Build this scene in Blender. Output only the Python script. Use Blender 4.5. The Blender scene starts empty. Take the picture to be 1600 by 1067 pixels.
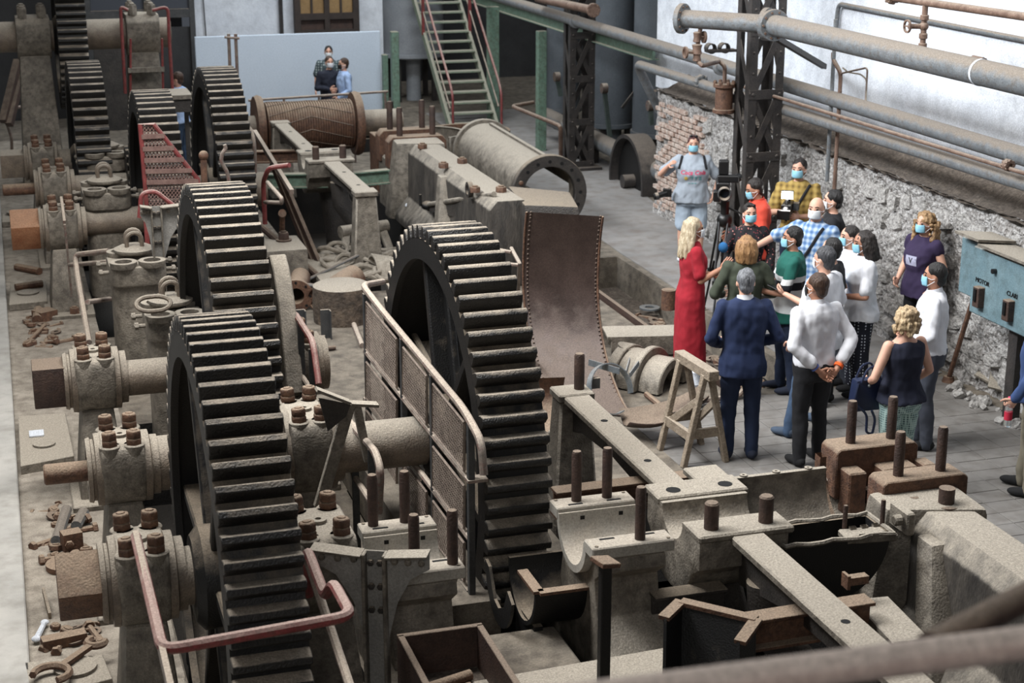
import bpy, bmesh, math, random
from mathutils import Vector as V, Matrix as M, noise as NZ
random.seed(11)
S = bpy.context.scene
COL = S.collection
PI = math.pi
R = math.radians

# ------------------------------------------------------------------ camera, light, exposure
CAM = V((0, 0, 5.3)); F = 2600.0
TH = math.atan(778 / F); YAW = math.atan(835 / (F / math.cos(TH)))
FW = V((math.sin(YAW) * math.cos(TH), math.cos(YAW) * math.cos(TH), -math.sin(TH)))
RT = V((math.cos(YAW), -math.sin(YAW), 0)); UP = RT.cross(FW)
cd = bpy.data.cameras.new('camera'); cam = bpy.data.objects.new('camera', cd); COL.objects.link(cam)
cd.sensor_width = 36; cd.lens = F / 1600 * 36; cd.clip_start = .1; cd.clip_end = 200
cam.location = CAM; cam.rotation_euler = (PI / 2 - TH, 0, -YAW)
cd.dof.use_dof = True; cd.dof.focus_distance = 12.3; cd.dof.aperture_fstop = 3.4
S.camera = cam

def at(x, y, X=None, Y=None, z=None):
    d = FW + RT * ((x - 800) / F) - UP * ((y - 533.5) / F)
    t = X / d.x if X is not None else (Y / d.y if Y is not None else (z - CAM.z) / d.z)
    return CAM + d * t

S.view_settings.view_transform = 'Standard'; S.view_settings.look = 'None'
S.view_settings.gamma = 1; S.view_settings.use_curve_mapping = False
S.view_settings.exposure = 0.0
w = bpy.data.worlds.new('hall_daylight'); S.world = w; w.use_nodes = True
w.node_tree.nodes['Background'].inputs[0].default_value = (.78, .86, 1, 1)
w.node_tree.nodes['Background'].inputs[1].default_value = .075

def area(name, loc, target, sx, sy, power, col, spread=180):
    l = bpy.data.lights.new(name, 'AREA'); l.shape = 'RECTANGLE'; l.size = sx; l.size_y = sy
    l.energy = power; l.color = col; l.spread = math.radians(spread)
    o = bpy.data.objects.new(name, l); COL.objects.link(o); o.location = loc
    o.rotation_euler = (V(target) - V(loc)).to_track_quat('-Z', 'Y').to_euler()
    return o
area('skylight_near', (-.4, 12, 9.4), (.6, 12.2, 0), 3.4, 14, 2250, (1, .98, .95))
area('skylight_far', (5, 31, 9.4), (5, 31, 0), 5, 13, 720, (.95, .98, 1))
area('high_window_light', (-1.5, 17, 9.2), (9.9, 16.5, 2.6), 13, 1.6, 900, (.92, .96, 1), 95)
area('front_fill_light', (-1.5, -3.6, 7.5), (1.2, 9.5, .6), 5, 2.4, 340, (1, .98, .95))  # added fill from behind the camera, brightens faces turned towards it
area('far_end_light', (7.2, 27, 8.6), (7, 33.5, .6), 4, 1.5, 420, (.90, .96, 1))  # cool area lamp aimed at the far end wall

# ------------------------------------------------------------------ materials
MATS = {}
def lin(c):
    return tuple(((v / 255) / 12.92 if v / 255 <= .04045 else ((v / 255 + .055) / 1.055) ** 2.4) for v in c) + (1,)

def mat(name, base, base2=None, dust=None, dust_amt=0.0, rough=.7, metal=0.0, scale=6.0, bump=.15, bscale=40.0,
        spots=None, spot_amt=.0, coord='pos', dust_lo=.25, dust_hi=.85, bdist=.02, stretch=None):
    """Procedural surface: two mottled colours, settled dust on faces that look up, specks, fine relief."""
    if name in MATS: return MATS[name]
    m = bpy.data.materials.new(name); m.use_nodes = True
    nt = m.node_tree; N = nt.nodes; L = nt.links; b = N['Principled BSDF']
    geo = N.new('ShaderNodeNewGeometry'); tc = N.new('ShaderNodeTexCoord')
    src = geo.outputs['Position'] if coord == 'pos' else tc.outputs['Object']
    if stretch:
        mp = N.new('ShaderNodeMapping'); mp.inputs['Scale'].default_value = stretch; L.new(src, mp.inputs['Vector']); src = mp.outputs[0]
    n1 = N.new('ShaderNodeTexNoise'); n1.inputs['Scale'].default_value = scale; n1.inputs['Detail'].default_value = 6
    n1.inputs['Roughness'].default_value = .65
    L.new(src, n1.inputs['Vector'])
    cr = N.new('ShaderNodeValToRGB'); cr.color_ramp.elements[0].position = .35; cr.color_ramp.elements[1].position = .68
    cr.color_ramp.elements[0].color = lin(base); cr.color_ramp.elements[1].color = lin(base2 or base)
    L.new(n1.outputs['Fac'], cr.inputs[0]); out = cr.outputs[0]
    if spots:
        n3 = N.new('ShaderNodeTexNoise'); n3.inputs['Scale'].default_value = scale * 3.1; n3.inputs['Detail'].default_value = 5
        L.new(src, n3.inputs['Vector'])
        mr = N.new('ShaderNodeMapRange'); mr.inputs['From Min'].default_value = .52 - spot_amt * .3; mr.inputs['From Max'].default_value = .86 - spot_amt * .2
        L.new(n3.outputs['Fac'], mr.inputs['Value'])
        mx = N.new('ShaderNodeMix'); mx.data_type = 'RGBA'; L.new(mr.outputs[0], mx.inputs['Factor'])
        L.new(out, mx.inputs['A']); mx.inputs['B'].default_value = lin(spots); out = mx.outputs['Result']
    if dust:
        sx = N.new('ShaderNodeSeparateXYZ'); L.new(geo.outputs['Normal'], sx.inputs[0])
        n2 = N.new('ShaderNodeTexNoise'); n2.inputs['Scale'].default_value = 9; n2.inputs['Detail'].default_value = 7
        L.new(src, n2.inputs['Vector'])
        ad = N.new('ShaderNodeMath'); ad.operation = 'MULTIPLY_ADD'; ad.inputs[1].default_value = .9; ad.inputs[2].default_value = -.45
        L.new(n2.outputs['Fac'], ad.inputs[0])
        a2 = N.new('ShaderNodeMath'); a2.operation = 'ADD'; L.new(sx.outputs['Z'], a2.inputs[0]); L.new(ad.outputs[0], a2.inputs[1])
        mr = N.new('ShaderNodeMapRange'); mr.inputs['From Min'].default_value = dust_lo; mr.inputs['From Max'].default_value = dust_hi
        mr.inputs['To Max'].default_value = dust_amt; L.new(a2.outputs[0], mr.inputs['Value'])
        mx = N.new('ShaderNodeMix'); mx.data_type = 'RGBA'; L.new(mr.outputs[0], mx.inputs['Factor'])
        n5 = N.new('ShaderNodeTexNoise'); n5.inputs['Scale'].default_value = 95; n5.inputs['Detail'].default_value = 8; n5.inputs['Roughness'].default_value = .75; L.new(src, n5.inputs['Vector'])
        c5 = N.new('ShaderNodeValToRGB'); c5.color_ramp.elements[0].position = .36; c5.color_ramp.elements[1].position = .62
        c5.color_ramp.elements[0].color = lin(tuple(v * .84 for v in dust)); c5.color_ramp.elements[1].color = lin(tuple(min(255, v * 1.06) for v in dust)); L.new(n5.outputs['Fac'], c5.inputs[0])
        L.new(out, mx.inputs['A']); L.new(c5.outputs[0], mx.inputs['B']); out = mx.outputs['Result']
        mr2 = N.new('ShaderNodeMapRange'); mr2.inputs['To Min'].default_value = rough; mr2.inputs['To Max'].default_value = .95
        L.new(mr.outputs[0], mr2.inputs['Value']); L.new(mr2.outputs[0], b.inputs['Roughness'])
    else:
        b.inputs['Roughness'].default_value = rough
    if dust or bscale < 60 and coord == 'pos':
        n6 = N.new('ShaderNodeTexNoise'); n6.inputs['Scale'].default_value = 70; n6.inputs['Detail'].default_value = 9; n6.inputs['Roughness'].default_value = .8; L.new(src, n6.inputs['Vector'])
        m6 = N.new('ShaderNodeMapRange'); m6.inputs['From Min'].default_value = .38; m6.inputs['From Max'].default_value = .62; m6.inputs['To Min'].default_value = .68; m6.inputs['To Max'].default_value = 1.14
        L.new(n6.outputs['Fac'], m6.inputs['Value'])
        x6 = N.new('ShaderNodeMix'); x6.data_type = 'RGBA'; x6.blend_type = 'MULTIPLY'; x6.inputs['Factor'].default_value = 1; L.new(out, x6.inputs['A']); L.new(m6.outputs[0], x6.inputs['B']); out = x6.outputs['Result']
    L.new(out, b.inputs['Base Color']); b.inputs['Metallic'].default_value = metal
    if bump:
        n4 = N.new('ShaderNodeTexNoise'); n4.inputs['Scale'].default_value = bscale; n4.inputs['Detail'].default_value = 4
        L.new(src, n4.inputs['Vector'])
        bp = N.new('ShaderNodeBump'); bp.inputs['Strength'].default_value = min(1, bump * (1.8 if dust else 1)); bp.inputs['Distance'].default_value = bdist
        L.new(n4.outputs['Fac'], bp.inputs['Height']); L.new(bp.outputs[0], b.inputs['Normal'])
    MATS[name] = m
    return m

DUST = (170, 161, 147)
iron = mat('dusty_cast_iron', (98, 92, 83), (140, 132, 120), DUST, .95, .6, 0, 5, .25, 60, (72, 65, 58), .25)
iron_dark = mat('dark_cast_iron', (44, 41, 39), (66, 61, 57), (150, 137, 120), .9, .55, 0, 5, .25, 60)
grease = mat('greasy_black_iron', (7, 7, 8), (14, 13, 13), (146, 132, 114), .85, .55, 0, 9, .15, 90, dust_lo=.35, dust_hi=1.0)
rust = mat('rusty_steel', (84, 58, 44), (116, 84, 64), (158, 140, 120), .75, .7, 0, 8, .25, 70, (60, 42, 36), .25)
rust_dark = mat('dark_rusty_steel', (52, 38, 33), (76, 56, 47), (140, 124, 108), .8, .65, 0, 8, .2, 70)
sheet = mat('brown_sheet_steel', (62, 50, 46), (82, 68, 63), (128, 114, 104), .7, .42, .35, 3, .06, 90)
steel = mat('worn_shaft_steel', (104, 94, 84), (136, 122, 107), DUST, .9, .5, .2, 6, .2, 80)
pipe_grey = mat('grey_painted_pipe', (98, 103, 107), (120, 124, 127), (128, 119, 109), .97, .5, 0, 7, .12, 60, (92, 84, 76), .15, dust_lo=.1, dust_hi=.6)
pipe_rust = mat('rusty_pipe_steel', (92, 70, 58), (124, 100, 86), (150, 136, 122), .7, .65, 0, 9, .2, 70)
green = mat('pale_green_paint', (98, 126, 110), (118, 144, 128), (150, 142, 126), .85, .55, 0, 6, .1, 60, (86, 92, 78), .3)
red = mat('worn_red_paint', (120, 46, 48), (148, 74, 72), (182, 160, 150), .9, .5, 0, 10, .1, 70, (96, 62, 56), .25)
rail_grey = mat('dusty_grey_rail', (96, 88, 82), (134, 122, 112), (190, 176, 160), .9, .55, 0, 10, .1, 70, (110, 66, 60), .2)
dark_frame = mat('dark_grey_frame', (50, 52, 54), (70, 70, 70), (170, 156, 140), .85, .55, 0, 8, .1, 70)
lattice_m = mat('black_riveted_steel', (40, 38, 38), (62, 57, 54), (120, 110, 100), .8, .55, 0, 8, .15, 60)
concrete = mat('dusty_concrete', (132, 124, 113), (160, 151, 139), None, 0, .9, 0, 3, .25, 50, (104, 95, 85), .25)
concrete_d = mat('dirty_foundation_concrete', (104, 97, 87), (138, 128, 114), None, 0, .95, 0, 2.5, .45, 45, (72, 65, 58), .35)
kerb_m = mat('pale_kerb_concrete', (158, 156, 151), (178, 175, 169), None, 0, .9, 0, 2, .15, 60, (140, 137, 130), .2)
path_m = mat('grey_path_screed', (120, 118, 116), (142, 139, 136), None, 0, .85, 0, 1.5, .12, 70, (112, 104, 98), .25)
tile_m = mat('grey_floor_tile', (108, 105, 102), (128, 125, 121), None, 0, .75, 0, 2.2, .1, 80, (94, 89, 84), .25)
joint_m = mat('dark_tile_joint', (86, 83, 79), (98, 95, 90), None, 0, .95, 0, 6, .2, 60)
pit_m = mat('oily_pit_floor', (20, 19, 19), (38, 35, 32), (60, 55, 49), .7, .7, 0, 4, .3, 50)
plaster = mat('white_limewash', (204, 209, 217), (222, 226, 232), None, 0, .9, 0, 1.6, .35, 16, (186, 190, 197), .25)
lime_old = mat('old_lime_mortar', (160, 157, 154), (214, 212, 210), None, 0, .95, 0, 9, 1.0, 17, (104, 97, 91), .5, bdist=.10)  # random dark spots put crevice darkness and dirt into the colour
stone_m = mat('rubble_stone', (124, 121, 118), (166, 163, 159), None, 0, .92, 0, 7, .9, 22, (200, 197, 193), .5, bdist=.06)
brick_m = mat('worn_red_brick', (134, 96, 80), (166, 132, 114), None, 0, .92, 0, 6, .5, 40, (204, 194, 184), .75)
soil = mat('dirt_and_grit', (78, 69, 61), (116, 105, 94), None, 0, 1, 0, 12, .8, 50, (60, 52, 45), .4)
partition_m = mat('white_partition_board', (196, 208, 222), (204, 215, 228), None, 0, .85, 0, .8, .03, 40)
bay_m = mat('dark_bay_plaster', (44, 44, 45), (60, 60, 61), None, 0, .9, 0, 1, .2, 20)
tank_m = mat('blue_grey_tank_paint', (84, 90, 96), (100, 106, 112), (120, 114, 108), .6, .55, 0, 2, .05, 60, (96, 100, 106), .25)
wood_old = mat('weathered_wood', (122, 108, 92), (154, 140, 122), (176, 164, 148), .6, .85, 0, 14, .3, 60)
cord_m = mat('grey_hemp_cord', (120, 112, 100), (150, 142, 130), None, 0, .95, 0, 20, .4, 120)
panel_m = mat('blue_green_enamel', (98, 122, 130), (114, 136, 143), (150, 144, 134), .85, .5, 0, 4, .06, 60, (86, 104, 108), .3)
void_m = mat('painted_hole_shade', (8, 8, 8), (10, 10, 10), None, 0, .9, 0, 5, 0)  # flat black discs and slots paint the shade inside holes
black_m = mat('black_plastic', (14, 14, 15), (20, 20, 21), None, 0, .4, 0, 20, .05, 90)
galv = mat('galvanised_band', (120, 128, 134), (146, 153, 158), (160, 152, 142), .5, .4, .6, 9, .05, 80)

# ------------------------------------------------------------------ mesh helpers
def frame(axis):
    a = V(axis).normalized()
    t = V((0, 0, 1)) if abs(a.z) < .9 else V((1, 0, 0))
    u = t.cross(a).normalized(); return u, a.cross(u), a

class MB:
    def __init__(s): s.v = []; s.f = []
    def add(s, vs, fs):
        o = len(s.v); s.v += [tuple(p) for p in vs]; s.f += [tuple(i + o for i in f) for f in fs]; return s
    def box(s, c, size, rot=None):
        c = V(c); h = V(size) / 2
        P = [V((x * h.x, y * h.y, z * h.z)) for x in (-1, 1) for y in (-1, 1) for z in (-1, 1)]
        if rot is not None:
            if not isinstance(rot, M): rot = M.Rotation(rot, 3, 'Z')
            P = [rot @ p for p in P]
        return s.add([c + p for p in P], [(0, 1, 3, 2), (4, 6, 7, 5), (0, 4, 5, 1), (2, 3, 7, 6), (0, 2, 6, 4), (1, 5, 7, 3)])
    def hexa(s, P):
        """8 corners: bottom ring of four, then top ring of four"""
        return s.add(P, [(0, 3, 2, 1), (4, 5, 6, 7), (0, 1, 5, 4), (1, 2, 6, 5), (2, 3, 7, 6), (3, 0, 4, 7)])
    def bar(s, p0, p1, wu, wv, up=(0, 0, 1)):
        p0 = V(p0); p1 = V(p1); a = (p1 - p0).normalized(); upv = V(up)
        if abs(a.dot(upv)) > .98: upv = V((0, 1, 0))
        u = a.cross(upv).normalized() * wu / 2; v = u.cross(a).normalized() * wv / 2
        return s.hexa([p0 - u - v, p0 + u - v, p0 + u + v, p0 - u + v, p1 - u - v, p1 + u - v, p1 + u + v, p1 - u + v])
    def lathe(s, prof, p0, axis, n=20, closed=False, a0=0, a1=2 * PI):
        """prof = [(radius, height along the axis)]"""
        p0 = V(p0); u, v, a = frame(axis); full = abs(a1 - a0 - 2 * PI) < 1e-6
        k = n if full else n + 1; vs = []; fs = []
        for r, h in prof:
            for i in range(k):
                t = a0 + (a1 - a0) * i / n
                vs.append(p0 + a * h + (u * math.cos(t) + v * math.sin(t)) * r)
        m = len(prof)
        rng = range(m if closed else m - 1)
        for j in rng:
            j2 = (j + 1) % m
            for i in range(n):
                i2 = (i + 1) % k
                fs.append((j * k + i, j * k + i2, j2 * k + i2, j2 * k + i))
        if not closed and full:
            if prof[0][0] > 1e-6: fs.append(tuple(reversed(range(k))))
            if prof[-1][0] > 1e-6: fs.append(tuple((m - 1) * k + i for i in range(k)))
        return s.add(vs, fs)
    def cyl(s, p0, p1, r0, r1=None, n=14):
        d = V(p1) - V(p0); return s.lathe([(r0, 0), (r0 if r1 is None else r1, d.length)], p0, d, n)
    def hollow(s, p0, p1, ro, ri, n=24):
        d = V(p1) - V(p0); h = d.length
        return s.lathe([(ri, 0), (ro, 0), (ro, h), (ri, h)], p0, d, n, closed=True)
    def tube(s, pts, r, n=8, bend=0.0, seg=4, closed=False):
        pts = [V(p) for p in pts]
        if bend > 0 and len(pts) > 2:
            out = [pts[0]]
            for a, b, c in zip(pts, pts[1:], pts[2:]):
                d1 = (a - b); d2 = (c - b); q = min(bend, d1.length * .45, d2.length * .45)
                A = b + d1.normalized() * q; B = b + d2.normalized() * q
                for k in range(seg + 1):
                    t = k / seg; out.append(A * (1 - t) ** 2 + b * 2 * t * (1 - t) + B * t * t)
            out.append(pts[-1]); pts = out
        m = len(pts); rr = r if isinstance(r, (list, tuple)) else [r] * m
        vs = []; fs = []; u = None
        for i, p in enumerate(pts):
            a = (pts[min(i + 1, m - 1)] - pts[max(i - 1, 0)])
            if closed: a = pts[(i + 1) % m] - pts[i - 1]
            a = a.normalized() if a.length > 1e-9 else V((0, 0, 1))
            u = frame(a)[0] if u is None else (u - a * u.dot(a)).normalized()
            w_ = a.cross(u)
            vs += [p + (u * math.cos(2 * PI * k / n) + w_ * math.sin(2 * PI * k / n)) * rr[i] for k in range(n)]
        for i in range(m if closed else m - 1):
            j = (i + 1) % m
            for k in range(n): fs.append((i * n + k, i * n + (k + 1) % n, j * n + (k + 1) % n, j * n + k))
        if not closed: fs += [tuple(reversed(range(n))), tuple((m - 1) * n + k for k in range(n))]
        return s.add(vs, fs)
    def prism(s, poly, o, u, v, d):
        o = V(o); u = V(u); v = V(v); d = V(d); k = len(poly)
        A = [o + u * a + v * b for a, b in poly]
        fs = [tuple(reversed(range(k))), tuple(range(k, 2 * k))] + [(i, (i + 1) % k, k + (i + 1) % k, k + i) for i in range(k)]
        return s.add(A + [p + d for p in A], fs)
    def plate_holes(s, *a): return s
    def ball(s, c, r, sc=(1, 1, 1), nu=12, nv=8, rot=None):
        c = V(c); vs = [V((0, 0, -1))]
        for j in range(1, nv):
            t = -PI / 2 + PI * j / nv
            vs += [V((math.cos(t) * math.cos(2 * PI * i / nu), math.cos(t) * math.sin(2 * PI * i / nu), math.sin(t))) for i in range(nu)]
        vs.append(V((0, 0, 1))); fs = []
        for i in range(nu):
            fs.append((0, 1 + (i + 1) % nu, 1 + i)); e = len(vs) - 1; b = 1 + (nv - 2) * nu
            fs.append((e, b + i, b + (i + 1) % nu))
            for j in range(nv - 2):
                q = 1 + j * nu; fs.append((q + i, q + (i + 1) % nu, q + nu + (i + 1) % nu, q + nu + i))
        P = [V((p.x * sc[0], p.y * sc[1], p.z * sc[2])) * r for p in vs]
        if rot is not None: P = [rot @ p for p in P]
        return s.add([c + p for p in P], fs)
    def nut(s, p, axis, r, h, stud=.5):
        p = V(p); a = V(axis).normalized()
        s.lathe([(r * 1.0, 0), (r, h * .82), (r * .86, h)], p, a, 6)
        if stud: s.lathe([(r * .52, 0), (r * .52, h * (1 + stud * .35)), (r * .42, h * (1 + stud * .4))], p, a, 10)
        return s
    def mesh(s, name, m=None, bevel=0, seg=1, smooth=True, ang=.6):
        me = bpy.data.meshes.new(name); me.from_pydata(s.v, [], s.f); me.update()
        bm = bmesh.new(); bm.from_mesh(me)
        bmesh.ops.recalc_face_normals(bm, faces=bm.faces)
        if bevel:
            E = [e for e in bm.edges if len(e.link_faces) == 2 and e.calc_face_angle(0) > .5]
            bmesh.ops.bevel(bm, geom=E, offset=bevel, segments=seg, affect='EDGES', profile=.6, clamp_overlap=True)
        bm.to_mesh(me); bm.free()
        if smooth: me.shade_smooth(); me.set_sharp_from_angle(angle=ang)
        if m: me.materials.append(m)
        return me
    def build(s, name, m, parent=None, bevel=0, seg=1, smooth=True, ang=.6, label=None, kind=None):
        return put(name, s.mesh(name, m, bevel, seg, smooth, ang), parent, label, kind)

def put(name, me, parent=None, label=None, kind=None):
    o = bpy.data.objects.new(name, me); COL.objects.link(o)
    if parent is not None:
        o.parent = parent
        p = parent; off = V((0, 0, 0))
        while p is not None: off += p.location; p = p.parent
        o.location = -off
    if label: o['label'] = label
    if kind: o['kind'] = kind
    return o

def thing(name, label, cat, loc=(0, 0, 0), group=None):
    o = bpy.data.objects.new(name, None); COL.objects.link(o); o.empty_display_size = .1
    o.location = V(loc); o['label'] = label; o['category'] = cat
    if group: o['group'] = group
    return o
def tag(o, label, cat, group=None):
    o['label'] = label; o['category'] = cat
    if group: o['group'] = group
    return o
def kids(o): return [c for c in o.children]
def copy_tree(o, parent=None):
    c = o.copy(); COL.objects.link(c)
    if parent is not None: c.parent = parent
    for k in list(o.children): copy_tree(k, c)
    return c
TRASH = []; WS = bpy.data.scenes.new('workbench')   # holds one mesh at a time while it is converted; removed at the end
X_, Y_, Z_ = V((1, 0, 0)), V((0, 1, 0)), V((0, 0, 1))

# ------------------------------------------------------------------ setting
def struct(name, mb, m, parent=None, **kw):
    o = mb.build(name, m, parent, **kw)
    if parent is None: o['kind'] = 'structure'
    return o

def floor_with_holes(name, x0, x1, y0, y1, z, holes, m, depth=.0):
    xs = sorted({x0, x1} | {v for h in holes for v in h[:2] if x0 < v < x1})
    ys = sorted({y0, y1} | {v for h in holes for v in h[2:] if y0 < v < y1})
    b = MB()
    for a, c in zip(xs, xs[1:]):
        for d, e in zip(ys, ys[1:]):
            mx, my = (a + c) / 2, (d + e) / 2
            if any(h[0] < mx < h[1] and h[2] < my < h[3] for h in holes): continue
            b.add([(a, d, z), (c, d, z), (c, e, z), (a, e, z)], [(0, 1, 2, 3)])
    o = struct(name, b, m, smooth=False); return o
PITS = [(.86, 2.0, 7.4, 15.35), (2.55, 3.75, 9.55, 13.1), (3.6, 5.3, 6.6, 10.6), (3.6, 5.6, 19.5, 26.5), (.85, 3.1, 18.4, 25.2),
        (3.95, 5.1, 10.6, 12.6)]
TRENCH = (6.75, 7.72, 14.6, 20.3)
TILE = (5.5, 9.1, 9.0, 14.4)
floor_with_holes('floor', -5, 16, 3.0, 44, 0, PITS + [TRENCH, TILE], concrete_d)
b = MB()
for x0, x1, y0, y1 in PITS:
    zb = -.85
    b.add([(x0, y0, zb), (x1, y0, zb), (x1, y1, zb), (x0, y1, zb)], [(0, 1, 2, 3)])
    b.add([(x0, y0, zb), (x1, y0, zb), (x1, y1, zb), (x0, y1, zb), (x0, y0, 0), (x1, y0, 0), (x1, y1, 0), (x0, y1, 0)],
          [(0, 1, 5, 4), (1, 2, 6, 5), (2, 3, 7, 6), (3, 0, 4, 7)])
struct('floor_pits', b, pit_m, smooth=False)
# pale kerb along the left edge
b = MB(); b.box((-2.1, 22, .03), (3.94, 44, .14)); struct('trim_1', b, kerb_m, bevel=.01)
b = MB(); b.box((.36, 19, .0), (.98, 26, .03)); struct('floor_strip', b, mat('pale_dusty_strip', (140, 132, 120), (172, 163, 150), None, 0, .95, 0, 3, .4, 50, (112, 103, 93), .3), bevel=.004)
# screed path between the engines and the right wall
b = MB(); b.prism([(7.82, 14.5), (9.16, 14.5), (9.35, 22.6), (9.9, 26), (10.4, 33), (8.3, 33), (7.82, 20.4)], (0, 0, .0), X_, Y_, Z_ * .012)
struct('floor_path', b, path_m, smooth=False)
# tiled floor where the people stand
tx0, tx1, ty0, ty1 = TILE
b = MB(); b.box(((tx0 + tx1) / 2, (ty0 + ty1) / 2, -.03), (tx1 - tx0, ty1 - ty0, .044)); tf = struct('floor_tiles', b, joint_m, smooth=False)
tw, tl = .30, .225
tm = MB().box((0, 0, 0), (tw - .007, tl - .007, .02)).mesh('tile', tile_m, bevel=.003)
for i in range(int((tx1 - tx0) / tw)):
    for j in range(int((ty1 - ty0) / tl)):
        o = put('tile', tm, tf); o.location = (tx0 + (i + .5) * tw, ty0 + (j + .5) * tl, -.009 + random.uniform(-.0015, .0015))
        o.rotation_euler = (random.uniform(-.004, .004), random.uniform(-.004, .004), random.uniform(-.006, .006))
# trench beside the path
b = MB(); x0, x1, y0, y1 = TRENCH; zb = -.42
b.add([(x0, y0, zb), (x1, y0, zb), (x1, y1, zb), (x0, y1, zb), (x0, y0, 0), (x1, y0, 0), (x1, y1, 0), (x0, y1, 0)],
      [(0, 1, 2, 3), (0, 4, 5, 1), (1, 5, 6, 2), (2, 6, 7, 3), (3, 7, 4, 0)])
struct('floor_trench', b, concrete_d, smooth=False)

# right wall: rubble footing with ledge, lime-washed wall set back above it
LEDGE = 1.86; YE = 22.75
b = MB(); nx = 330; nz = 52; y0w = 8.0
vs = []; fs = []
for j in range(nz + 1):
    for i in range(nx + 1):
        y = y0w + (YE - y0w) * i / nx; z = -.02 + (LEDGE + .02) * j / nz
        d = .05 * NZ.noise(V((y * 2.1, z * 2.1, 1.3))) + .05 * (.4 - abs(NZ.noise(V((y * 4.6, z * 5.2, 4))))) * 1.6 + .04 * (.3 - abs(NZ.noise(V((y * 10, z * 11, 9))))) + .016 * NZ.noise(V((y * 26, z * 26, 2)))
        if j == nz: d += .08
        vs.append((9.28 - d - .10 * max(0, .35 - z), y, z)); 
for j in range(nz):
    for i in range(nx): fs.append((j * (nx + 1) + i, (j + 1) * (nx + 1) + i, (j + 1) * (nx + 1) + i + 1, j * (nx + 1) + i + 1))
b.add(vs, fs)
b.add([(9.28, YE, 0), (10.2, YE, 0), (10.2, YE, LEDGE), (9.28, YE, LEDGE)], [(0, 1, 2, 3)])
wr = struct('wall_right', b, lime_old)
# rubble ledge
b = MB(); vs = []; fs = []; nk = 8; nx = 170
for k in range(nk + 1):
    for i in range(nx + 1):
        y = y0w + (YE + .0 - y0w) * i / nx; t = k / nk
        z = LEDGE - .02 + .36 * max(0, t - .25) ** 1.3 + .05 * NZ.noise(V((y * 4, t * 5, 2))) + .035 * NZ.noise(V((y * 13, t * 9, 7)))
        vs.append((9.18 + .58 * t + (.05 * NZ.noise(V((y * 5, 0, 3))) if k == 0 else 0), y, z))
for k in range(nk):
    for i in range(nx): fs.append((k * (nx + 1) + i, (k + 1) * (nx + 1) + i, (k + 1) * (nx + 1) + i + 1, k * (nx + 1) + i + 1))
b.add(vs, fs); o = b.build('ledge', soil, wr)
b = MB(); b.box((9.96, (y0w + 24.2) / 2 - .2, 5.5), (.5, 24.2 - y0w, 7.6)); struct('wall_right_upper', b, plaster)
b = MB(); b.box((9.98, 23.3, .9), (.5, 1.3, 1.8)); struct('wall_right_end', b, lime_old)
# picked-out stones of the rubble footing
def stone_mesh(k):
    bm = bmesh.new(); bmesh.ops.create_cube(bm, size=1)
    bmesh.ops.subdivide_edges(bm, edges=bm.edges, cuts=1, use_grid_fill=True)
    rnd = random.Random(k)
    for v in bm.verts:
        n = v.co.normalized(); v.co = v.co.lerp(n * .56, .62) * rnd.uniform(.86, 1.1)
    me = bpy.data.meshes.new('stone'); bm.to_mesh(me); bm.free(); me.shade_smooth(); me.set_sharp_from_angle(angle=.75); me.materials.append(stone_m)
    return me
SM = [stone_mesh(k) for k in range(10)]
rnd = random.Random(3); cnt = 0
zrow = .1
while zrow < 1.62 and cnt < 292:
    hrow = rnd.uniform(.13, .25); y = 11.9 + rnd.uniform(0, .3)
    while y < 21.0 and cnt < 292:
        wy = rnd.uniform(.18, .46)
        if rnd.random() < .70:
            o = put('stone', rnd.choice(SM), wr); s_ = rnd.uniform(.8, 1)
            o.location = (9.285 - .10 * max(0, .35 - zrow) - rnd.uniform(-.03, .018), y, zrow + hrow / 2 + rnd.uniform(-.03, .03))
            o.scale = (.15, wy * s_, hrow * 1.05 * s_); o.rotation_euler = (rnd.uniform(-.35, .35), rnd.uniform(-.15, .15), rnd.uniform(-.1, .1)); cnt += 1
        y += wy
    zrow += hrow * 1.02
bk = MB().box((0, 0, 0), (.10, .235, .058)).mesh('brick', brick_m, bevel=.006)
for r_ in range(22):
    for c_ in range(8):
        y = YE - .12 - c_ * .25 - (.125 if r_ % 2 else 0); z = .12 + r_ * .073
        if rnd.random() < .10 + .07 * max(0, c_ - 2) + (.15 if z < .5 else 0) or y < 21.0: continue
        o = put('brick', bk, wr); o.location = (9.250 + rnd.uniform(-.008, .022), y + rnd.uniform(-.01, .01), z)
        o.rotation_euler = (rnd.uniform(-.015, .015), rnd.uniform(-.03, .03), rnd.uniform(-.03, .03)); o.scale = (1, rnd.uniform(.8, 1), 1)

# far end of the hall
yb = 33.2
xa_, xb_ = at(300, 30, Y=yb).x, at(598, 30, Y=yb).x
b = MB(); b.box(((xa_ + xb_) / 2, yb + .15, 2.5), (xb_ - xa_, .3, 6.5))
wf = struct('wall_back', b, plaster)
p0 = at(304, 58, Y=32.0); p1 = at(594, 53, Y=32.0)
b = MB(); b.box(((p0.x + p1.x) / 2, 32.04, p0.z / 2 - .05), (p1.x - p0.x, .08, p0.z + .1)); 
pt = b.build('partition_wall', partition_m, None, bevel=.01); tag(pt, 'large blank white partition board standing below the brown far window', 'partition')
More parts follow.
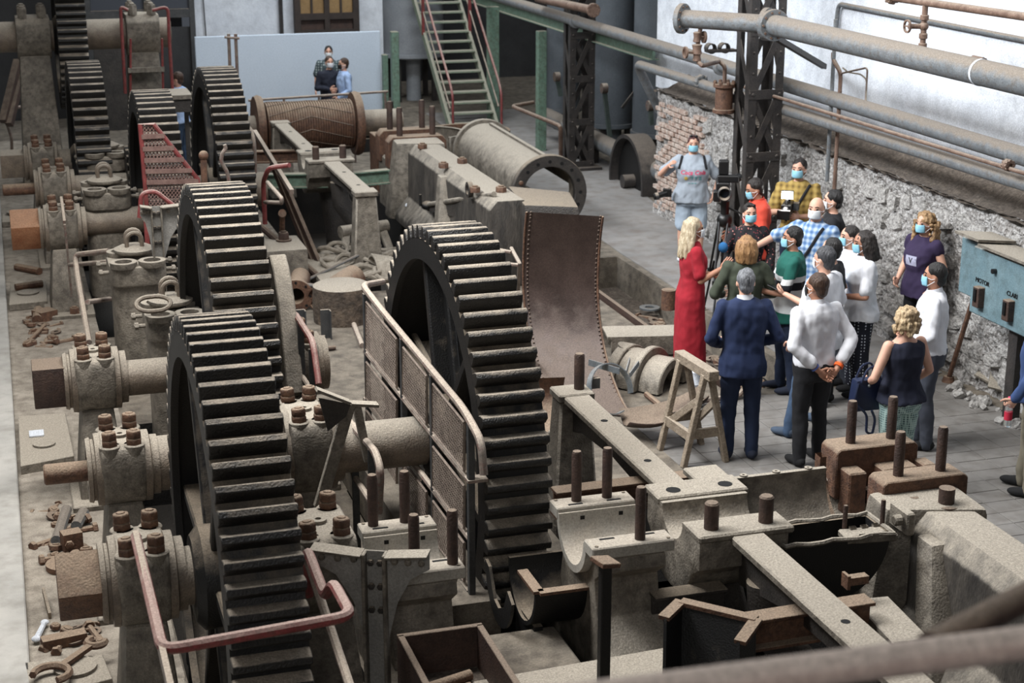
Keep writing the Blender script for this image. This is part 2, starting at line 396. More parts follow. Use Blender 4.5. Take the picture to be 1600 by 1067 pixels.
# dark opening to the left of it with steel mullions
a0 = at(136, 10, Y=32.6); a1 = at(306, 130, Y=32.6)
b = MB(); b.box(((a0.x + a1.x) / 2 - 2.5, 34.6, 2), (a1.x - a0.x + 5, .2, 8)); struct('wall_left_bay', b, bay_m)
d1 = MB()
for px_ in (140, 232, 302):
    p = at(px_, 60, Y=32.7); d1.box((p.x, 32.7, 1.5), (.10, .10, 5.2))
for py_ in (22, -40):
    p = at(220, py_, Y=32.7); d1.box(((a0.x + a1.x) / 2, 32.7, p.z), (a1.x - a0.x + .1, .08, .16))
dd = struct('door_1', d1, dark_frame)
gl = bpy.data.materials.new('dark_dirty_glass'); gl.use_nodes = True
gl.node_tree.nodes['Principled BSDF'].inputs['Base Color'].default_value = lin((62, 66, 74)); gl.node_tree.nodes['Principled BSDF'].inputs['Roughness'].default_value = .35
for k, (xa, xb) in enumerate(((142, 230), (234, 300))):
    A = at(xa, 20, Y=32.72); B = at(xb, 20, Y=32.72); q = at(220, 23, Y=32.72).z
    MB().box(((A.x + B.x) / 2, 32.72, q + 1.2), (B.x - A.x, .02, 2.2)).build('pane', gl, dd)
    MB().box(((A.x + B.x) / 2, 32.74, q / 2 - .15), (B.x - A.x, .03, q - .2)).build('lower_panel', bay_m if k else iron_dark, dd)
# brown window above the partition
A = at(465, 52, Y=33.0); B = at(556, 47, Y=33.0)
wn = MB(); wx, wz = A.x, A.z; ww = B.x - A.x; hh = 1.6
for xx in (0, .5, 1): wn.box((wx + ww * xx, 32.98, wz + hh / 2), (.12 if xx != .5 else .1, .14, hh + .1))
for zz in (0, .20, 1): wn.box((wx + ww / 2, 32.98, wz + hh * zz), (ww + .1, .12, .12))
for xx in (.25, .75): wn.box((wx + ww * xx, 32.99, wz + hh * .6), (.04, .06, hh * .8))
wo = struct('window_1', wn, mat('dark_window_wood', (46, 38, 34), (62, 52, 46), None, 0, .8))
gm = mat('brown_papered_pane', (132, 104, 66), (150, 122, 82), None, 0, .6, 0, 2, .05, 30)
for xx in (.13, .38, .63, .88): MB().box((wx + ww * xx, 33.02, wz + hh * .6), (ww * .22, .02, hh * .78)).build('pane', gm, wo)
for xx in (.25, .75): MB().box((wx + ww * xx, 33.02, wz + hh * .10), (ww * .44, .03, hh * .16)).build('window_panel', rust_dark, wo)
for k, (px_, y0_, y1_, lab) in enumerate(((443, -30, 55, 'dark downpipe on the far white wall left of the brown window'), (562, -30, 52, 'dark downpipe on the far white wall right of the brown window'))):
    A = at(px_, y1_, Y=32.9); B = at(px_, y0_, Y=32.9); o = MB().cyl((A.x, 33.1, A.z), (A.x, 33.1, B.z), .04, n=8).build('downpipe', lattice_m); tag(o, lab, 'pipe')
A = at(325, 68, Y=32.9); g = thing('switch_box', 'small grey switch box with its cable on the far white wall', 'switch', (A.x, 33.1, A.z))
MB().box((A.x, 33.13, A.z), (.16, .10, .22)).build('case', dark_frame, g); MB().cyl((A.x, 33.15, A.z + .1), (A.x - .05, 33.15, A.z + 2), .012, n=6).build('cable', lattice_m, g)
# unseen shell that keeps daylight coming from above: left wall, wall behind the camera, dark side bay, roof with skylight strip
b = MB(); b.box((-4.2, 20, 4.5), (.3, 50, 10)); struct('wall_left', b, bay_m)
b = MB(); b.box((6, -4.2, 4.5), (26, .3, 12)); struct('wall_behind', b, bay_m)
b = MB(); b.box((16.2, 20, 4.5), (.3, 50, 10)); struct('wall_far_right', b, bay_m)
b = MB(); b.box((13.5, 38, 4.5), (12.5, .3, 10)); struct('wall_back_bay', b, bay_m)
# ------------------------------------------------------------------ gears
ZA = 1.0
tooth_m = mat('dusty_gear_tooth', (13, 12, 12), (27, 25, 23), (172, 160, 144), .92, .5, 0, 11, .3, 80, dust_lo=.50, dust_hi=1.0)
def gear(label, X0, X1, yc, zc, Rg, n, spokes=6, web=False, phase=0.0, hub=.32, group='great gear wheels of the mill drive', th=.095):
    w_ = X1 - X0; g = thing('gear_wheel', label, 'gear', (X0, yc, zc), group)
    ro = Rg - th; p0 = (X0, yc, zc); ax = X_
    b = MB(); n2 = 96
    # rim with a stiffening lip at both faces
    b.lathe([(ro - .16, 0), (ro, 0), (ro, w_), (ro - .16, w_), (ro - .16, w_ - .05), (ro - .07, w_ - .06), (ro - .07, .06), (ro - .16, .05)], p0, ax, n2, closed=True)
    b.build('rim', grease, g)
    b = MB(); b.lathe([(.12, -.03), (hub * .82, -.03), (hub, .02), (hub, w_ - .02), (hub * .82, w_ + .03), (.12, w_ + .03)], p0, ax, 32, closed=True)
    b.build('hub', grease, g)
    for k in range(spokes):
        a = 2 * PI * k / spokes + phase
        d = V((0, math.cos(a), math.sin(a))); t = V((0, -math.sin(a), math.cos(a))); c = V((X0 + w_ / 2, yc, zc)); s = MB()
        for u0, u1, ww, x_ in ((.15, .115, w_ * .12, 0), (.035, .03, w_ * .66, 0)):
            A = c + d * hub * .85; B = c + d * (ro - .10); P = []
            for q, hw in ((A, u0 * 1.1), (B, u0 * .8)) if ww < w_ * .3 else ((A, .045), (B, .04)):
                P += [q - t * hw - X_ * ww / 2, q + t * hw - X_ * ww / 2, q + t * hw + X_ * ww / 2, q - t * hw + X_ * ww / 2]
            s.hexa(P)
        s.build('spoke', grease, g, bevel=.012)
    if web:
        b = MB(); b.lathe([(hub * .9, w_ * .55), (ro - .1, w_ * .55), (ro - .1, w_ * .62), (hub * .9, w_ * .62)], p0, ax, 64, closed=True); b.build('web', grease, g)
    pit = 2 * PI * Rg / n
    r0, r1 = .66 * pit / 2, .30 * pit / 2
    tb = MB(); q = [(-r0, ro - .012), (r0, ro - .012), (r0 * .86, ro + th * .45), (r1, ro + th), (-r1, ro + th), (-r0 * .86, ro + th * .45)]
    tb.prism(q, (0, 0, 0), Y_, Z_, X_ * w_); me = tb.mesh('tooth', tooth_m, bevel=.005)
    for k in range(n):
        o = put('tooth', me); o.parent = g; o.rotation_euler = (2 * PI * k / n + phase, 0, 0)
    return g
G1 = (.90, 9.42); G2 = (1.42, 13.62); G0 = (1.50, 20.1); G3 = (2.43, 21.25); G4 = (.90, 23.5); GR = (2.86, 11.42)
gear('black toothed gear wheel nearest the camera with dusty tooth tips', .90, 1.32, 9.42, 1.03, 1.6, 74, phase=.02)
gear('black toothed gear wheel second along the row, behind the nearest one', 1.42, 1.89, 13.62, ZA, 1.6, 74, phase=.05)
gear('large dark gear wheel behind the rusty mesh guard panels, in the middle of the floor', 2.86, 3.31, 11.42, 1.03, 1.6, 66, spokes=6, phase=.22)
gear('dark gear wheel standing behind the sloping red mesh guard', 1.50, 1.93, 20.1, ZA, 1.5, 66, phase=.03)
gear('dark gear wheel just left of the grooved roller', 2.43, 2.86, 21.25, ZA, 1.6, 74, phase=.07)
gear('dark gear wheel in the far corner under the raised toothed wheel', .90, 1.34, 23.6, ZA, 1.45, 62, phase=.04)
p = at(86, 4, X=.9)
gear('black gear wheel at the upper edge, carried on the raised far shaft', .92, 1.36, 27.6, at(110, 60, Y=27.6).z + .05, 1.15, 54, phase=.02)
def pinion(label, X0, X1, yc, zc, Rg, n):
    g = thing('pinion', label, 'gear', (X0, yc, zc)); w_ = X1 - X0; th = .085; ro = Rg - th
    b = MB(); b.lathe([(ro, 0), (ro, w_)], (X0, yc, zc), X_, 32); b.build('body', grease, g)
    pit = 2 * PI * Rg / n; q = [(-pit * .33, ro - .012), (pit * .33, ro - .012), (pit * .15, Rg), (-pit * .15, Rg)]
    me = MB().prism(q, (0, 0, 0), Y_, Z_, X_ * w_).mesh('tooth', grease, bevel=.005)
    for k in range(n):
        o = put('tooth', me); o.parent = g; o.rotation_euler = (2 * PI * k / n, 0, 0)
pinion('small greasy pinion between the nearest gear wheel and the flanged bearing', 1.33, 1.70, 11.55, ZA, .50, 22)
pinion('small pinion in the shade beyond the red mesh guard', 1.50, 2.0, 22.15, ZA, .50, 22)

# ------------------------------------------------------------------ bearings on their pedestals
def bearing(label, x0, x1, y, z, Rr=.33, end=None, endlen=.34, endr=.15, endrust=rust, group=None, rot=0, foot=True, collar=(True, True), tall=0, zf=0):
    g = thing('shaft_bearing', label, 'bearing', ((x0 + x1) / 2, y, zf), group); w_ = x1 - x0
    # housing: barrel below, flat cap above, with rounded bosses for the bolts
    q = []
    for k in range(13):
        a = PI + PI * k / 12; q.append((Rr * math.cos(a), max(-Rr * .86, Rr * math.sin(a))))
    ch = Rr * .88
    q += [(Rr, ch * .33), (Rr * .98, ch * .66), (Rr * .90, ch * .9), (Rr * .80, ch), (-Rr * .80, ch), (-Rr * .90, ch * .9), (-Rr * .98, ch * .66), (-Rr, ch * .33)]
    b = MB(); b.prism(q, (x0, y, z), Y_, Z_, X_ * w_); b.build('housing', iron, g, bevel=.035, seg=3, ang=.7)
    for sx in (-1, 1):
        for sy in (-1, 1):
            bx, by = (x0 + x1) / 2 + sx * w_ * .27, y + sy * Rr * .70
            b = MB(); b.lathe([(.02, .0), (.06, .05), (.076, .12), (.076, ch)], (bx, by, z), Z_, 16)
            b.build('bolt_boss', iron, g, bevel=.006)
    b = MB(); b.lathe([(.02, 0), (.055, 0), (.055, .022), (.02, .022)], ((x0 + x1) / 2, y, z + ch), Z_, 16, closed=True); b.build('oil_hole', iron, g)
    for sx in (-1, 1):
        for sy in (-1, 1):
            bx, by = (x0 + x1) / 2 + sx * w_ * .27, y + sy * Rr * .70
            n_ = MB(); n_.nut((bx, by, z + ch - .002), Z_, .058, .050, 0); n_.nut((bx, by, z + ch + .045), (.05 * sx, .1, 1), .056, .056, .3)
            n_.build('bolt', rust, g, bevel=.004)
    if collar[0]:
        b = MB(); b.lathe([(Rr * .55, -.09), (Rr * .84, -.09), (Rr * .88, -.06), (Rr * .82, -.055), (Rr * .82, -.035), (Rr * .96, -.03), (Rr * .98, .01), (Rr * .55, .01)], (x0, y, z), X_, 32, closed=True); b.build('collar', steel, g)
    if collar[1]:
        b = MB(); b.lathe([(Rr * .5, -.01), (Rr * .95, -.01), (Rr * .95, .04), (Rr * .80, .05), (Rr * .80, .10), (Rr * .5, .10)], (x1, y, z), X_, 32, closed=True); b.build('collar', steel, g)
    xe = x0 - (.09 if collar[0] else 0)
    if end == 'square':
        b = MB(); b.box((xe - endlen / 2 + .02, y, z), (endlen, endr * 2.05, endr * 2.05), M.Rotation(rot, 3, 'X')); b.build('shaft_end', endrust, g, bevel=.012, seg=2)
    elif end == 'round':
        b = MB(); b.cyl((xe + .03, y, z), (xe - endlen, y, z), endr, n=22); b.build('shaft_end', endrust, g, bevel=.012)
    if foot:
        zt = z - Rr * .80; b = MB()
        P = [((x0 + .03), y - .20), (x1 - .03, y - .20), (x1 - .03, y + .20), (x0 + .03, y + .20)]
        Q = [((x0 - .04), y - .36), (x1 + .04, y - .36), (x1 + .04, y + .36), (x0 - .04, y + .36)]
        b.hexa([V((a, c, zf + .02)) for a, c in Q] + [V((a, c, zt)) for a, c in P])
        b.build('pedestal', iron, g, bevel=.03, seg=2)
        b = MB(); b.box(((x0 + x1) / 2, y, zf + .03), (w_ + .22, 1.0, .07)); b.build('base_plate', iron, g, bevel=.01)
        for sy in (-1, 1):
            n_ = MB(); n_.nut(((x0 + x1) / 2 + .05, y + sy * .43, zf + .065), Z_, .06, .07, .5); n_.build('bolt', rust, g)
    return g
gb = 'bearings along the left side of the mill'
bearing('bearing nearest the camera, with a big square shaft end facing left', .42, .73, 9.52, 1.03, .285, 'square', .27, .148, rust, rot=R(38))
bearing('second bearing along the left side, with a short round shaft end', .46, .77, 11.55, ZA, .27, 'round', .30, .075)
bearing('third bearing along the left side, square shaft end above the trodden plates', .40, .72, 13.72, ZA, .275, 'square', .27, .165, rust_dark, rot=0)
bearing('fourth bearing along the left side, orange rusty square shaft end', .40, .74, 19.75, ZA, .28, 'square', .34, .165, mat('orange_rust', (138, 88, 58), (164, 116, 84), (164, 134, 110), .6, .75, 0, 8, .2, 70), rot=R(28))
bearing('fifth bearing along the left side, slim round shaft end', .42, .74, 22.2, ZA, .28, 'round', .40, .075)
bearing('sixth bearing along the left side, pale square shaft end in the far row', .34, .66, 24.1, ZA, .29, 'square', .34, .16, steel, rot=R(5))
bearing('squat bearing right of the nearest gear wheel, four brown bolt heads on a pale cap', 1.46, 1.84, 9.42, 1.03, .31, collar=(True, False))
bearing('flanged bearing between the nearest gear wheel and the mesh guard', 1.80, 2.10, 11.55, ZA, .34, collar=(True, True))
bearing('bearing right of the second gear wheel behind a bent red rail', 2.05, 2.40, 13.62, ZA, .29, collar=(False, True))
# shafts
def shaft(label, x0, x1, y, z, r, m=steel, rings=()):
    b = MB(); pr = [(r, 0)]
    for a, c, rr in rings: pr += [(r, a), (rr, a), (rr, c), (r, c)]
    pr.append((r, x1 - x0)); b.lathe(pr, (x0, y, z), X_, 28)
    return tag(b.build('drive_shaft', m, bevel=.008), label, 'shaft')
shaft('stout shaft running from the nearest bearing into the nearest gear wheel', .80, 1.46, 9.47, 1.03, .18)
shaft('stout round shaft entering behind the nearest gear wheel from the second bearing', .80, 1.34, 11.55, ZA, .20)
shaft('dusty thick shaft passing through the mesh guard into the middle gear wheel', 2.12, 3.36, 11.46, ZA, .185)
shaft('shaft between third bearing and second gear wheel', .76, 2.06, 13.66, ZA, .15)
shaft('shaft between fourth bearing and the gear wheel behind the red mesh guard', .78, 1.52, 19.9, ZA, .16)
shaft('shaft leaving the fifth bearing to the right', .78, 1.52, 22.15, ZA, .15)
shaft('shaft between sixth bearing and the far corner gear wheel', .72, .92, 23.9, ZA, .2)
shaft('grooved roller journal shaft through the gear wheel beside the roller', 2.0, 3.2, 21.3, ZA, .22)

# ------------------------------------------------------------------ capped cylinder housings (two wells in front, lifting eyes on the lid)
def valve_block(label, c, wid, h, zt, group='lidded hydraulic housings along the mill'):
    x, y = c; zb = zt - h; g = thing('hydraulic_housing', label, 'machine', (x, y, zb), group); hw = wid / 2
    b = MB()
    def outline(s, k=5):
        pts = []
        for cx, cy, a0 in ((hw - .14, -hw * .62, -90), (hw - .14, hw * .62, 0), (-hw + .14, hw * .62, 90), (-hw + .14, -hw * .62, 180)):
            for i in range(k + 1):
                a = R(a0 + 90 * i / k); pts.append(((cx + .14 * math.cos(a)) * s, (cy + .14 * math.sin(a)) * s))
        return pts
    b.prism([(a_, c_ * 1.10 - .05) for a_, c_ in outline(.90)], (x, y, zb), X_, Y_, Z_ * (h - .20)); b.build('body', iron, g, bevel=.02)
    b = MB(); b.prism([(a_, c_ * 1.12 - .06) for a_, c_ in outline(1.0)], (x, y, zt - .22), X_, Y_, Z_ * .20); b.build('head', iron, g, bevel=.03, seg=2)
    for sx in (-1, 1):
        for sy in (-1, 1):
            b = MB(); b.lathe([(.085, 0), (.125, 0), (.135, .035), (.135, .06), (.085, .06), (.085, .0)], (x + sx * hw * .50, y + (sy * hw * .86 - .09), zt - .03), Z_, 20)
            b.build('well_ring', iron, g)
            b = MB(); b.cyl((x + sx * hw * .50, y + (sy * hw * .86 - .09), zt - .02), (x + sx * hw * .50, y + (sy * hw * .86 - .09), zt - .005), .086, n=16); b.build('well_bottom', soil, g)
    b = MB(); b.lathe([(0, .03), (.19, .03), (.205, .05), (.205, .07), (.17, .085), (.14, .10), (0, .115)], (x, y + .06, zt), Z_, 28); b.build('lid', iron, g)
    for sy in (-1, 1):
        b = MB(); pts = [V((x - .075, y + .06 + sy * .08, zt + .09))]
        for i in range(9):
            a = PI - PI * i / 8; pts.append(V((x + .075 * math.cos(a), y + .06 + sy * .08, zt + .17 + .075 * math.sin(a))))
        pts.append(V((x + .075, y + .06 + sy * .08, zt + .09))); b.tube(pts, .022, 8); b.build('lifting_eye', steel, g)
    for sx in (-1, 1):
        for zz in (zt - .10,):
            for sy in (-.75, .55):
                b = MB(); b.cyl((x + sx * hw * .95, y + sy * hw, zz), (x + sx * (hw + .07), y + sy * hw, zz), .02, n=8); b.nut((x + sx * (hw + .06), y + sy * hw, zz), (sx, 0, 0), .035, .035, .4)
                b.build('cock_screw', iron, g)
    for sx in (-1, 1):
        b = MB(); b.box((x + sx * hw * .62, y - hw * .92, zt - .48), (.06, .10, .09)); b.box((x + sx * hw * .62, y - hw * .90, zt - .60), (.05, .08, .16)); b.build('lug', iron_dark, g, bevel=.008)
    return g
vb = [((162, 235), 1.38, 22.95, 'lidded housing farthest away, two lifting eyes, in front of the far corner gear wheel'),
      ((164, 290), 1.38, 19.95, 'lidded housing with blank tall front, behind the fourth bearing'),
      ((211, 400), 1.30, 15.9, 'lidded housing with two empty wells, beside the left bent handrail'),
      ((268, 480), 1.22, 13.9, 'lidded housing partly behind the nearest gear wheel, leaning ring on its lid')]
for (px_, py_), zt, yy, lab in vb:
    P = at(px_, py_, z=zt); valve_block(lab, (P.x, P.y), .56 if yy > 14.5 else .52, 1.3, zt)
# oval link lying on the lid of the nearest housing
P = at(240, 478, z=1.36); b = MB(); pts = []
for k in range(20):
    a = 2 * PI * k / 20; pts.append(P + V((.13 * math.cos(a) + (.02 if math.cos(a) > 0 else -.02), .05 * math.sin(a), .055 * math.sin(a) + .02)))
b.tube(pts, .022, 8, closed=True); tag(b.build('chain_link', steel), 'loose oval iron link leaning on the lid of the nearest housing', 'link')

# ------------------------------------------------------------------ far raised shaft with its two standards
def standard(label, px_, pyt, pyb, yy, wid, axis_z, xr, end=False):
    P = at(px_, pyt, Y=yy); x = P.x; g = thing('bearing_standard', label, 'bearing', (x, yy, 0)); z = axis_z
    b = MB(); b.hexa([V((x - wid * .8, yy - .35, 0)), V((x + wid * .8, yy - .35, 0)), V((x + wid * .8, yy + .35, 0)), V((x - wid * .8, yy + .35, 0)),
                      V((x - wid * .55, yy - .24, z - .28)), V((x + wid * .55, yy - .24, z - .28)), V((x + wid * .55, yy + .24, z - .28)), V((x - wid * .55, yy + .24, z - .28))])
    b.build('column', iron, g, bevel=.03, seg=2)
    q = [(.36 * math.cos(a), .36 * math.sin(a)) for a in [PI + PI * k / 10 for k in range(11)]] + [(.36, .2), (.28, .32), (-.28, .32), (-.36, .2)]
    b = MB(); b.prism(q, (x - wid * .62, yy, z), Y_, Z_, X_ * wid * 1.24); b.build('housing', iron, g, bevel=.03, seg=2)
    for sx in (-1, 1):
        for sy in (-1, 1):
            b = MB(); b.nut((x + sx * wid * .35, yy + sy * .24, z + .31), Z_, .08, .16, .4); b.build('bolt', iron, g)
    return x
za5 = at(110, 60, Y=27.6).z + .05
xs1 = standard('tall tapering iron standard carrying the raised shaft at far left', 52, 60, 240, 27.6, .42, za5, 0)
xs2 = standard('iron standard between red ladder rails carrying the raised shaft', 222, 60, 140, 27.6, .42, za5, 0)
shaft('raised square-ended shaft crossing at the top left corner', xs1 - 1.5, xs2 + .45, 27.6, za5, .24, rings=((.2, .9, .34),))
# ------------------------------------------------------------------ pipes along the right wall
def pipe(name, label, pts, r, m, cat='pipe', bend=.0, n=20, rings=(), group=None):
    b = MB(); b.tube(pts, r, n, bend=bend, seg=6)
    if not rings:
        return tag(b.build(name, m), label, cat, group)
    g = thing(name, label, cat, pts[0], group); b.build('run', m, g)
    for P, d, rr, h in rings:
        P = V(P); d = V(d).normalized(); k = MB(); k.cyl(P - d * h / 2, P + d * h / 2, rr, n=n); k.build('flange', m, g, bevel=.006)
        if rr > r * 1.25:
            u, v, a = frame(d); q = MB()
            for i in range(8):
                t = 2 * PI * i / 8; c = P + (u * math.cos(t) + v * math.sin(t)) * (rr + r) / 2
                q = MB(); q.lathe([(.018, -h / 2 - .02), (.018, h / 2 + .02)], c, d, 6); q.build('flange_bolt', m, g)
    return g
PA0 = at(1203, 38, X=8.2); zA = PA0.z
g = thing('large_pipe', 'largest grey flanged pipe along the white wall, topmost of the thick pipes', 'pipe', PA0)
b = MB(); b.hollow(PA0, (8.2, 5.5, zA), .115, .10, 28); b.build('run', pipe_grey, g)
E1 = at(1066, 29, z=zA); E1 = V((E1.x, E1.y, zA + .0))
dA = (PA0 - E1).normalized()
b = MB(); b.hollow(E1, PA0 + dA * .05, .102, .08, 28); b.build('elbow_run', pipe_grey, g)
for P, d, rr in ((E1, dA, .172), (PA0 - dA * .04, dA, .18), (PA0 - Y_ * .10, -Y_, .175)):
    b = MB(); b.hollow(P - d * .03, P + d * .03, rr, .08, 30); f = b.build('flange', pipe_grey, g, bevel=.005)
    u, v, a = frame(d)
    for i in range(10):
        t = 2 * PI * i / 10; c = P + (u * math.cos(t) + v * math.sin(t)) * (rr - .032)
        MB().lathe([(.014, -.042), (.014, .042)], c, d, 6).build('flange_bolt', pipe_rust, f)
b = MB(); b.lathe([(.116, 0), (.119, 0), (.119, .03), (.116, .03)], (8.2, 12.75, zA), -Y_, 28, closed=True); b.build('weld_band', plaster, g)

PB = at(1170, 118, X=9.05)
pipe('long_pipe', 'long dusty grey pipe running the whole wall, second thick pipe from the top',
     [(9.05, 5.5, PB.z), (9.05, 31.5, PB.z + .05)], .088, pipe_grey, rings=[((9.05, 20.1, PB.z), Y_, .106, .10), ((9.05, 13.4, PB.z), Y_, .093, .05), ((9.05, 25.9, PB.z + .03), Y_, .106, .12)])
PC = at(1165, 150, X=8.9); c0 = at(990, 98, X=8.9); 
pipe('lower_pipe', 'slimmer grey pipe with a hooked far end above the stone footing',
     [(9.4, c0.y + .2, c0.z - .75), (8.95, c0.y, c0.z - .02), (8.9, c0.y - .5, c0.z), (8.9, 5.5, PC.z + .1)], .066, pipe_grey, bend=.22, rings=[((8.9, 20.4, PC.z + .0), Y_, .085, .07)])
q0 = at(1147, 131, X=8.72); q1 = at(1575, 258, X=8.72)
pipe('thin_pipe', 'thin dusty pipe lying along the top of the slimmer grey pipe', [q0, (8.72, 5.5, q1.z)], .020, pipe_rust, rings=[((8.72, q1.y, q1.z), Y_, .055, .04)])
a = at(1392, -4, X=8.5); c = at(1600, 26, X=8.5)
pipe('rusty_pipe', 'rusty brown pipe crossing the top right corner', [(8.5, a.y, a.z), (8.5, c.y, c.z), (8.5, 5.5, c.z)], .037, pipe_rust, rings=[((8.5, a.y - .02, a.z), Y_, .062, .05)])
vt = at(1446, 8, X=8.5); vb_ = at(1437, 76, X=8.5)
g = thing('branch_valve', 'rusty vertical branch with a little valve hanging from the brown top pipe', 'valve', vb_)
b = MB(); b.cyl((8.5, vt.y, vb_.z - .1), (8.5, vt.y, vt.z), .028, n=12); b.build('riser', pipe_rust, g)
for k in (.08, .30, .72): b = MB(); b.cyl((8.5, vt.y, vb_.z + (vt.z - vb_.z) * k - .025), (8.5, vt.y, vb_.z + (vt.z - vb_.z) * k + .025), .042, n=12); b.build('union', pipe_rust, g, bevel=.005)
zc_ = vb_.z + (vt.z - vb_.z) * .52
b = MB(); b.ball((8.5, vt.y, zc_), .045); b.cyl((8.5, vt.y, zc_), (8.36, vt.y + .05, zc_), .026, n=10); b.build('valve_body', pipe_rust, g)
b = MB(); b.lathe([(.05, -.01), (.065, -.01), (.065, .01), (.05, .01)], (8.35, vt.y + .05, zc_), X_, 14, closed=True); b.box((8.35, vt.y + .05, zc_), (.012, .11, .012)); b.build('handwheel', pipe_rust, g)
a = at(1437, 76, X=8.75); c = at(1600, 113, X=8.75)
pipe('side_pipe', 'thin brown pipe just behind the largest grey pipe', [(8.75, a.y + .3, a.z - .02), (8.75, c.y, c.z), (8.75, 5.5, c.z)], .026, pipe_rust, rings=[(at(1528, 96, X=8.75), Y_, .038, .14)])
a = at(1310, 6, X=9.66); c = at(1600, 62, X=9.66); e = at(1305, 60, X=9.66)
pipe('wall_conduit', 'white thin conduit fixed along the upper lime-washed wall', [(9.66, e.y, e.z), (9.66, a.y, a.z), (9.66, c.y, c.z), (9.66, 6, c.z)], .028, pipe_grey, bend=.1, n=10)
for (lab, xt, yt, xb_, yb_, r_, m_) in (('slim grey conduit dropping straight down the wall behind the thick pipes', 1306, 30, 1296, 285, .024, pipe_grey),
                                ('rusty kinked conduit beside the slim grey one on the wall', 1302, 82, 1309, 305, .024, pipe_rust),
                                ('wire-thin conduit on the stone footing right of the rusty kinked one', 1352, 165, 1346, 345, .011, rail_grey)):
    A = at(xt, yt, X=9.06); B = at(xb_, yb_, X=9.06)
    pts = [(9.06, A.y, A.z), (9.06, A.y, B.z)]
    if 'kinked' in lab: k_ = at(1314, 112, X=9.06); pts = [(9.06, A.y, A.z), (9.06, A.y, k_.z + .12), (9.06, k_.y, k_.z - .02), (9.06, k_.y, B.z)]
    pipe('conduit', lab, pts, r_, m_, bend=.06, n=8)
b = MB(); b.tube([at(1317, 106, X=9.06), at(1325, 113, X=9.06), at(1345, 116, X=9.06), at(1354, 124, X=9.06), at(1353, 168, X=9.06)], .009, 6, bend=.05); tag(b.build('loose_cable', cord_m), 'thin looping cable between two conduits on the wall', 'cable')
b = MB(); b.bar(at(1214, 60, X=8.35), at(1288, 104, X=9.55), .06, .06); tag(b.build('wall_strut', lattice_m), 'dark strut reaching from the largest pipe down to the wall', 'strut')
# short pipe with open flange over the bay
a = at(852, 1, X=8.9); c = at(927, 16, X=8.9)
pipe('stub_pipe', 'short flanged pipe end at the top, above the first lattice column', [(8.9, a.y + .4, a.z), (8.9, c.y, c.z)], .068, pipe_rust, rings=[((8.9, c.y, c.z), Y_, .11, .05)])
# condensate pot and valve chain under the largest pipe
PV = at(1131, 156, X=8.28); zt = at(1131, 133, X=8.28).z; zb = at(1131, 176, X=8.28).z
g = thing('condensate_pot', 'rusty round pot with flanged lid mounted on the black lattice column', 'pot', (PV.x, PV.y, zb))
b = MB(); b.cyl((PV.x, PV.y, zb), (PV.x, PV.y, zt), .105, n=22); b.build('body', rust, g)
for zz in (zt, zb + .02): b = MB(); b.cyl((PV.x, PV.y, zz - .025), (PV.x, PV.y, zz + .025), .132, n=22); b.build('flange', rust, g, bevel=.006)
for k in range(8): t = 2 * PI * k / 8; b = MB(); b.nut((PV.x + .118 * math.cos(t), PV.y + .118 * math.sin(t), zt + .02), Z_, .022, .03); b.build('bolt', rust, g)
b = MB(); b.box((PV.x + .16, PV.y + .02, (zb + zt) / 2), (.16, .10, .10)); b.build('bracket', lattice_m, g)
g = thing('valve_chain', 'rusty drain pipe with two small valves under the open flanged pipe end', 'valve', (PV.x, PV.y, zt))
A = at(1089, 44, X=8.02); D = E1 + dA * ((at(1089, 40, X=8.02) - E1).length); top = E1 + dA * .24
q = [top - Z_ * .09, at(1089, 78, Y=top.y), at(1090, 96, Y=top.y), at(1097, 103, Y=top.y - .1), at(1124, 96, Y=PV.y + .2), V((PV.x, PV.y, zt + .22)), V((PV.x, PV.y, zt + .02))]
b = MB(); b.tube(q, .025, 10, bend=.06); b.build('drain_pipe', pipe_rust, g)
for py_, rr in ((58, .045), (77, .06), (88, .05)):
    P = at(1089, py_, Y=top.y); b = MB(); b.lathe([(.03, -.06), (rr, -.05), (rr * .8, 0), (rr, .05), (.03, .06)], P, Z_, 12); b.build('valve_body', pipe_rust, g)
for (px_, py_, dx) in ((1100, 58, 1), (1071, 82, -1)):
    P = at(px_, py_, Y=top.y); Q = at(1089, py_, Y=top.y); b = MB(); b.cyl(Q, P, .014, n=8); b.build('spindle', pipe_rust, g)
    b = MB(); b.lathe([(.05, -.012), (.068, -.012), (.068, .012), (.05, .012)], P, P - Q, 16, closed=True); b.bar(P - Z_ * .055, P + Z_ * .055, .014, .014); b.build('handwheel', pipe_rust, g)
# low pipe and dark pulleys along the foot of the bay
a = at(925, 215, X=9.75); c = at(1020, 262, X=9.75)
pipe('low_pipe', 'fat grey pipe near the floor running behind the brick wall end', [(9.75, a.y + 2.5, a.z), (9.75, 23.2, c.z)], .15, pipe_grey, rings=[((9.75, a.y, a.z), Y_, .17, .1)])
for k, (px_, py_, rr, lab) in enumerate(((885, 225, .55, 'dark half-sunk pulley wheel behind the first lattice column'), (970, 275, .75, 'dark half-sunk pulley wheel beside the brick wall end'))):
    P = at(px_, py_, X=9.45); g = thing('sunken_pulley', lab, 'wheel', (9.45, P.y, 0))
    c_ = V((9.45, P.y - .2, .12))
    b = MB(); b.lathe([(rr - .06, 0), (rr, 0), (rr, .34), (rr - .06, .34)], c_, X_, 40, closed=True); b.build('rim', lattice_m, g)
    b = MB(); b.lathe([(.1, .14), (rr - .05, .14), (rr - .05, .2), (.1, .2)], c_, X_, 40, closed=True); b.build('web', grease, g)
    b = MB(); b.cyl(c_ - X_ * .05, c_ + X_ * .4, .11, n=16); b.build('hub', lattice_m, g)
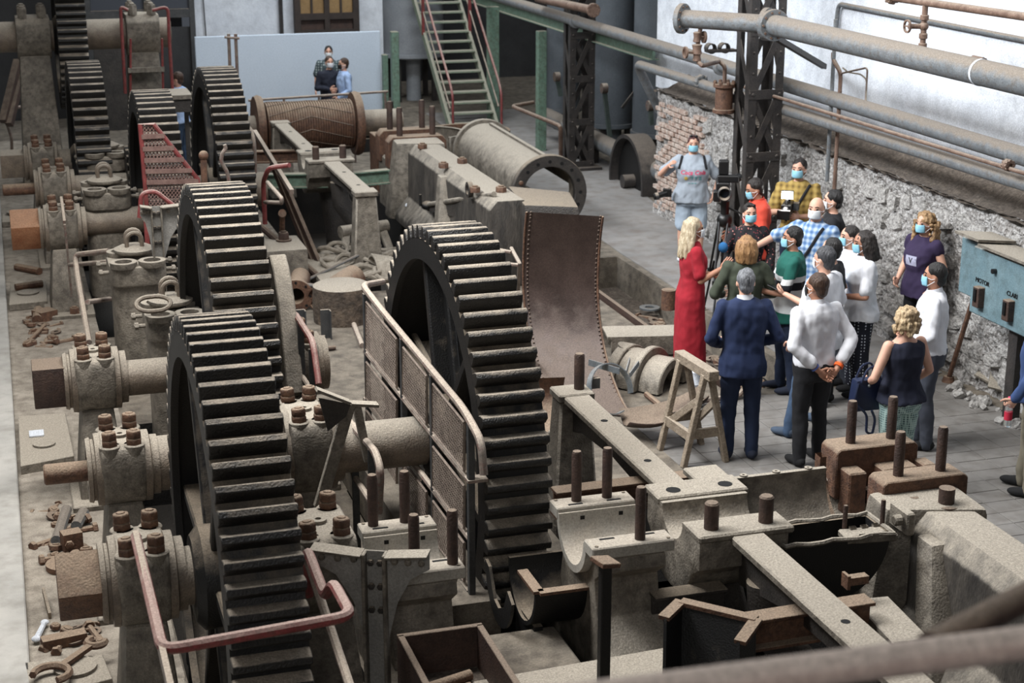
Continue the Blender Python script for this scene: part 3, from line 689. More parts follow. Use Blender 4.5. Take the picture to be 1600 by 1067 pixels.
b = MB(); b.tube([at(833, 160, z=.85), at(800, 166, z=.85), at(876, 197, z=.85), at(876, 260, z=.02)], .035, 10, bend=.12); tag(b.build('bent_handrail', pipe_rust), 'bent dusty handrail behind the first lattice column', 'handrail')

# ------------------------------------------------------------------ riveted lattice columns
def lattice(label, x, y, wx, wy, h, pitch, ph=0):
    g = thing('lattice_column', label, 'column', (x, y, 0))
    for sx in (-1, 1):
        for sy in (-1, 1):
            b = MB(); cx, cy = x + sx * wx / 2, y + sy * wy / 2
            b.box((cx, cy - sy * .0, h / 2), (.10, .014, h)); b.box((cx + sx * .045, cy - sy * .05, h / 2), (.014, .10, h)); b.build('leg', lattice_m, g)
    z = ph; k = 0
    while z + pitch < h:
        for sy in (-1, 1):
            yy = y + sy * wy / 2
            A, B = ((x - wx / 2, yy, z), (x + wx / 2, yy, z + pitch)); C_, D_ = ((x + wx / 2, yy - sy * .015, z), (x - wx / 2, yy - sy * .015, z + pitch))
            MB().bar(A, B, .012, .075, (0, 0, 1)).build('lacing', lattice_m, g)
            if k % 2 == 0: MB().bar(C_, D_, .012, .075).build('lacing', lattice_m, g)
        for sx in (-1, 1):
            xx = x + sx * (wx / 2 + .045)
            MB().bar((xx, y - wy / 2, z), (xx, y + wy / 2, z + pitch), .012, .07).build('lacing', lattice_m, g)
        b = MB(); b.box((x, y - wy / 2 - .01, z), (wx + .1, .014, .11)); b.build('batten', lattice_m, g)
        for sx in (-1, 1):
            b = MB()
            b.lathe([(.022, 0), (.016, .012), (0, .016)], (x + sx * wx / 2, y - wy / 2 - .016, z), -Y_, 8); b.build('rivet', lattice_m, g)
            for q in (.33, .66):
                b = MB(); b.lathe([(.018, 0), (.013, .010), (0, .013)], (x + sx * (wx / 2 - .0), y - wy / 2 - .006, z + pitch * q), -Y_, 8); b.build('rivet', lattice_m, g)
        z += pitch; k += 1
    b = MB(); b.box((x, y, .03), (wx + .3, wy + .3, .06)); b.build('base_plate', lattice_m, g)
P = at(903, 263, z=0); lattice('black lattice column far off by the dark bay', P.x, P.y, .34, .34, 4.6, .72, .1)
lattice('tall black lattice column beside the video camera', 8.62, 18.05, .34, .38, 6.2, .74, .25)
P = at(1126, 79, Y=18.0); b = MB(); b.box((P.x, 18.0, P.z), (.36, .12, .03)); 
for dx in (-.13, .04): b.lathe([(.05, -.05), (.062, -.05), (.062, .05), (.05, .05)], (P.x + dx, 18.0, P.z + .03), Y_, 12, closed=True)
tag(b.build('bracket_shelf', lattice_m), 'small iron bracket sticking out left of the tall lattice column', 'bracket')

# ------------------------------------------------------------------ stair with red rails
SY0, SY1 = 30.55, 34.2; sx0 = at(703, 205, z=0).x; sx1 = at(778, 203, z=0).x
RUN = SY1 - SY0; rise = RUN * .80; n = 17
g = thing('stair', 'steep pale green open stair with red handrails under the roof of the dark bay', 'stair', ((sx0 + sx1) / 2, SY0, 0))
for x_ in (sx0, sx1):
    MB().hexa([V((x_ - .03, SY0 - .05, 0)), V((x_ + .03, SY0 - .05, 0)), V((x_ + .03, SY0 + .22, 0)), V((x_ - .03, SY0 + .22, 0)),
               V((x_ - .03, SY1, rise)), V((x_ + .03, SY1, rise)), V((x_ + .03, SY1 + .22, rise)), V((x_ - .03, SY1 + .22, rise))]).build('stringer', mat('dusty_green_tread', (120, 136, 118), (146, 150, 132), DUST, .7, .7), g)
tme = MB().box((0, 0, 0), (sx1 - sx0 - .06, .21, .035)).mesh('tread', mat('dusty_green_tread', (120, 136, 118), (146, 150, 132), DUST, .7, .7), bevel=.004)
for k in range(n):
    t = (k + .8) / n; o = put('tread', tme, g); o.location = (0, RUN * t, rise * t)
for x_, s_ in ((sx0 - .02, -1), (sx1 + .02, 1)):
    b = MB(); o_ = V((0, 0, .85)); dn = V((0, RUN, rise)).normalized()
    P0 = V((x_, SY0, 0)); b.tube([P0 + V((0, -.1, .02)), P0 + V((0, -.1, .72)), P0 + V((0, .1, .95)), P0 + dn * (rise / dn.z) + V((0, 0, .9))], .024, 8, bend=.12); b.build('handrail', red, g)
    b = MB(); b.tube([P0 + V((0, .1, .45)), P0 + dn * (rise / dn.z) + V((0, 0, .45))], .016, 6); b.build('mid_rail', rail_grey, g)
    b = MB(); b.box(P0 + V((0, RUN * .58, rise * .58 + .42)), (.05, .07, .95)); b.build('rail_post', red, g)
# green steel frame around it
def gpost(label, px_, pyt, pyb, yy, wdt):
    A = at(px_, pyt, Y=yy); B = at(px_, pyb, Y=yy); zb = min(B.z, 0)
    b = MB(); b.box((A.x, yy, (A.z + 0) / 2), (wdt, .16, A.z)); return tag(b.build('green_post', green, bevel=.01), label, 'post')
gpost('free-standing pale green post left of the stair', 616, 49, 190, 30.9, .14)
gpost('green post under the white tank, half in the dark', 601, 85, 190, 31.8, .10)
gpost('dark green post right of the stair, in the bay', 846, 48, 225, 28.2, .16)
gpost('green post standing right of the red stair rail', 770, 10, 200, 31.5, .22)
A = at(752, 0, X=9.55); B = at(1022, 80, X=9.55)
b = MB(); b.box((9.55, (A.y + B.y) / 2 + .6, (A.z + B.z) / 2), (.05, A.y - B.y + 1.2, .22)); b.box((9.55, (A.y + B.y) / 2 + .6, (A.z + B.z) / 2 + .11), (.18, A.y - B.y + 1.2, .02)); b.box((9.55, (A.y + B.y) / 2 + .6, (A.z + B.z) / 2 - .11), (.18, A.y - B.y + 1.2, .02))
tag(b.build('green_girder', green, bevel=.004), 'long pale green girder under the long dusty pipe', 'girder')
# tanks in the bay
def tank(label, px0, px1, pyb, yy, m=tank_m, top=6.0, legs=False):
    A = at(px0, pyb, Y=yy); B = at(px1, pyb, Y=yy); r = (B.x - A.x) / 2; x = (A.x + B.x) / 2; zb = max(A.z, .25)
    g = thing('storage_tank', label, 'tank', (x, yy, 0)); b = MB()
    b.lathe([(0, zb - .05), (r * .25, zb - .05), (r * .99, zb + .03), (r, zb + .08), (r, top)], (x, yy, 0), Z_, 40); b.build('shell', m, g)
    b = MB(); b.lathe([(r, zb + .05), (r + .03, zb + .05), (r + .03, zb + .12), (r, zb + .12)], (x, yy, 0), Z_, 40, closed=True); b.build('bottom_ring', m, g)
    b = MB(); b.cyl((x, yy - r * .2, 0), (x, yy - r * .2, zb), .16, n=16); b.build('outlet_pipe', m, g)
    for k in (1, 3, 5, 7):
        t = PI * k / 4; b = MB(); b.box((x + r * .8 * math.cos(t), yy + r * .8 * math.sin(t), zb / 2), (.10, .10, zb + .05)); b.build('leg', lattice_m, g)
    return g
tank('white rounded tank with outlet pipe, left of the stair', 594, 692, 91, 35.1, mat('dull_white_tank', (148, 152, 158), (164, 168, 173), None, 0, .6, 0, 2, .05, 40))
tank('blue-grey tank behind the first lattice column, leftmost of three', 855, 905, 178, 30.5)
tank('blue-grey tank with levers, middle of three in the dark bay', 918, 988, 212, 28.8)
tank('blue-grey tank hard by the brick wall end, rightmost of three', 990, 1080, 232, 27.6)
for (a, c, lab) in (((944, 138, 953, 215), 1, 'lever with pulley fork hanging on the middle blue-grey tank'), ((870, 120, 876, 150), 1, 'lever hanging on the leftmost blue-grey tank'), ((1016, 165, 1018, 195), 1, 'lever at the wall side of the rightmost blue-grey tank')):
    yy = {944: 27.8, 870: 29.9, 1016: 26.4}[a[0]]; A = at(a[0], a[1], Y=yy); B = at(a[2], a[3], Y=yy)
    g = thing('tank_lever', lab, 'lever', B); b = MB(); b.bar(A, B, .07, .07); b.build('rod', mat('grey_green_lever', (70, 82, 78), (90, 100, 95), DUST, .6, .6), g)
    b = MB(); b.lathe([(.0, -.05), (.09, -.05), (.09, .05), (0, .05)], A, X_, 16); b.build('pulley', rail_grey, g)
b = MB(); A = at(960, 20, Y=29.5); B = at(960, 170, Y=29.5); b.cyl(A, (A.x, 29.5, B.z), .04, n=8)
for dx in (-.5, .5): b.bar((A.x, 27.7, B.z + .9), (A.x + dx, 27.7, B.z + .3), .03, .05)
tag(b.build('tank_agitator_rod', lattice_m), 'thin dark vertical rod with splayed stays before the tanks', 'rod')
# tub at the foot of the stair and the curved plate beside it
P = at(732, 207, Y=28.6); g = thing('round_tub', 'wide rusty round tub at the foot of the stair', 'tub', (P.x, 28.6, 0)); rr = .70
b = MB(); b.lathe([(rr, -.1), (rr, P.z), (rr + .05, P.z), (rr + .05, P.z + .05), (rr - .05, P.z + .05), (rr - .05, .1), (0, .1)], (P.x, 28.6, 0), Z_, 48); b.build('shell', rust, g)
b = MB(); b.lathe([(0, P.z - .08), (rr - .04, P.z - .05)], (P.x, 28.6, 0), Z_, 32); b.build('contents', iron_dark, g)
P = at(650, 185, Y=27.6); b = MB()
b.lathe([(.62, 0), (.66, 0), (.66, .5), (.62, .5)], (P.x + .2, 27.6, .05), Z_, 28, closed=False, a0=R(20), a1=R(235)); o = b.build('curved_casing', iron)
sm = o.modifiers.new('s', 'SOLIDIFY'); sm.thickness = .02; tag(o, 'pale curved sheet casing standing left of the round tub', 'casing')
# grooved roller
P = at(485, 196, z=.95); yr = P.y; xl = at(404, 196, Y=yr).x; xr_ = at(556, 190, Y=yr).x
g = thing('grooved_roller', 'big brown grooved mill roller with end flanges and chevron grooves', 'roller', (xl, yr, 0)); zr = .95; r0 = .40
prof = [(r0 - .02, .10)]; k = .11
while k < xr_ - xl - .11: prof += [(r0, k), (r0, k + .018), (r0 - .016, k + .024), (r0 - .016, k + .034)]; k += .04
prof.append((r0 - .02, xr_ - xl - .10)); b = MB(); b.lathe(prof, (xl, yr, zr), X_, 48); b.build('barrel', rust, g, ang=.3)
for x_ in (xl, xr_): b = MB(); b.lathe([(.1, -.06), (r0 + .10, -.06), (r0 + .12, 0), (r0 + .10, .06), (.1, .06)], (x_, yr, zr), X_, 48, closed=True); b.build('flange', rust, g)
for k in range(12):
    t0 = 2 * PI * k / 12; pts = []
    for i in range(17):
        u = i / 16; t = t0 + abs(u - .5) * .9; pts.append(V((xl + .12 + (xr_ - xl - .24) * u, yr + (r0 + .001) * math.cos(t), zr + (r0 + .001) * math.sin(t))))
    MB().tube(pts, .008, 4).build('chevron_groove', rust_dark, g)
b = MB(); b.lathe([(.2, -.7), (.2, 0), (.2, xr_ - xl), (.21, xr_ - xl + .1), (.21, xr_ - xl + .75)], (xl, yr, zr), X_, 28); b.build('journal', steel, g)
# low rail behind the roller
A = at(388, 157, Y=yr + 1.6); B = at(606, 143, Y=yr + 1.6)
g = thing('low_railing', 'thin grey railing behind the grooved roller', 'railing', (A.x, A.y, 0))
b = MB(); b.tube([A, B], .022, 8); b.build('top_rail', rail_grey, g)
for t in (.02, .25, .5, .75, .98): P = A.lerp(B, t); b = MB(); b.cyl((P.x, P.y, 0), P, .02, n=8); b.build('post', rail_grey, g)
b = MB(); A = at(577, 172, Y=29.2); b.ball((A.x, 29.2, .42), .26, (1, .8, .9)); b.tube([(A.x + .2, 29.2, .6), (A.x + .42, 29.2, .85), (A.x + .45, 29.2, .4)], .03, 8); b.box((A.x, 29.2, .12), (.5, .4, .24))
tag(b.build('small_motor', grease), 'small dark round motor on the floor behind the roller journal', 'motor')
# electrical panel on the wall
g0 = at(1512, 365, X=8.85); g1 = at(1530, 470, X=8.85); zt, zb = 1.60, .94
P0 = at(1512, 420, X=9.12); yA = at(1538, 420, X=9.0).y
g = thing('electrical_cabinet', 'blue-green enamelled switch cabinet with open lids on the stone wall', 'cabinet', (9.0, yA - .8, zb))
b = MB(); b.box((9.02, yA + .12, (zt + zb) / 2 + .06), (.22, .34, zt - zb - .1)); b.build('side_box', panel_m, g, bevel=.01)
b = MB(); b.box((8.98, yA - .75, (zt + zb) / 2), (.30, 1.4, zt - zb)); b.build('body', panel_m, g, bevel=.012)
for dy, w_, zz in ((.05, .42, .10), (-.55, .8, .06)):
    b = MB(); b.box((8.98, yA + dy - .05, zt + zz - .04), (.42, w_, .025), M.Rotation(R(6), 3, 'Y')); b.build('lid', iron, g)
for dy in (-.25, -.75, -1.2):
    b = MB(); b.box((8.80, yA + dy, zb + .20), (.08, .10, .20)); s_ = b.build('socket', rust_dark, g, bevel=.006)
    b = MB(); b.box((8.755, yA + dy, zb + .22), (.02, .04, .12)); b.build('slot', black_m, s_)
b = MB(); b.lathe([(0, -.03), (.025, -.03), (.025, .01), (0, .01)], (8.82, yA - .45, zb + .5), X_, 12); b.build('knob', black_m, g)
def text(body, size, loc, rotm, m, parent, name='lettering', ext=.002, shear=0):
    c = bpy.data.curves.new(name, 'FONT'); c.body = body; c.size = size; c.extrude = ext; c.align_x = 'CENTER'; c.align_y = 'CENTER'; c.shear = shear; c.resolution_u = 3
    o = bpy.data.objects.new('t', c); WS.collection.objects.link(o); WS.view_layers[0].update(); me = bpy.data.meshes.new_from_object(o.evaluated_get(WS.view_layers[0].depsgraph)); WS.collection.objects.unlink(o); TRASH.append(o)
    me.materials.clear(); me.materials.append(m); o = bpy.data.objects.new(name, me); COL.objects.link(o)
    if parent is not None:
        o.parent = parent; off = V((0, 0, 0)); p = parent
        while p is not None: off += p.location; p = p.parent
        loc = V(loc) - off
    o.location = loc; o.rotation_euler = rotm.to_euler(); return o
RW = M(((0, 0, -1), (-1, 0, 0), (0, 1, 0)))   # lettering that reads on a face looking to -X
text('MOTOR', .065, (8.825, yA - .25, zb + .345), RW, black_m, g); text('CLARI', .065, (8.825, yA - .75, zb + .345), RW, black_m, g)
P = at(1578, 560, X=8.95); b = MB(); b.box((8.98, P.y - .05, .48), (.10, .14, .96)); tag(b.build('dark_post', lattice_m), 'dark post under the blue-green cabinet', 'post')
# ------------------------------------------------------------------ engine frames: beam, saddle block, beam
def stud(parent, p, h, r=.034, m=None, name='stud'):
    b = MB(); b.lathe([(r, 0), (r, h * .94), (r * .8, h)], p, Z_, 14); return b.build(name, m or rust_dark, parent)
def engine_frame(label, yc, yf, yn, leg_f, leg_n, zt=1.1, studs=True):
    g = thing('engine_casting', label, 'machine', (4.25, yc, 0))
    # cast beams with top flange, thin web and lower flange
    for nm, a, c, xa, xb in (('far_beam', yc + .45, yf, 4.08, 4.27), ('near_beam', yn, yc - .42, 4.20, 4.40)):
        x0, x1 = xa - .01, xb + .02; b = MB(); n = 8
        b.box(((x0 + x1) / 2, (a + c) / 2, zt - .03), (x1 - x0, c - a, .06)); b.build(nm, iron, g, bevel=.012)
        w_ = MB(); L_ = c - a; q = [(0, 0), (L_, 0), (L_, -.32), (L_ * .82, -.20), (L_ * .5, -.15), (L_ * .18, -.20), (0, -.34)]
        w_.prism(q, ((x0 + x1) / 2 - .03, a, zt - .05), Y_, Z_, X_ * .06); w_.build('web', iron_dark, g, bevel=.008)
        for yy in (a + L_ * .22, a + L_ * .62):
            h_ = MB(); h_.cyl(((x0 + x1) / 2, yy, zt - .002), ((x0 + x1) / 2, yy, zt + .0015), .028, n=14); h_.build('bolt_hole', void_m, g)
    # saddle: U-shaped seat for the main bearing, axis along x
    ri, ro = .17, .34; q = []
    for k in range(15): a = PI + PI * k / 14; q.append((ri * math.cos(a), ri * math.sin(a)))
    q += [(ri, .0), (.44, .0), (.44, -.22), (ro, -.30)]
    for k in range(1, 12): a = -PI * k / 12; q.append((ro * math.cos(a), -.26 + ro * .75 * math.sin(a)))
    q += [(-ro, -.30), (-.46, -.22), (-.46, 0), (-ri, 0)]
    b = MB(); b.prism(q, (3.98, yc, zt), Y_, Z_, X_ * .62); b.build('saddle', iron, g, bevel=.015, seg=2)
    for sy in (-1, 1):
        b = MB(); b.box((4.30, yc + sy * .345, zt - .005), (.66, .27, .05)); b.build('cap_seat', iron, g, bevel=.012)
        for x_ in (4.12, 4.50):
            if sy > 0:
                h_ = MB(); h_.cyl((x_, yc + .32, zt + .019), (x_, yc + .32, zt + .0225), .05, n=18); h_.build('bolt_hole', void_m, g)
            elif studs: stud(g, (x_ - .02, yc - .36, zt), .20, .048)
    for yy, on in ((yf - .1, leg_f), (yn + .1, leg_n)):
        if not on: continue
        x_ = 4.18 if yy > yc else 4.30
        b = MB(); b.hexa([V((x_ - .20, yy - .16, -.1)), V((x_ + .2, yy - .16, -.1)), V((x_ + .2, yy + .16, -.1)), V((x_ - .2, yy + .16, -.1)),
                          V((x_ - .13, yy - .10, zt - .05)), V((x_ + .13, yy - .10, zt - .05)), V((x_ + .13, yy + .12, zt - .05)), V((x_ - .13, yy + .12, zt - .05))]); b.build('leg', iron, g, bevel=.02)
        b = MB(); b.box((x_, yy, zt - .02), (.30, .26, .07)); b.build('leg_head', iron, g, bevel=.012)
    for yy, r_, sw in ((yc - .65, .13, .25), (yc + .15, .16, 0)):
        b = MB(); b.tube([(4.35, yy, zt - .25), (4.38, yy, .55), (4.45 + sw, yy - .1, .1), (4.5 + sw, yy - .12, -.85)], [r_ * .9, r_, r_ * 1.1, r_ * 1.1], 18, bend=.0); b.build('bent_support', iron_dark, g)
    return g
g = engine_frame('long cast beam with U-shaped saddle block in front of the man in the navy suit', 9.37, 12.05, 5.4, True, True)
stud(g, (4.24, 11.95, 1.11), .30, .042)
b = MB(); b.box((4.52, 9.96, 1.05), (.26, .42, .05)); b.build('top_plate', iron, g, bevel=.01)
engine_frame('cast beam with saddle block of the far engine, in front of the grooved roller', 22.9, 26.1, 20.2, True, True)

# saddles with studs on the engine axis
def split_bearing(label, x0, x1, yc, zt, nslots=2, shell=True, pl=.98, studs4=((.3, 1), (.7, 1), (.62, -1))):
    g = thing('open_bearing', label, 'bearing', ((x0 + x1) / 2, yc, 0)); w_ = x1 - x0; pale = mat('pale_white_metal', (150, 146, 138), (176, 171, 161), (176, 164, 148), .7, .6, 0, 4, .1, 60)
    b = MB(); b.lathe([(.235, 0), (.30, 0), (.30, w_), (.235, w_)], (x0, yc, zt - .02), X_, 28, closed=True, a0=PI * .0, a1=PI) if False else None
    q = [(.24 * math.cos(PI + PI * k / 14), .24 * math.sin(PI + PI * k / 14)) for k in range(15)]; q2 = [(.29 * math.cos(-PI * k / 14), .29 * math.sin(-PI * k / 14)) for k in range(15)]
    b = MB(); b.prism(q + [(.24, .0)] + q2, (x0, yc, zt - .02), Y_, Z_, X_ * w_); b.build('shell', pale, g)
    for sy in (-1, 1):
        b = MB(); b.box(((x0 + x1) / 2, yc + sy * .345, zt - .03), (w_ * 1.02, .17, .08)); f = b.build('cap_flange', pale if shell else iron, g, bevel=.008)
        for k in range(nslots):
            s_ = MB(); s_.box((x0 + w_ * (k + .5) / nslots, yc + sy * .30, zt + .0105), (.10, .022, .003)); s_.build('oil_slot', void_m, f)
            if sy > 0: s_ = MB(); s_.box((x0 + w_ * (k + .6) / nslots, yc + .239, zt - .10), (.03, .012, .10)); s_.build('oil_groove', void_m, f)
        for x_ in (x0 + .03, x1 - .03):
            s_ = MB(); s_.cyl((x_, yc + sy * .40, zt + .01), (x_, yc + sy * .40, zt + .016), .012, n=8); s_.build('screw', iron_dark, f)
    q = [(-.30, -.08), (-.42, -.08), (-.44, -.16), (-.30, -.26), (-.36, -.5), (-max(.37, .62 * pl), -.72), (-max(.375, .95 * pl), -.80), (-max(.38, pl), -zt), (.98, -zt), (.95, -.80), (.62, -.72), (.36, -.5), (.30, -.26), (.44, -.16), (.42, -.08), (.30, -.08)] + [(.285 * math.cos(-PI * k / 12), -.03 + .285 * math.sin(-PI * k / 12)) for k in range(13)]
    b = MB(); b.prism(q, (x0 + w_ * .10, yc, zt), Y_, Z_, X_ * w_ * .8); b.build('pedestal', iron, g, bevel=.03, seg=2)
    for t, sy in studs4: stud(g, (x0 + w_ * t, yc + sy * .36, zt), .36, .034)
    b = MB(); p = (x0 + w_ * .5, yc - .80 * pl, zt - .78) if pl > .5 else tuple(at(658, 985, z=.45)); b.lathe([(.11, 0), (.11, .02), (.08, .03)], p, Z_, 18); b.nut((p[0], p[1], p[2] + .03), Z_, .078, .10, .45); b.build('foundation_bolt', rust, g, bevel=.004)
    return g
split_bearing('open white-metal bearing with three studs between the middle gear wheel and the long beam', 3.28, 3.82, 9.37, 1.1)
split_bearing('open white-metal bearing with four studs behind the riveted bracket post', 1.98, 2.46, 9.40, 1.08, pl=.36, studs4=((.18, 1), (.62, 1), (.38, -1), (.88, -1)))

# brown cheek blocks of the crank bearing, with crank trough
g = thing('crank_bearing', 'pair of brown bearing blocks with four upright studs before the navy sleeveless top', 'bearing', (5.8, 9.8, 0))
for y0, y1, lab in ((10.05, 10.30, 'far'), (9.38, 9.60, 'near')):
    xs0, xs1 = 5.54, 6.20
    b = MB(); q = [(xs0, .74), (xs0, 1.09), (xs0 + .03, 1.12), (xs1 - .03, 1.12), (xs1, 1.09), (xs1, .74)]
    b.prism(q, (0, y0, 0), X_, Z_, Y_ * (y1 - y0)); b.build('cheek_block', rust, g, bevel=.008)
    for x_ in (xs0 + .17, xs1 - .16): stud(g, (x_, (y0 + y1) / 2, 1.12), .32, .036)
for x_, w_ in ((5.64, .14), (5.98, .28), (6.22, .10)):
    b = MB(); b.box((x_, 9.98, .82), (w_, .16, .34)); b.build('shim_pad', rust, g, bevel=.012)
b = MB(); b.box((5.78, 9.96, .78), (.09, .10, .12)); b.cyl((5.78, 9.90, .80), (5.78, 9.86, .80), .03, n=10); b.build('wedge_nut', rust_dark, g, bevel=.01)
q = [(.34 * math.cos(PI + PI * k / 14), .34 * math.sin(PI + PI * k / 14)) for k in range(15)] + [(.55, 0), (.55, -.55), (-.45, -.55), (-.45, 0)]
b = MB(); b.prism(q, (5.50, 9.83, .86), Y_, Z_, X_ * .70); b.build('saddle', iron, g, bevel=.015)
b = MB(); b.lathe([(.42, 0), (.50, 0), (.50, .05), (.42, .05)], (5.40, 9.62, 1.05), X_, 40, closed=True, a0=R(-130), a1=R(5)); b.build('end_ring', rust, g)
g = thing('crank_trough', 'dusty half-round sheet trough in front of the white-shirted man with hands behind', 'trough', (4.95, 9.4, .5))
b = MB(); b.lathe([(.49, 0), (.51, 0), (.51, .74), (.49, .74)], (4.64, 9.42, 1.05), X_, 40, closed=True, a0=R(262), a1=R(360)); o = b.build('shell', iron, g)
def find_low(o):  # turn the half shell so that its hollow faces up
    return sum(v.co.z for v in o.data.vertices) / len(o.data.vertices)
b = MB()
for k in range(3): b.lathe([(.01, 0), (.028, 0), (.028, .02), (.01, .02)], (4.75 + k * .25, 9.93, 1.05), Z_, 10, closed=True)
b.bar((4.63, 9.92, 1.05), (5.38, 9.92, 1.05), .04, .02); b.build('lip', iron, g)
g = thing('oil_pan', 'dark round-bellied oil pan with small bearing caps beside the brown blocks', 'casing', (5.0, 9.0, .6))
q = [(-.38, 0)] + [(.38 * math.cos(PI + PI * k / 18), .43 * math.sin(PI + PI * k / 18)) for k in range(1, 18)] + [(.38, 0)]
b = MB(); b.prism(q, (4.95, 8.90, .98), X_, Z_, Y_ * .02); b.prism(q, (4.95, 9.20, .98), X_, Z_, Y_ * .02); b.prism(q[:] + [(.36 * math.cos(-PI * k / 18), .41 * math.sin(-PI * k / 18)) for k in range(0, 19)], (4.95, 8.91, .98), X_, Z_, Y_ * .30); b.build('belly', grease, g)
b = MB(); pts = []
for k in range(36):
    t = k / 36 * 4; e = int(t); f = t - e; c_ = [(4.56, 8.88), (5.34, 8.88), (5.34, 9.23), (4.56, 9.23), (4.56, 8.88)]; x = c_[e][0] + (c_[e + 1][0] - c_[e][0]) * f; y = c_[e][1] + (c_[e + 1][1] - c_[e][1]) * f
    pts.append((x, y + .018 * math.sin(k * 1.9), .985))
b.tube(pts, .016, 6, closed=True); b.build('rim', iron, g)
for k in range(3):
    b = MB(); b.lathe([(.055, 0), (.085, 0), (.085, .045), (.055, .045)], (5.10 + k * .085, 8.96, .995), X_, 16, closed=True, a0=R(180), a1=R(360)); b.build('bearing_cap', iron, g)
b = MB(); b.box((5.20, 8.96, .955), (.36, .16, .05), R(-6)); b.build('cap_seat', iron, g, bevel=.01)
stud(g, (5.08, 9.06, .98), .16, .016); stud(g, (5.34, 9.03, .98), .18, .016)
b = MB(); b.box((5.50, 9.05, 1.0), (.06, .24, .16)); b.cyl((5.46, 8.99, 1.02), (5.40, 8.99, 1.02), .04, n=12); b.build('flange', iron, g, bevel=.02)

# engine beds (long castings along the right side of each engine)
bed_m = mat('oil_streaked_iron', (52, 49, 46), (86, 80, 73), DUST, .95, .6, 0, 4, .25, 50, (40, 37, 35), .3, stretch=(1, 1, .35))
def bed(label, x0, x1, yn, yf, zt, ribs, shoulder=True):
    g = thing('engine_bed', label, 'machine', ((x0 + x1) / 2, (yn + yf) / 2, 0))
    q = [(x0 - .22, 0), (x1 + .22, 0), (x1 + .18, .12), (x1, .35), (x1, zt - .10), (x1 - .09, zt), (x0 + .10, zt), (x0, zt - .12), (x0 - .02, .35), (x0 - .2, .12)]
    b = MB(); b.prism(q, (0, yn, 0), X_, Z_, Y_ * (yf - yn)); b.build('casting', bed_m, g, bevel=.02, seg=2)
    if shoulder:
        b = MB(); b.hexa([V((x0 - .30, yf - .32, .0)), V((x1 + .02, yf - .50, .0)), V((x1 + .02, yf + .02, .0)), V((x0 - .30, yf + .02, .0)),
                          V((x0 - .16, yf - .28, zt + .02)), V((x1, yf - .48, zt + .02)), V((x1, yf, zt + .04)), V((x0 - .16, yf, zt + .04))]); b.build('shoulder', iron, g, bevel=.05, seg=2)
    for yy, dy in ribs:
        b = MB(); b.hexa([V((x0 - .28, yy - .12 - dy, 0)), V((x0 + .05, yy - .12 - dy, 0)), V((x0 + .05, yy + .12 - dy, 0)), V((x0 - .28, yy + .12 - dy, 0)),
                          V((x0 - .07, yy - .10, zt - .08)), V((x0 + .05, yy - .10, zt - .08)), V((x0 + .05, yy + .10, zt - .08)), V((x0 - .07, yy + .10, zt - .08))]); b.build('rib', iron, g, bevel=.03, seg=2)
    return g
g = bed('massive engine bed casting in the lower right corner', 5.62, 6.12, 4.4, 9.46, 1.0, [(8.85, .45), (6.4, .3)])
for px_, py_, r_, h_ in ((1478, 782, .055, .13), (1428, 775, .03, .03)):
    P = at(px_, py_ + 8, z=1.0); b = MB(); b.lathe([(.10, 0), (.10, .015), (r_ + .01, .02)], P, Z_, 18); b.cyl(P, P + Z_ * h_, r_, n=16); b.build('bolt', rust_dark, g)
g = bed('long far engine bed casting left of the fallen steam cylinder', 5.62, 6.15, 19.2, 23.75, 1.1, [(21.4, .5)])
b = MB(); b.hexa([V((6.0, 19.0, 0)), V((6.7, 18.6, 0)), V((6.9, 19.6, 0)), V((6.15, 20.2, 0)), V((6.0, 19.0, 1.08)), V((6.6, 18.7, 1.08)), V((6.8, 19.6, 1.08)), V((6.15, 20.2, 1.08))]); b.build('end_box', iron_dark, g, bevel=.04, seg=2)
for px_, py_ in ((693, 262), (660, 232), (742, 300), (722, 255), (783, 300)):
    P = at(px_, py_, z=1.1); b = MB(); b.nut(P, Z_, .07, .07, .6); b.build('bolt', rust, g)
b = MB(); p = at(737, 296, X=5.60); b.lathe([(.06, 0), (.10, 0), (.10, .06), (.06, .06)], p, -X_, 18, closed=True); b.build('bushing', iron_dark, g)
A = at(668, 321, X=5.5); B = at(772, 312, X=5.75)
g2 = thing('pipe_bracket', 'dark bracket arm with clamp in front of the far engine bed', 'bracket', A)
b = MB(); b.prism([(0, -.02), (1.0, .06), (1.0, -.28), (.45, -.20), (0, -.08)], A, (B - A), Z_, Y_ * .08); b.build('arm', iron_dark, g2, bevel=.01)
b = MB(); b.tube([A + Z_ * .01, B + Z_ * .07], .035, 10); b.build('pipe_top', iron, g2)
b = MB(); b.ball(A, .09, (1, 1, .7)); b.tube([A - X_ * .1, A - X_ * .1 + Z_ * .16], .018, 6); b.build('clamp', grease, g2)
g = thing('crank_bearing', 'brown bearing blocks with upright studs at the far end, before the round tub', 'bearing', (5.8, 24.1, 0))
for y0, y1 in ((24.35, 24.62), (23.72, 23.98)):
    b = MB(); b.prism([(5.40, .7), (5.40, 1.08), (5.47, 1.16), (6.22, 1.16), (6.28, 1.08), (6.28, .7)], (0, y0, 0), X_, Z_, Y_ * (y1 - y0)); b.build('cheek_block', rust, g, bevel=.008)
    for x_ in (5.60, 6.10): stud(g, (x_, (y0 + y1) / 2, 1.16), .42, .045)
b = MB(); b.box((5.84, 24.16, .4), (.8, .9, .8)); b.build('saddle', iron, g, bevel=.03)

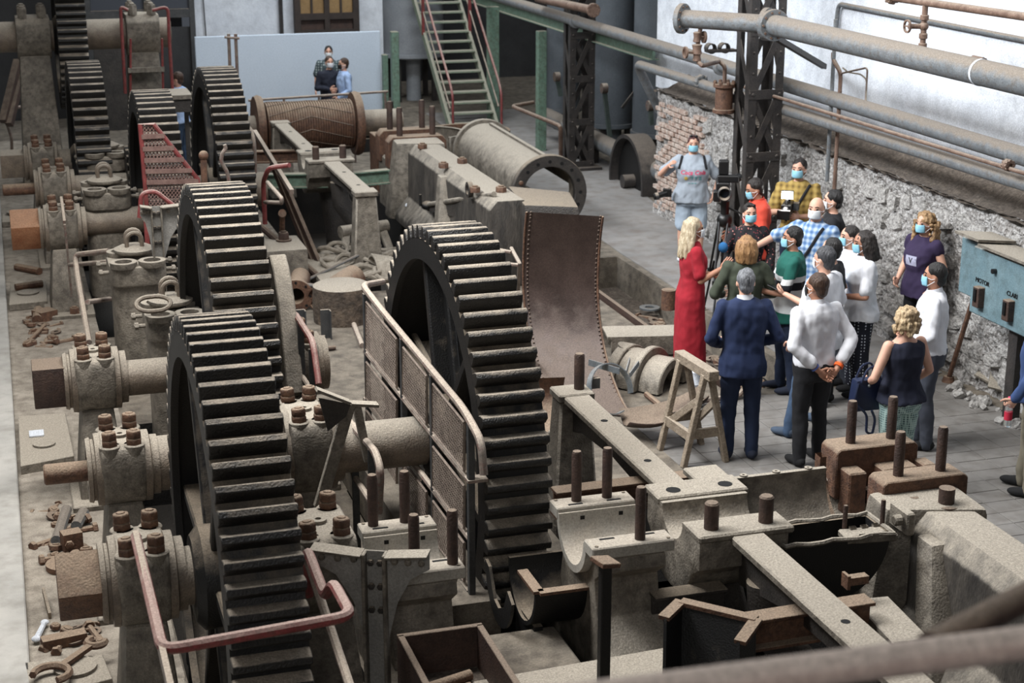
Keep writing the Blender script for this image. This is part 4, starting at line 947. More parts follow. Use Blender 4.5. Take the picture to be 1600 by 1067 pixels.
# girders and loose plates among the engines
def ibeam(label, p0, p1, h, m, w_=.14):
    p0 = V(p0); p1 = V(p1); b = MB(); b.bar(p0 - Z_ * .01, p1 - Z_ * .01, w_, .022); b.bar(p0 - Z_ * (h - .01), p1 - Z_ * (h - .01), w_, .022); b.bar(p0 - Z_ * h / 2, p1 - Z_ * h / 2, .02, h - .02)
    return tag(b.build('steel_girder', m, bevel=.003), label, 'girder')
ibeam('brown steel girder crossing under the near half of the long beam', (3.62, 8.03, .98), (4.72, 8.06, .98), .20, rust)
ibeam('brown steel girder crossing under the far half of the long beam', (3.46, 10.26, .98), (4.5, 10.28, .98), .20, rust)
ibeam('pale green girder left of the far engine beam', at(400, 272, z=.9), at(512, 270, z=.9), .20, green)
ibeam('pale green girder right of the far engine beam', at(540, 270, z=.9), at(607, 264, z=.9), .20, green)
ibeam('grey-brown girder before the foot of the grooved roller', at(388, 236, z=.9), at(472, 234, z=.9), .18, rust)
ibeam('dusty girder stub low between the open bearing and the saddle block', (3.7, 9.0, .72), (4.2, 9.0, .72), .22, iron_dark)
b = MB(); P = [at(1332, 936, z=.86), at(1384, 930, z=.86), at(1455, 998, z=.86), at(1396, 1004, z=.86)]; b.prism([(0, 0), (1, 0), (1, 1), (0, 1)], P[3], P[2] - P[3], P[0] - P[3], -Z_ * .12); tag(b.build('cover_plate', iron, bevel=.008), 'flat dusty cover plate lying between the near beam and the engine bed', 'plate')
b = MB(); P = at(1338, 905, z=1.0); b.box(P, (.14, .06, .05)); b.box(P - X_ * .07, (.02, .08, .09)); tag(b.build('beam_clip', rust), 'small jagged clip on the end of the near cross girder', 'clip')
b = MB(); b.box((2.55, 8.35, .21), (1.24, 2.0, .42)); tag(b.build('foundation_slab', concrete_d, bevel=.02), 'raised concrete foundation under the open box and grease trough', 'foundation')
# grease trough in front of the middle gear wheel
g = thing('grease_trough', 'tarry black half-round grease trough below the middle gear wheel', 'trough', (3.2, 9.6, 0)); zt = .74
x0 = at(770, 890, z=zt).x; P = at(870, 890, z=zt); y_ = P.y; x1 = at(940, 884, z=zt).x
q = [(.30 * math.cos(PI + PI * k / 14), .34 * math.sin(PI + PI * k / 14)) for k in range(15)]; q2 = [(.27 * math.cos(-PI * k / 14), .31 * math.sin(-PI * k / 14)) for k in range(15)]
b = MB(); b.prism(q + q2, (x0 + .16, y_, zt), Y_, Z_, X_ * (x1 - x0 - .16)); b.build('shell', grease, g)
for s_ in (0,): b = MB(); b.prism([(-.30, -.06), (-.2, -.01), (-.12, -.16), (0, -.22), (.1, -.2), (.22, -.02), (.30, 0)] + [(.30 * math.cos(-PI * k / 14), .34 * math.sin(-PI * k / 14)) for k in range(1, 14)], (x0, y_, zt), Y_, Z_, X_ * .02); b.build('end_plate', grease, g)
b = MB(); b.bar((x0 + .18, y_ - .30, zt), (x1, y_ - .30, zt), .07, .02); b.bar((x0 + .18, y_ - .30, zt), (x0 + .18, y_ + .05, zt), .07, .02); b.build('lip', rust, g)
for s_ in (.3, .8): b = MB(); b.box((x0 + (x1 - x0) * s_, y_, .2), (.06, .4, .5)); b.build('leg', grease, g)
P = at(946, 878, z=1.45); g = thing('black_post', 'thin black post with a square cap plate in front of the open bearing', 'post', (P.x, P.y, 0))
b = MB(); b.box((P.x, P.y, .72), (.062, .062, 1.44)); b.build('shaft', grease, g, bevel=.006); b = MB(); b.box((P.x, P.y, 1.45), (.135, .12, .03), M.Rotation(R(14), 3, 'Y') @ M.Rotation(R(20), 3, 'Z')); b.build('cap_plate', rust, g, bevel=.004)
# tarry chute
P = [at(1037, 966, z=1.08), at(1064, 940, z=1.10), at(1182, 968, z=1.10), at(1156, 1004, z=1.06)]
g = thing('tar_chute', 'tarry black open chute with a rusty rim at the lower edge', 'chute', (P[1].x, P[1].y, 0))
for a, c, nm in ((0, 1, 'side_wall'), (1, 2, 'back_wall'), (2, 3, 'side_wall')):
    A, B = P[a], P[c]; n_ = (B - A).cross(Z_).normalized() * .02; dn = V((-.12, -.30, -1.0))
    dA = dn; MB().hexa([A + dA, B + dA, B + dA + n_, A + dA + n_, A, B, B + n_, A + n_]).build(nm, grease, g)
    b = MB(); b.bar(A, B, .07, .025); b.build('rim', rust, g)
b = MB(); b.prism([(0, 0), (1, 0), (1, 1), (0, 1)], P[1] + V((-.12, -.3, -1.0)), P[2] - P[1], (P[0] - P[1]) * 1.2, Z_ * .02); b.build('floor', grease, g)
# flat bar at the very bottom
A = at(745, 1078, z=.52); B = at(1060, 1022, z=.52); b = MB(); b.bar(A - Y_ * .1, B - Y_ * .1, .34, .05); b.bar(A - Y_ * .26 - Z_ * .1, B - Y_ * .26 - Z_ * .1, .03, .2); tag(b.build('flat_beam', iron, bevel=.008), 'pale flat-topped beam along the bottom edge, behind the black post', 'beam')
g = thing('strap_bracket', 'cast eye bracket with a pale nut below the open bearing', 'bracket', at(1000, 1010, z=.3)); P = at(1000, 1010, z=.40)
b = MB(); b.prism([(-.16, -.1), (-.16, .06), (-.1, .12), (.3, .12), (.3, -.1)], P, X_, Z_, Y_ * .2); b.build('body', iron, g, bevel=.03, seg=2)
b = MB(); b.nut(P + V((-.02, -.0, 0)), -Y_, .055, .09, .4); b.build('nut', steel, g)
# fallen steam cylinder
c0 = at(858, 300, z=.60); rr = .49; LC = 3.6
g = thing('steam_cylinder', 'big fallen steam cylinder with a bolted open flange, beside the path', 'cylinder', (c0.x, c0.y, 0))
d = V((.02, 1, 0)).normalized(); zc = .58; c0 = V((c0.x, c0.y, zc))
b = MB(); pr_ = lambda h0, h1: [(rr - .10, h0), (rr - .04, h0), (rr - .04, h1), (rr - .10, h1)]
b.lathe(pr_(0, .30), c0, d, 40, closed=True); b.lathe(pr_(.30, 2.3), c0, d, 40, closed=True, a0=R(262), a1=R(262 + 268)); b.lathe(pr_(2.3, LC), c0, d, 40, closed=True); b.build('barrel', iron, g)
b = MB(); b.hollow(c0 - d * .03, c0 + d * .09, rr + .06, rr - .11, 48); b.build('flange', iron_dark, g, bevel=.01)
b = MB(); b.hollow(c0 + d * (LC - .1), c0 + d * LC, rr + .02, rr - .11, 48); b.build('flange', iron, g, bevel=.01)
u, v, a = frame(d)
for k in range(16):
    t = 2 * PI * k / 16; p = c0 - d * .03 + (u * math.cos(t) + v * math.sin(t)) * (rr - .035); b = MB()
    if k in (0, 1, 15): b.lathe([(.035, 0), (.03, .02), (0, .03)], p, -d, 10); b.build('bolt', rust, g)
    else: b.cyl(p, p - d * .004, .026, n=10); b.build('bolt_hole', void_m, g)
b = MB(); b.box(c0 + d * 1.7 - Z_ * .2, (.10, 3.2, .06)); b.box(c0 + d * .3 - Z_ * .18, (.72, .06, .06)); b.build('port_bar', iron_dark, g)
b = MB(); b.bar(c0 + d * .3 + Z_ * (rr - .02) + X_ * .05, c0 + d * 3.3 + Z_ * (rr - .02) + X_ * .05, .06, .03); b.build('seam_strip', iron, g)
for t in (.6, 2.6): b = MB(); b.box((c0.x, c0.y + t, .06), (.9, .16, .12)); b.build('chock', wood_old, g)

# curved sheet standing in the middle
prof = [(15.42, 1.80), (15.49, 1.55), (15.53, 1.25), (15.53, 1.0), (15.46, .75), (15.34, .52), (15.14, .30), (14.86, .12), (14.55, .01)]
def smooth_prof(p, k=3):
    out = []
    for i in range(len(p) - 1):
        p0, p1, p2, p3 = p[max(i - 1, 0)], p[i], p[i + 1], p[min(i + 2, len(p) - 1)]
        for j in range(k):
            t = j / k; out.append(tuple(.5 * (2 * b_ + (c_ - a_) * t + (2 * a_ - 5 * b_ + 4 * c_ - d_) * t * t + (3 * b_ - a_ - 3 * c_ + d_) * t ** 3) for a_, b_, c_, d_ in zip(p0, p1, p2, p3)))
    out.append(p[-1]); return out
g = thing('curved_sheet', 'tall curved brown sheet of steel standing upright in the middle', 'sheet', (5.2, 14.9, 0)); pr = smooth_prof(prof)
def sheet_mesh(pr, xa, xb, ya_off, t):
    b = MB(); n = len(pr); vs = []
    for i, (y, z) in enumerate(pr):
        j = min(i + 1, n - 1); k = max(i - 1, 0); ty, tz = pr[j][0] - pr[k][0], pr[j][1] - pr[k][1]; l = math.hypot(ty, tz); ny, nz = -tz / l * t, ty / l * t
        vs += [(xa, y, z), (xb, y + ya_off, z), (xb, y + ya_off + abs(ny), z - nz), (xa, y + abs(ny), z - nz)]
    fs = [(3, 2, 1, 0), tuple(4 * (n - 1) + k for k in range(4))]
    for i in range(n - 1):
        for k in range(4): fs.append((4 * i + k, 4 * i + (k + 1) % 4, 4 * i + 4 + (k + 1) % 4, 4 * i + 4 + k))
    return b.add(vs, fs)
sheet_mesh(pr, 4.90, 5.56, -.42, .012).build('plate', sheet, g, ang=.5)
for xs, off in ((4.895, 0), (5.545, -.42)):
    b = MB(); b.tube([(xs, y + off - .004, z) for y, z in pr], .011, 5); b.build('edge_strip', rust, g)
ri = MB().ball((0, 0, 0), .011, (1, 1, 1), 6, 4).mesh('rivet', rust_dark)
for i, (y, z) in enumerate(pr):
    for fx in (.05, .95):
        o = put('rivet', ri, g); o.location = V((4.90 + .66 * fx, y - .42 * fx - .006, z)) - g.location
        if i + 1 < len(pr):
            y2, z2 = pr[i + 1]; o = put('rivet', ri, g); o.location = V((4.90 + .66 * fx, (y + y2) / 2 - .42 * fx - .006, (z + z2) / 2)) - g.location
# smaller curved scrap, tray and hoop
g = thing('scrap_sheet', 'small curled brown scrap of sheet beside the curved sheet foot', 'sheet', (4.72, 14.2, 0))
P = at(860, 610, z=.4); pr2 = smooth_prof([(P.y + .1, .50), (P.y + .14, .35), (P.y + .06, .2), (P.y - .1, .08), (P.y - .3, .01)]); sheet_mesh(pr2, P.x - .12, P.x + .16, -.05, .01).build('plate', rust, g)
g = thing('curved_tray', 'shallow dark curved sheet lying beside the wooden trestle', 'sheet', (5.7, 13.9, 0))
A = at(975, 662, z=.12); B = at(1100, 634, z=.40); b = MB(); n = 10; vs = []; fs = []
for i in range(n + 1):
    t = i / n; c = A.lerp(B, t); c.z = .10 + .34 * t ** 2
    for s_ in (-1, -.5, 0, .5, 1): vs.append(c + V((.12, 1, 0)) * .26 * s_ * (1 - .65 * abs(t - .35)) + Z_ * .10 * abs(s_) ** 2)
for i in range(n):
    for k in range(4): fs.append((i * 5 + k, i * 5 + k + 1, i * 5 + 6 + k, i * 5 + 5 + k))
b.add(vs, fs); o = b.build('plate', rust_dark, g); md = o.modifiers.new('s', 'SOLIDIFY'); md.thickness = .014
P = at(953, 608, z=.42); g = thing('hose_hoop', 'blue-grey galvanised hoop band leaning by the curved sheet', 'band', (P.x, P.y, 0))
b = MB(); d_ = V((.35, -1, .45)).normalized(); b.lathe([(.235, -.035), (.245, -.035), (.245, .035), (.235, .035)], P, d_, 36, closed=True, a0=R(-20), a1=R(290)); b.build('hoop', galv, g)
A = at(920, 566, z=.62); B = at(968, 580, z=.60); b = MB(); b.bar(A, B, .012, .06); b.build('strap', galv, g)
for q0, q1 in (((978, 582), (984, 562)), ((984, 586), (998, 567))):
    b = MB(); b.bar(at(q0[0], q0[1], z=.60), at(q1[0], q1[1], z=.66), .012, .05); b.build('ear', galv, g)
b = MB(); b.box(at(930, 598, z=.5), (.08, .05, .10)); b.build('buckle', dark_frame, g)
P = at(985, 585, z=.12); g = thing('half_casing', 'heavy ribbed half-round casting lying on the floor near the red dress', 'casing', (P.x, P.y, 0))
b = MB(); d_ = V((.75, -1, 0)).normalized(); side = d_.cross(Z_)
for k, (r0, r1, h0, h1) in enumerate(((.20, .36, 0, .12), (.28, .33, .12, .30), (.22, .38, .30, .38), (.20, .30, .38, .62))):
    b = MB(); b.lathe([(r0, h0), (r1, h0), (r1, h1), (r0, h1)], V((P.x, P.y + .25, .02)), d_, 26, closed=True, a0=R(0), a1=R(180)); 
    if sum(v[2] for v in b.v) / len(b.v) < 0: b.v = [(x, y, .04 - z) for x, y, z in b.v]
    b.build('rib_ring', iron, g, bevel=.01)
for k in range(2): b = MB(); b.lathe([(.02, 0), (.05, 0), (.05, .06), (.02, .06)], V((P.x + .38 + .05 * k, P.y + .35 - .14 * k, .12)), Z_, 12, closed=True); b.build('lug', iron, g)
b = MB(); b.lathe([(0, .0), (.09, 0), (.09, .03), (0, .03)], V((P.x + .02, P.y + .2, .34)), V((.2, -.2, 1)), 18); b.build('cover_disc', iron, g)
A = at(945, 520, z=.22); B = at(1080, 517, z=.22); b = MB(); b.bar(A, B, .42, .03); b.bar(A - Y_ * .20 - Z_ * .10, B - Y_ * .20 - Z_ * .10, .03, .2); b.bar(A + Y_ * .20 - Z_ * .10, B + Y_ * .20 - Z_ * .10, .03, .2)
tag(b.build('floor_channel', iron, bevel=.004), 'low dusty channel beam on the floor behind the curved sheet', 'beam')
b = MB(); b.cyl(at(1044, 483, z=.0), at(1044, 483, z=.0) + Z_ * .24, .085, n=18); b.cyl(at(1044, 483, z=.0) + Z_ * .24, at(1044, 483, z=.0) + Z_ * .245, .06, n=18); tag(b.build('pipe_stub', rust), 'short rusty upright pipe stub at the end of the trench', 'pipe')
# wooden trestle
A = at(1064, 556, z=.86); B = at(1106, 582, z=.86); g = thing('sawhorse', 'weathered wooden trestle standing before the woman in red', 'trestle', ((A + B) / 2).to_2d().to_3d())
dx = (B - A).normalized(); sd = dx.cross(Z_).normalized()
MB().bar(A - dx * .04, B + dx * .12, .10, .09).build('top_bar', wood_old, g, bevel=.006)
for P_ in (A + dx * .05, B - dx * .0):
    for s_ in (-1, 1):
        Q = P_ + sd * s_ * .21; Q.z = 0; MB().bar(P_ + sd * s_ * .03 - Z_ * .02, Q, .06, .05).build('leg', wood_old, g, bevel=.005)
    l = P_ + sd * .14 - Z_ * .56; r_ = P_ - sd * .14 - Z_ * .56; MB().bar(l, r_, .03, .09).build('cross_bar', wood_old, g, bevel=.004)
for s_ in (-1, 1):
    a_ = A + dx * .05 + sd * s_ * .15 - Z_ * .62; c_ = B + sd * s_ * .10 - Z_ * .26; MB().bar(a_, c_, .03, .07).build('brace', wood_old, g, bevel=.004)
MB().bar(A + dx * .05 + sd * .15 - Z_ * .58, B + sd * .15 - Z_ * .58, .04, .09).build('side_rail', wood_old, g, bevel=.004)
# ------------------------------------------------------------------ mesh guards and rails
def wire_panel(P, pitch, r, m, parent, name='wire_mesh'):
    """expanded-metal infill of a flat quadrilateral P (four corners in order)"""
    o = P[0]; u = (P[1] - P[0]); n = u.cross(P[3] - P[0]).normalized(); u.normalize(); v = n.cross(u)
    Q = [((p - o).dot(u), (p - o).dot(v)) for p in P]; b = MB()
    for ang in (R(52), R(128)):
        dx, dy = math.cos(ang), math.sin(ang); nx_, ny_ = -dy, dx
        ks = [q[0] * nx_ + q[1] * ny_ for q in Q]; k = min(ks) + pitch * .5
        while k < max(ks):
            ts = []
            for (x1, y1), (x2, y2) in zip(Q, Q[1:] + Q[:1]):
                a1 = x1 * nx_ + y1 * ny_ - k; a2 = x2 * nx_ + y2 * ny_ - k
                if a1 * a2 < 0: f = a1 / (a1 - a2); ts.append((x1 + (x2 - x1) * f) * dx + (y1 + (y2 - y1) * f) * dy)
            if len(ts) >= 2:
                t0, t1 = min(ts), max(ts); A = o + u * (dx * t0 + nx_ * k) + v * (dy * t0 + ny_ * k); B = o + u * (dx * t1 + nx_ * k) + v * (dy * t1 + ny_ * k)
                w_ = (u * nx_ + v * ny_) * r; b.add([A - w_, A + w_, A + n * r, B - w_, B + w_, B + n * r], [(0, 1, 4, 3), (1, 2, 5, 4), (2, 0, 3, 5)])
            k += pitch
    me = b.mesh(name, m, smooth=False); x = put(name, me, parent); x['kind'] = 'stuff'; return x
mesh_m = mat('dusty_brown_mesh', (112, 98, 88), (142, 128, 116), None, 0, .7, 0, 10, 0)
mesh_red = mat('faded_red_mesh', (108, 82, 76), (138, 112, 104), None, 0, .7, 0, 10, 0)
# guard fence left of the middle gear wheel (runs away from the camera in the plane x = 2.78)
GX = 2.76
g = thing('mesh_guard', 'long guard fence of dusty mesh panels in front of the middle gear wheel', 'guard', at(737, 925, X=GX))
def L2(p, q, x): return p[1] + (q[1] - p[1]) * (x - p[0]) / (q[0] - p[0])
lines = {'top': ((565, 447), (735, 652)), 'mid': ((570, 547), (735, 752)), 'low': ((570, 622), (735, 842)), 'bot': ((570, 700), (737, 927))}
PX = [571, 629, 676, 735]
def gp(nm, x): return at(x, L2(*lines[nm], x), X=GX)
b = MB(); t0 = at(605, 443, X=GX - .0); b.tube([at(598, 440, X=GX + .35), at(566, 446, X=GX), gp('top', 600), gp('top', 725), at(752, 690, X=GX), at(756, 742, X=GX)], .028, 10, bend=.18); b.build('top_rail', rail_grey, g)
for nm in ('mid', 'low'):
    b = MB(); b.tube([gp(nm, 571), gp(nm, 735)], .024, 8); b.build('rail', rail_grey, g)
b = MB(); b.bar(gp('bot', 571), gp('bot', 735), .05, .02); b.build('bottom_rail', dark_frame, g)
for x in PX:
    T = at(x, L2(*lines['top'], x) + 4, X=GX); B = gp('bot', x); b = MB(); b.box((GX, T.y, (T.z + B.z) / 2), (.045, .05, T.z - B.z)); b.build('post', dark_frame, g, bevel=.004)
for i in range(3):
    for a_, c_ in (('top', 'mid'), ('mid', 'low'), ('low', 'bot')):
        if i == 1 and a_ == 'mid': continue
        xa, xb = PX[i] + 5, PX[i + 1] - 5
        P = [gp(c_, xa), gp(c_, xb), gp(a_, xb), gp(a_, xa)]; sh = [V((0, 0, .05)), V((0, 0, .05)), V((0, 0, -.06)), V((0, 0, -.06))]
        P = [p + s_ - X_ * .02 for p, s_ in zip(P, sh)]; wire_panel(P, .030, .0036, mesh_m, g)
        b = MB(); b.tube(P, .010, 4, closed=True); b.build('panel_frame', mesh_m, g)
b = MB(); b.box(at(744, 748, X=GX + .04), (.14, .10, .02)); b.build('corner_cap', rail_grey, g)
# raised strip of floor the fence stands on
b = MB(); B0 = gp('bot', 571); B1 = gp('bot', 737); b.box((GX - .02, (B0.y + B1.y) / 2, B1.z / 2 + .0), (.36, B0.y - B1.y + .3, B1.z)); tag(b.build('plinth', concrete_d), 'concrete strip carrying the dusty mesh guard fence', 'plinth')
# sloping red mesh guard
YG = 18.3
g = thing('red_mesh_guard', 'faded red mesh guard with a sloping top before the far gear wheel', 'guard', at(268, 330, Y=YG))
for px_ in (228, 312): A = at(px_, 345, Y=YG); b = MB(); b.box((A.x, YG, A.z / 2), (.05, .05, A.z)); b.build('post', red, g)
Q = [at(231, 345, Y=YG), at(318, 345, Y=YG), at(309, 280, Y=YG), at(240, 194, Y=YG), at(219, 194, Y=YG)]
b = MB(); b.tube(Q, .026, 8, closed=True); b.build('frame', red, g)
wire_panel([Q[0], Q[1], Q[2], at(229, 280, Y=YG)], .030, .006, mesh_red, g); wire_panel([at(227.5, 280, Y=YG), Q[2], Q[3], Q[4]], .030, .006, mesh_red, g)
for py_, xa, xb in ((214, 221, 257), (233, 223, 272), (251, 225, 287), (268, 227, 300), (285, 229, 310)):
    b = MB(); b.bar(at(xa, py_, Y=YG - .02), at(xb, py_ - 2, Y=YG - .02), .02, .05); b.build('flat_bar', mesh_red, g)
YG2 = 17.0
g = thing('red_guard_frame', 'small bent red guard frame below the red mesh guard', 'guard', at(250, 330, Y=YG2))
b = MB(); b.tube([at(218, 340, Y=YG2), at(221, 302, Y=YG2), at(242, 298, Y=YG2), at(282, 330, Y=YG2), at(284, 350, Y=YG2)], .024, 8, bend=.06); b.build('frame', red, g)
# bent handrails; every point is (px, py) on a plane of constant x or y
def rail(label, paths, posts, m=rail_grey, r=.026, bend=.09, cat='handrail'):
    P0 = V(paths[0][0]); lo = min((V(p) for q in paths for p in q), key=lambda p: p.z); g = thing('handrail', label, cat, (lo.x, lo.y, 0))
    for k, q in enumerate(paths): b = MB(); b.tube(q, r if k == 0 else r * .85, 9, bend=bend); b.build('rail', m if k == 0 else rail_grey, g)
    for p, w_ in posts: p = V(p); b = MB(); b.box((p.x, p.y, p.z / 2), (w_, w_ * .6, p.z)); b.build('post', dark_frame, g)
    return g
A = at(212, 838, X=at(254, 1016, z=1.62).x); C1 = at(254, 1016, z=1.62); D1 = at(549, 962, z=1.62); xr = D1.x
g = rail('pink-red bent handrail in the lower left corner, in front of the nearest bearing',
     [[A, C1, D1, at(521, 911, X=xr), at(508, 932, X=xr), at(479, 856, X=xr), at(479, 856, X=xr) - Z_ * .3],
      [at(479, 870, X=xr), at(548, 1075, X=xr)]], [((D1.x, D1.y + .02, .95), .05)], red, .03)
b = MB(); b.bar(A, at(272, 1100, X=A.x), .03, .075, (0, 1, 0)); b.build('flat_stanchion', rail_grey, g)
X2 = .62; Yh = at(120, 400, X=.55).y
rail('bent grey handrail left of the lidded housing with two empty wells',
     [[at(170, 392, X=.95), at(117, 398, X=.62), at(120, 425, X=.62), at(139, 535, X=.62)], [at(109, 414, X=.6), at(168, 409, X=.95)], [at(137, 472, X=.62), at(172, 467, X=.95)]], [], rail_grey, .03)
g = thing('flat_stanchion', 'flat upright iron bar standing before the fourth bearing', 'post', at(111, 470, X=.60)); b = MB(); b.bar(at(96, 312, X=.58), at(101, 350, X=.58), .03, .09, (0, 1, 0)); b.bar(at(101, 350, X=.58), at(112, 462, X=.60), .025, .06, (0, 1, 0)); b.build('bar', rail_grey, g)
b = MB(); b.nut(at(111, 466, X=.60), Z_, .075, .10, .5); b.build('nut', rust_dark, g)
X3 = 2.20
rail('bent dark-red rail behind the bearing right of the second gear wheel',
     [[at(461, 560, X=X3), at(459, 487, X=X3), at(489, 534, X=X3), at(498, 600, X=X3)], [at(462, 560, X=X3), at(470, 585, X=X3), at(484, 606, X=X3)]],
     [(at(469, 500, X=X3), .05), (at(487, 545, X=X3), .05)], red, .026, .10)
X4 = 2.30
rail('bent rail with a cord tied to it, in front of the thick shaft',
     [[at(548, 730, X=X4), at(540, 652, X=X4), at(587, 707, X=X4), at(595, 735, X=X4), at(592, 800, X=X4)], [at(542, 700, X=X4), at(551, 740, X=X4), at(578, 782, X=X4)]],
     [(at(553, 665, X=X4), .05), (at(580, 702, X=X4), .05)], rail_grey, .028, .10)
X5 = 3.0
rail('red bent rail beside the long dark plank, in front of the far gear wheels',
     [[at(452, 258, X=3.2), at(420, 262, X=X5), at(411, 285, X=X5), at(414, 350, X=X5)], [at(418, 285, X=X5), at(440, 310, X=X5), at(440, 317, X=X5), at(414, 316, X=X5)]], [], red, .03, .14)
X6 = 2.05
rail('bent grey rail right of the second gear wheel', [[at(404, 400, X=2.1), at(417, 420, X=2.1), at(428, 445, X=2.1), at(432, 505, X=2.1)]], [], red, .03, .12)
rail('dull bent rail over the shaft beside the gear wheel left of the roller', [[at(384, 195, X=3.0), at(393, 205, X=3.0), at(397, 225, X=3.0), at(398, 270, X=3.0)]], [], rail_grey, .03, .12)
b = MB(); q = [(0, -.5), (.02, .30), (.12, .46), (.28, .52), (.44, .44), (.66, .20), (.95, -.5)]; P = at(458, 498, X=2.12); b.prism([(-a_, c_) for a_, c_ in q], (2.05, P.y + .95, P.z - .14), Y_, Z_, X_ * .14); o = b.build('wheel_cover', iron, bevel=.01); tag(o, 'pale rounded cover plate standing right of the second gear wheel', 'cover')
# sloping pipe rail and long plank leaning by the far pit
g = thing('leaning_plank', 'long dark plank frame leaning down from the pale sloping bar', 'plank', at(505, 425, z=.02)); a0 = at(398, 206, z=1.5); a1 = at(456, 300, z=1.25); e0 = at(438, 270, z=1.2); e1 = at(504, 425, z=.05)
b = MB(); b.bar(a0, a1, .05, .06); b.build('pale_bar', rail_grey, g)
b = MB(); b.bar(at(425, 255, z=1.3), at(490, 415, z=.1), .05, .07); b.bar(e0, e1, .05, .07); b.build('side_rail', rust_dark, g)
b = MB(); b.hexa([at(427, 258, z=1.26), e0 - Z_ * .02, e1 - Z_ * .02, at(492, 415, z=.06), at(427, 258, z=1.28), e0, e1, at(492, 415, z=.08)]); b.build('board', rust_dark, g)
g = thing('slant_pipe', 'sloping brown pipe on the floor right of the second gear wheel', 'pipe', at(510, 445, z=.05)); b = MB(); b.tube([at(398, 345, z=.75), at(512, 445, z=.05)], .045, 10); b.build('run', rust_dark, g)
b = MB(); b.tube([at(441, 335, z=.9), at(440, 425, z=.05)], .035, 8); b.cyl(at(441, 335, z=.9), at(441, 333, z=.95), .05, n=10); tag(b.build('upright_pipe', rust), 'upright brown pipe with a rounded cap among the scrap', 'pipe')
# red ladder frame round the far standard
zf = at(222, 40, Y=27.0).z
for k, (x0, x1, xm, lab) in enumerate(((190, 195, 200, 'red bent ladder rail left of the raised far bearing'), (264, 253, 245, 'red bent ladder rail right of the raised far bearing'))):
    Yl = 27.0; g = thing('ladder_rail', lab, 'rail', at(xm, 150, Y=Yl)); b = MB(); x2 = 200 if k == 0 else 238
    b.tube([at(x2, 16, Y=Yl), at((x0 + x1) / 2 - (4 if k == 0 else -4), 10, Y=Yl), at(x0, 46 if k == 0 else 54, Y=Yl), at(x0 + 6, 146, Y=Yl)], .026, 8, bend=.1); b.build('rail', red, g)
    b = MB(); b.tube([at(xm + (4 if k == 0 else 8), 60, Y=Yl), at(xm + (4 if k == 0 else 10), 146, Y=Yl)], .02, 6); b.build('upright', red, g)
Yl = 26.9; b = MB(); b.hexa([at(200, 114, Y=Yl), at(257, 112, Y=Yl), at(256, 112, Y=Yl + .4), at(201, 114, Y=Yl + .4), at(200, 107, Y=Yl), at(257, 104, Y=Yl), at(256, 104, Y=Yl + .4), at(201, 106, Y=Yl + .4)])
tag(b.build('ladder_step', iron), 'dusty step plate between the red ladder rails', 'step')
g = thing('twin_rods', 'pair of thin upright rods with a cross handle behind the far gear wheel', 'rod', at(366, 150, Y=24.5)); 
for px_ in (357, 368): b = MB(); b.tube([at(px_, 53, Y=24.9), V((at(px_ + 3, 150, Y=24.9).x, 24.9, 0))], .025, 7); b.build('upright', rail_grey, g)
b = MB(); b.tube([at(351, 58, Y=24.88), at(374, 60, Y=24.88)], .02, 6); b.build('handle', rail_grey, g)
g = thing('side_platform', 'pale flat step between the two far gear wheels', 'platform', at(280, 165, Y=24.0)); A = at(265, 152, Y=24.0); B = at(300, 150, Y=24.0)
b = MB(); b.box(((A.x + B.x) / 2, 24.3, A.z), (B.x - A.x, .7, .06)); b.build('deck', iron, g); b = MB(); b.box(((A.x + B.x) / 2, 24.02, A.z - .12), (B.x - A.x, .04, .2)); b.build('fascia', iron_dark, g)
for xx in (A.x + .05, B.x - .05): b = MB(); b.box((xx, 24.4, A.z / 2), (.06, .06, A.z)); b.build('leg', iron_dark, g)
b = MB(); b.tube([V((at(358, 290, Y=18.3).x, 18.3, 0)), at(357, 272, Y=18.3), at(345, 252, Y=18.3), at(347, 240, Y=18.3), at(353, 232, Y=18.3), at(351, 226, Y=18.3)], .022, 8, bend=.12); tag(b.build('hanging_hose', rail_grey), 'pale curved hose hanging over the gear wheel left of the roller', 'hose')
b = MB(); b.tube([V((at(314, 300, Y=18.0).x, 18.0, 0)), at(318, 244, Y=18.0)], .035, 8); b.ball(at(318, 243, Y=18.0), .055); tag(b.build('lever_handle', rust), 'brown upright lever with a ball top beside the red mesh guard', 'lever')
g = thing('stair_rail', 'grey bent rail at the left edge beyond the bearings', 'handrail', at(20, 240, z=0)); b = MB(); b.tube([at(33, 167, z=.9), at(4, 172, z=.9), at(18, 215, z=.4), at(19, 245, z=0)], .028, 8, bend=.1); b.build('rail', rail_grey, g)
g = thing('dark_timber', 'dark slanting timbers in the far left corner', 'timber', at(10, 190, z=0))
for q in (((5, 190), (28, 95)), ((14, 195), (34, 110))): b = MB(); b.bar(at(q[0][0], q[0][1], Y=29.5), at(q[1][0], q[1][1], Y=30.2), .12, .12); b.build('timber', rust_dark, g)

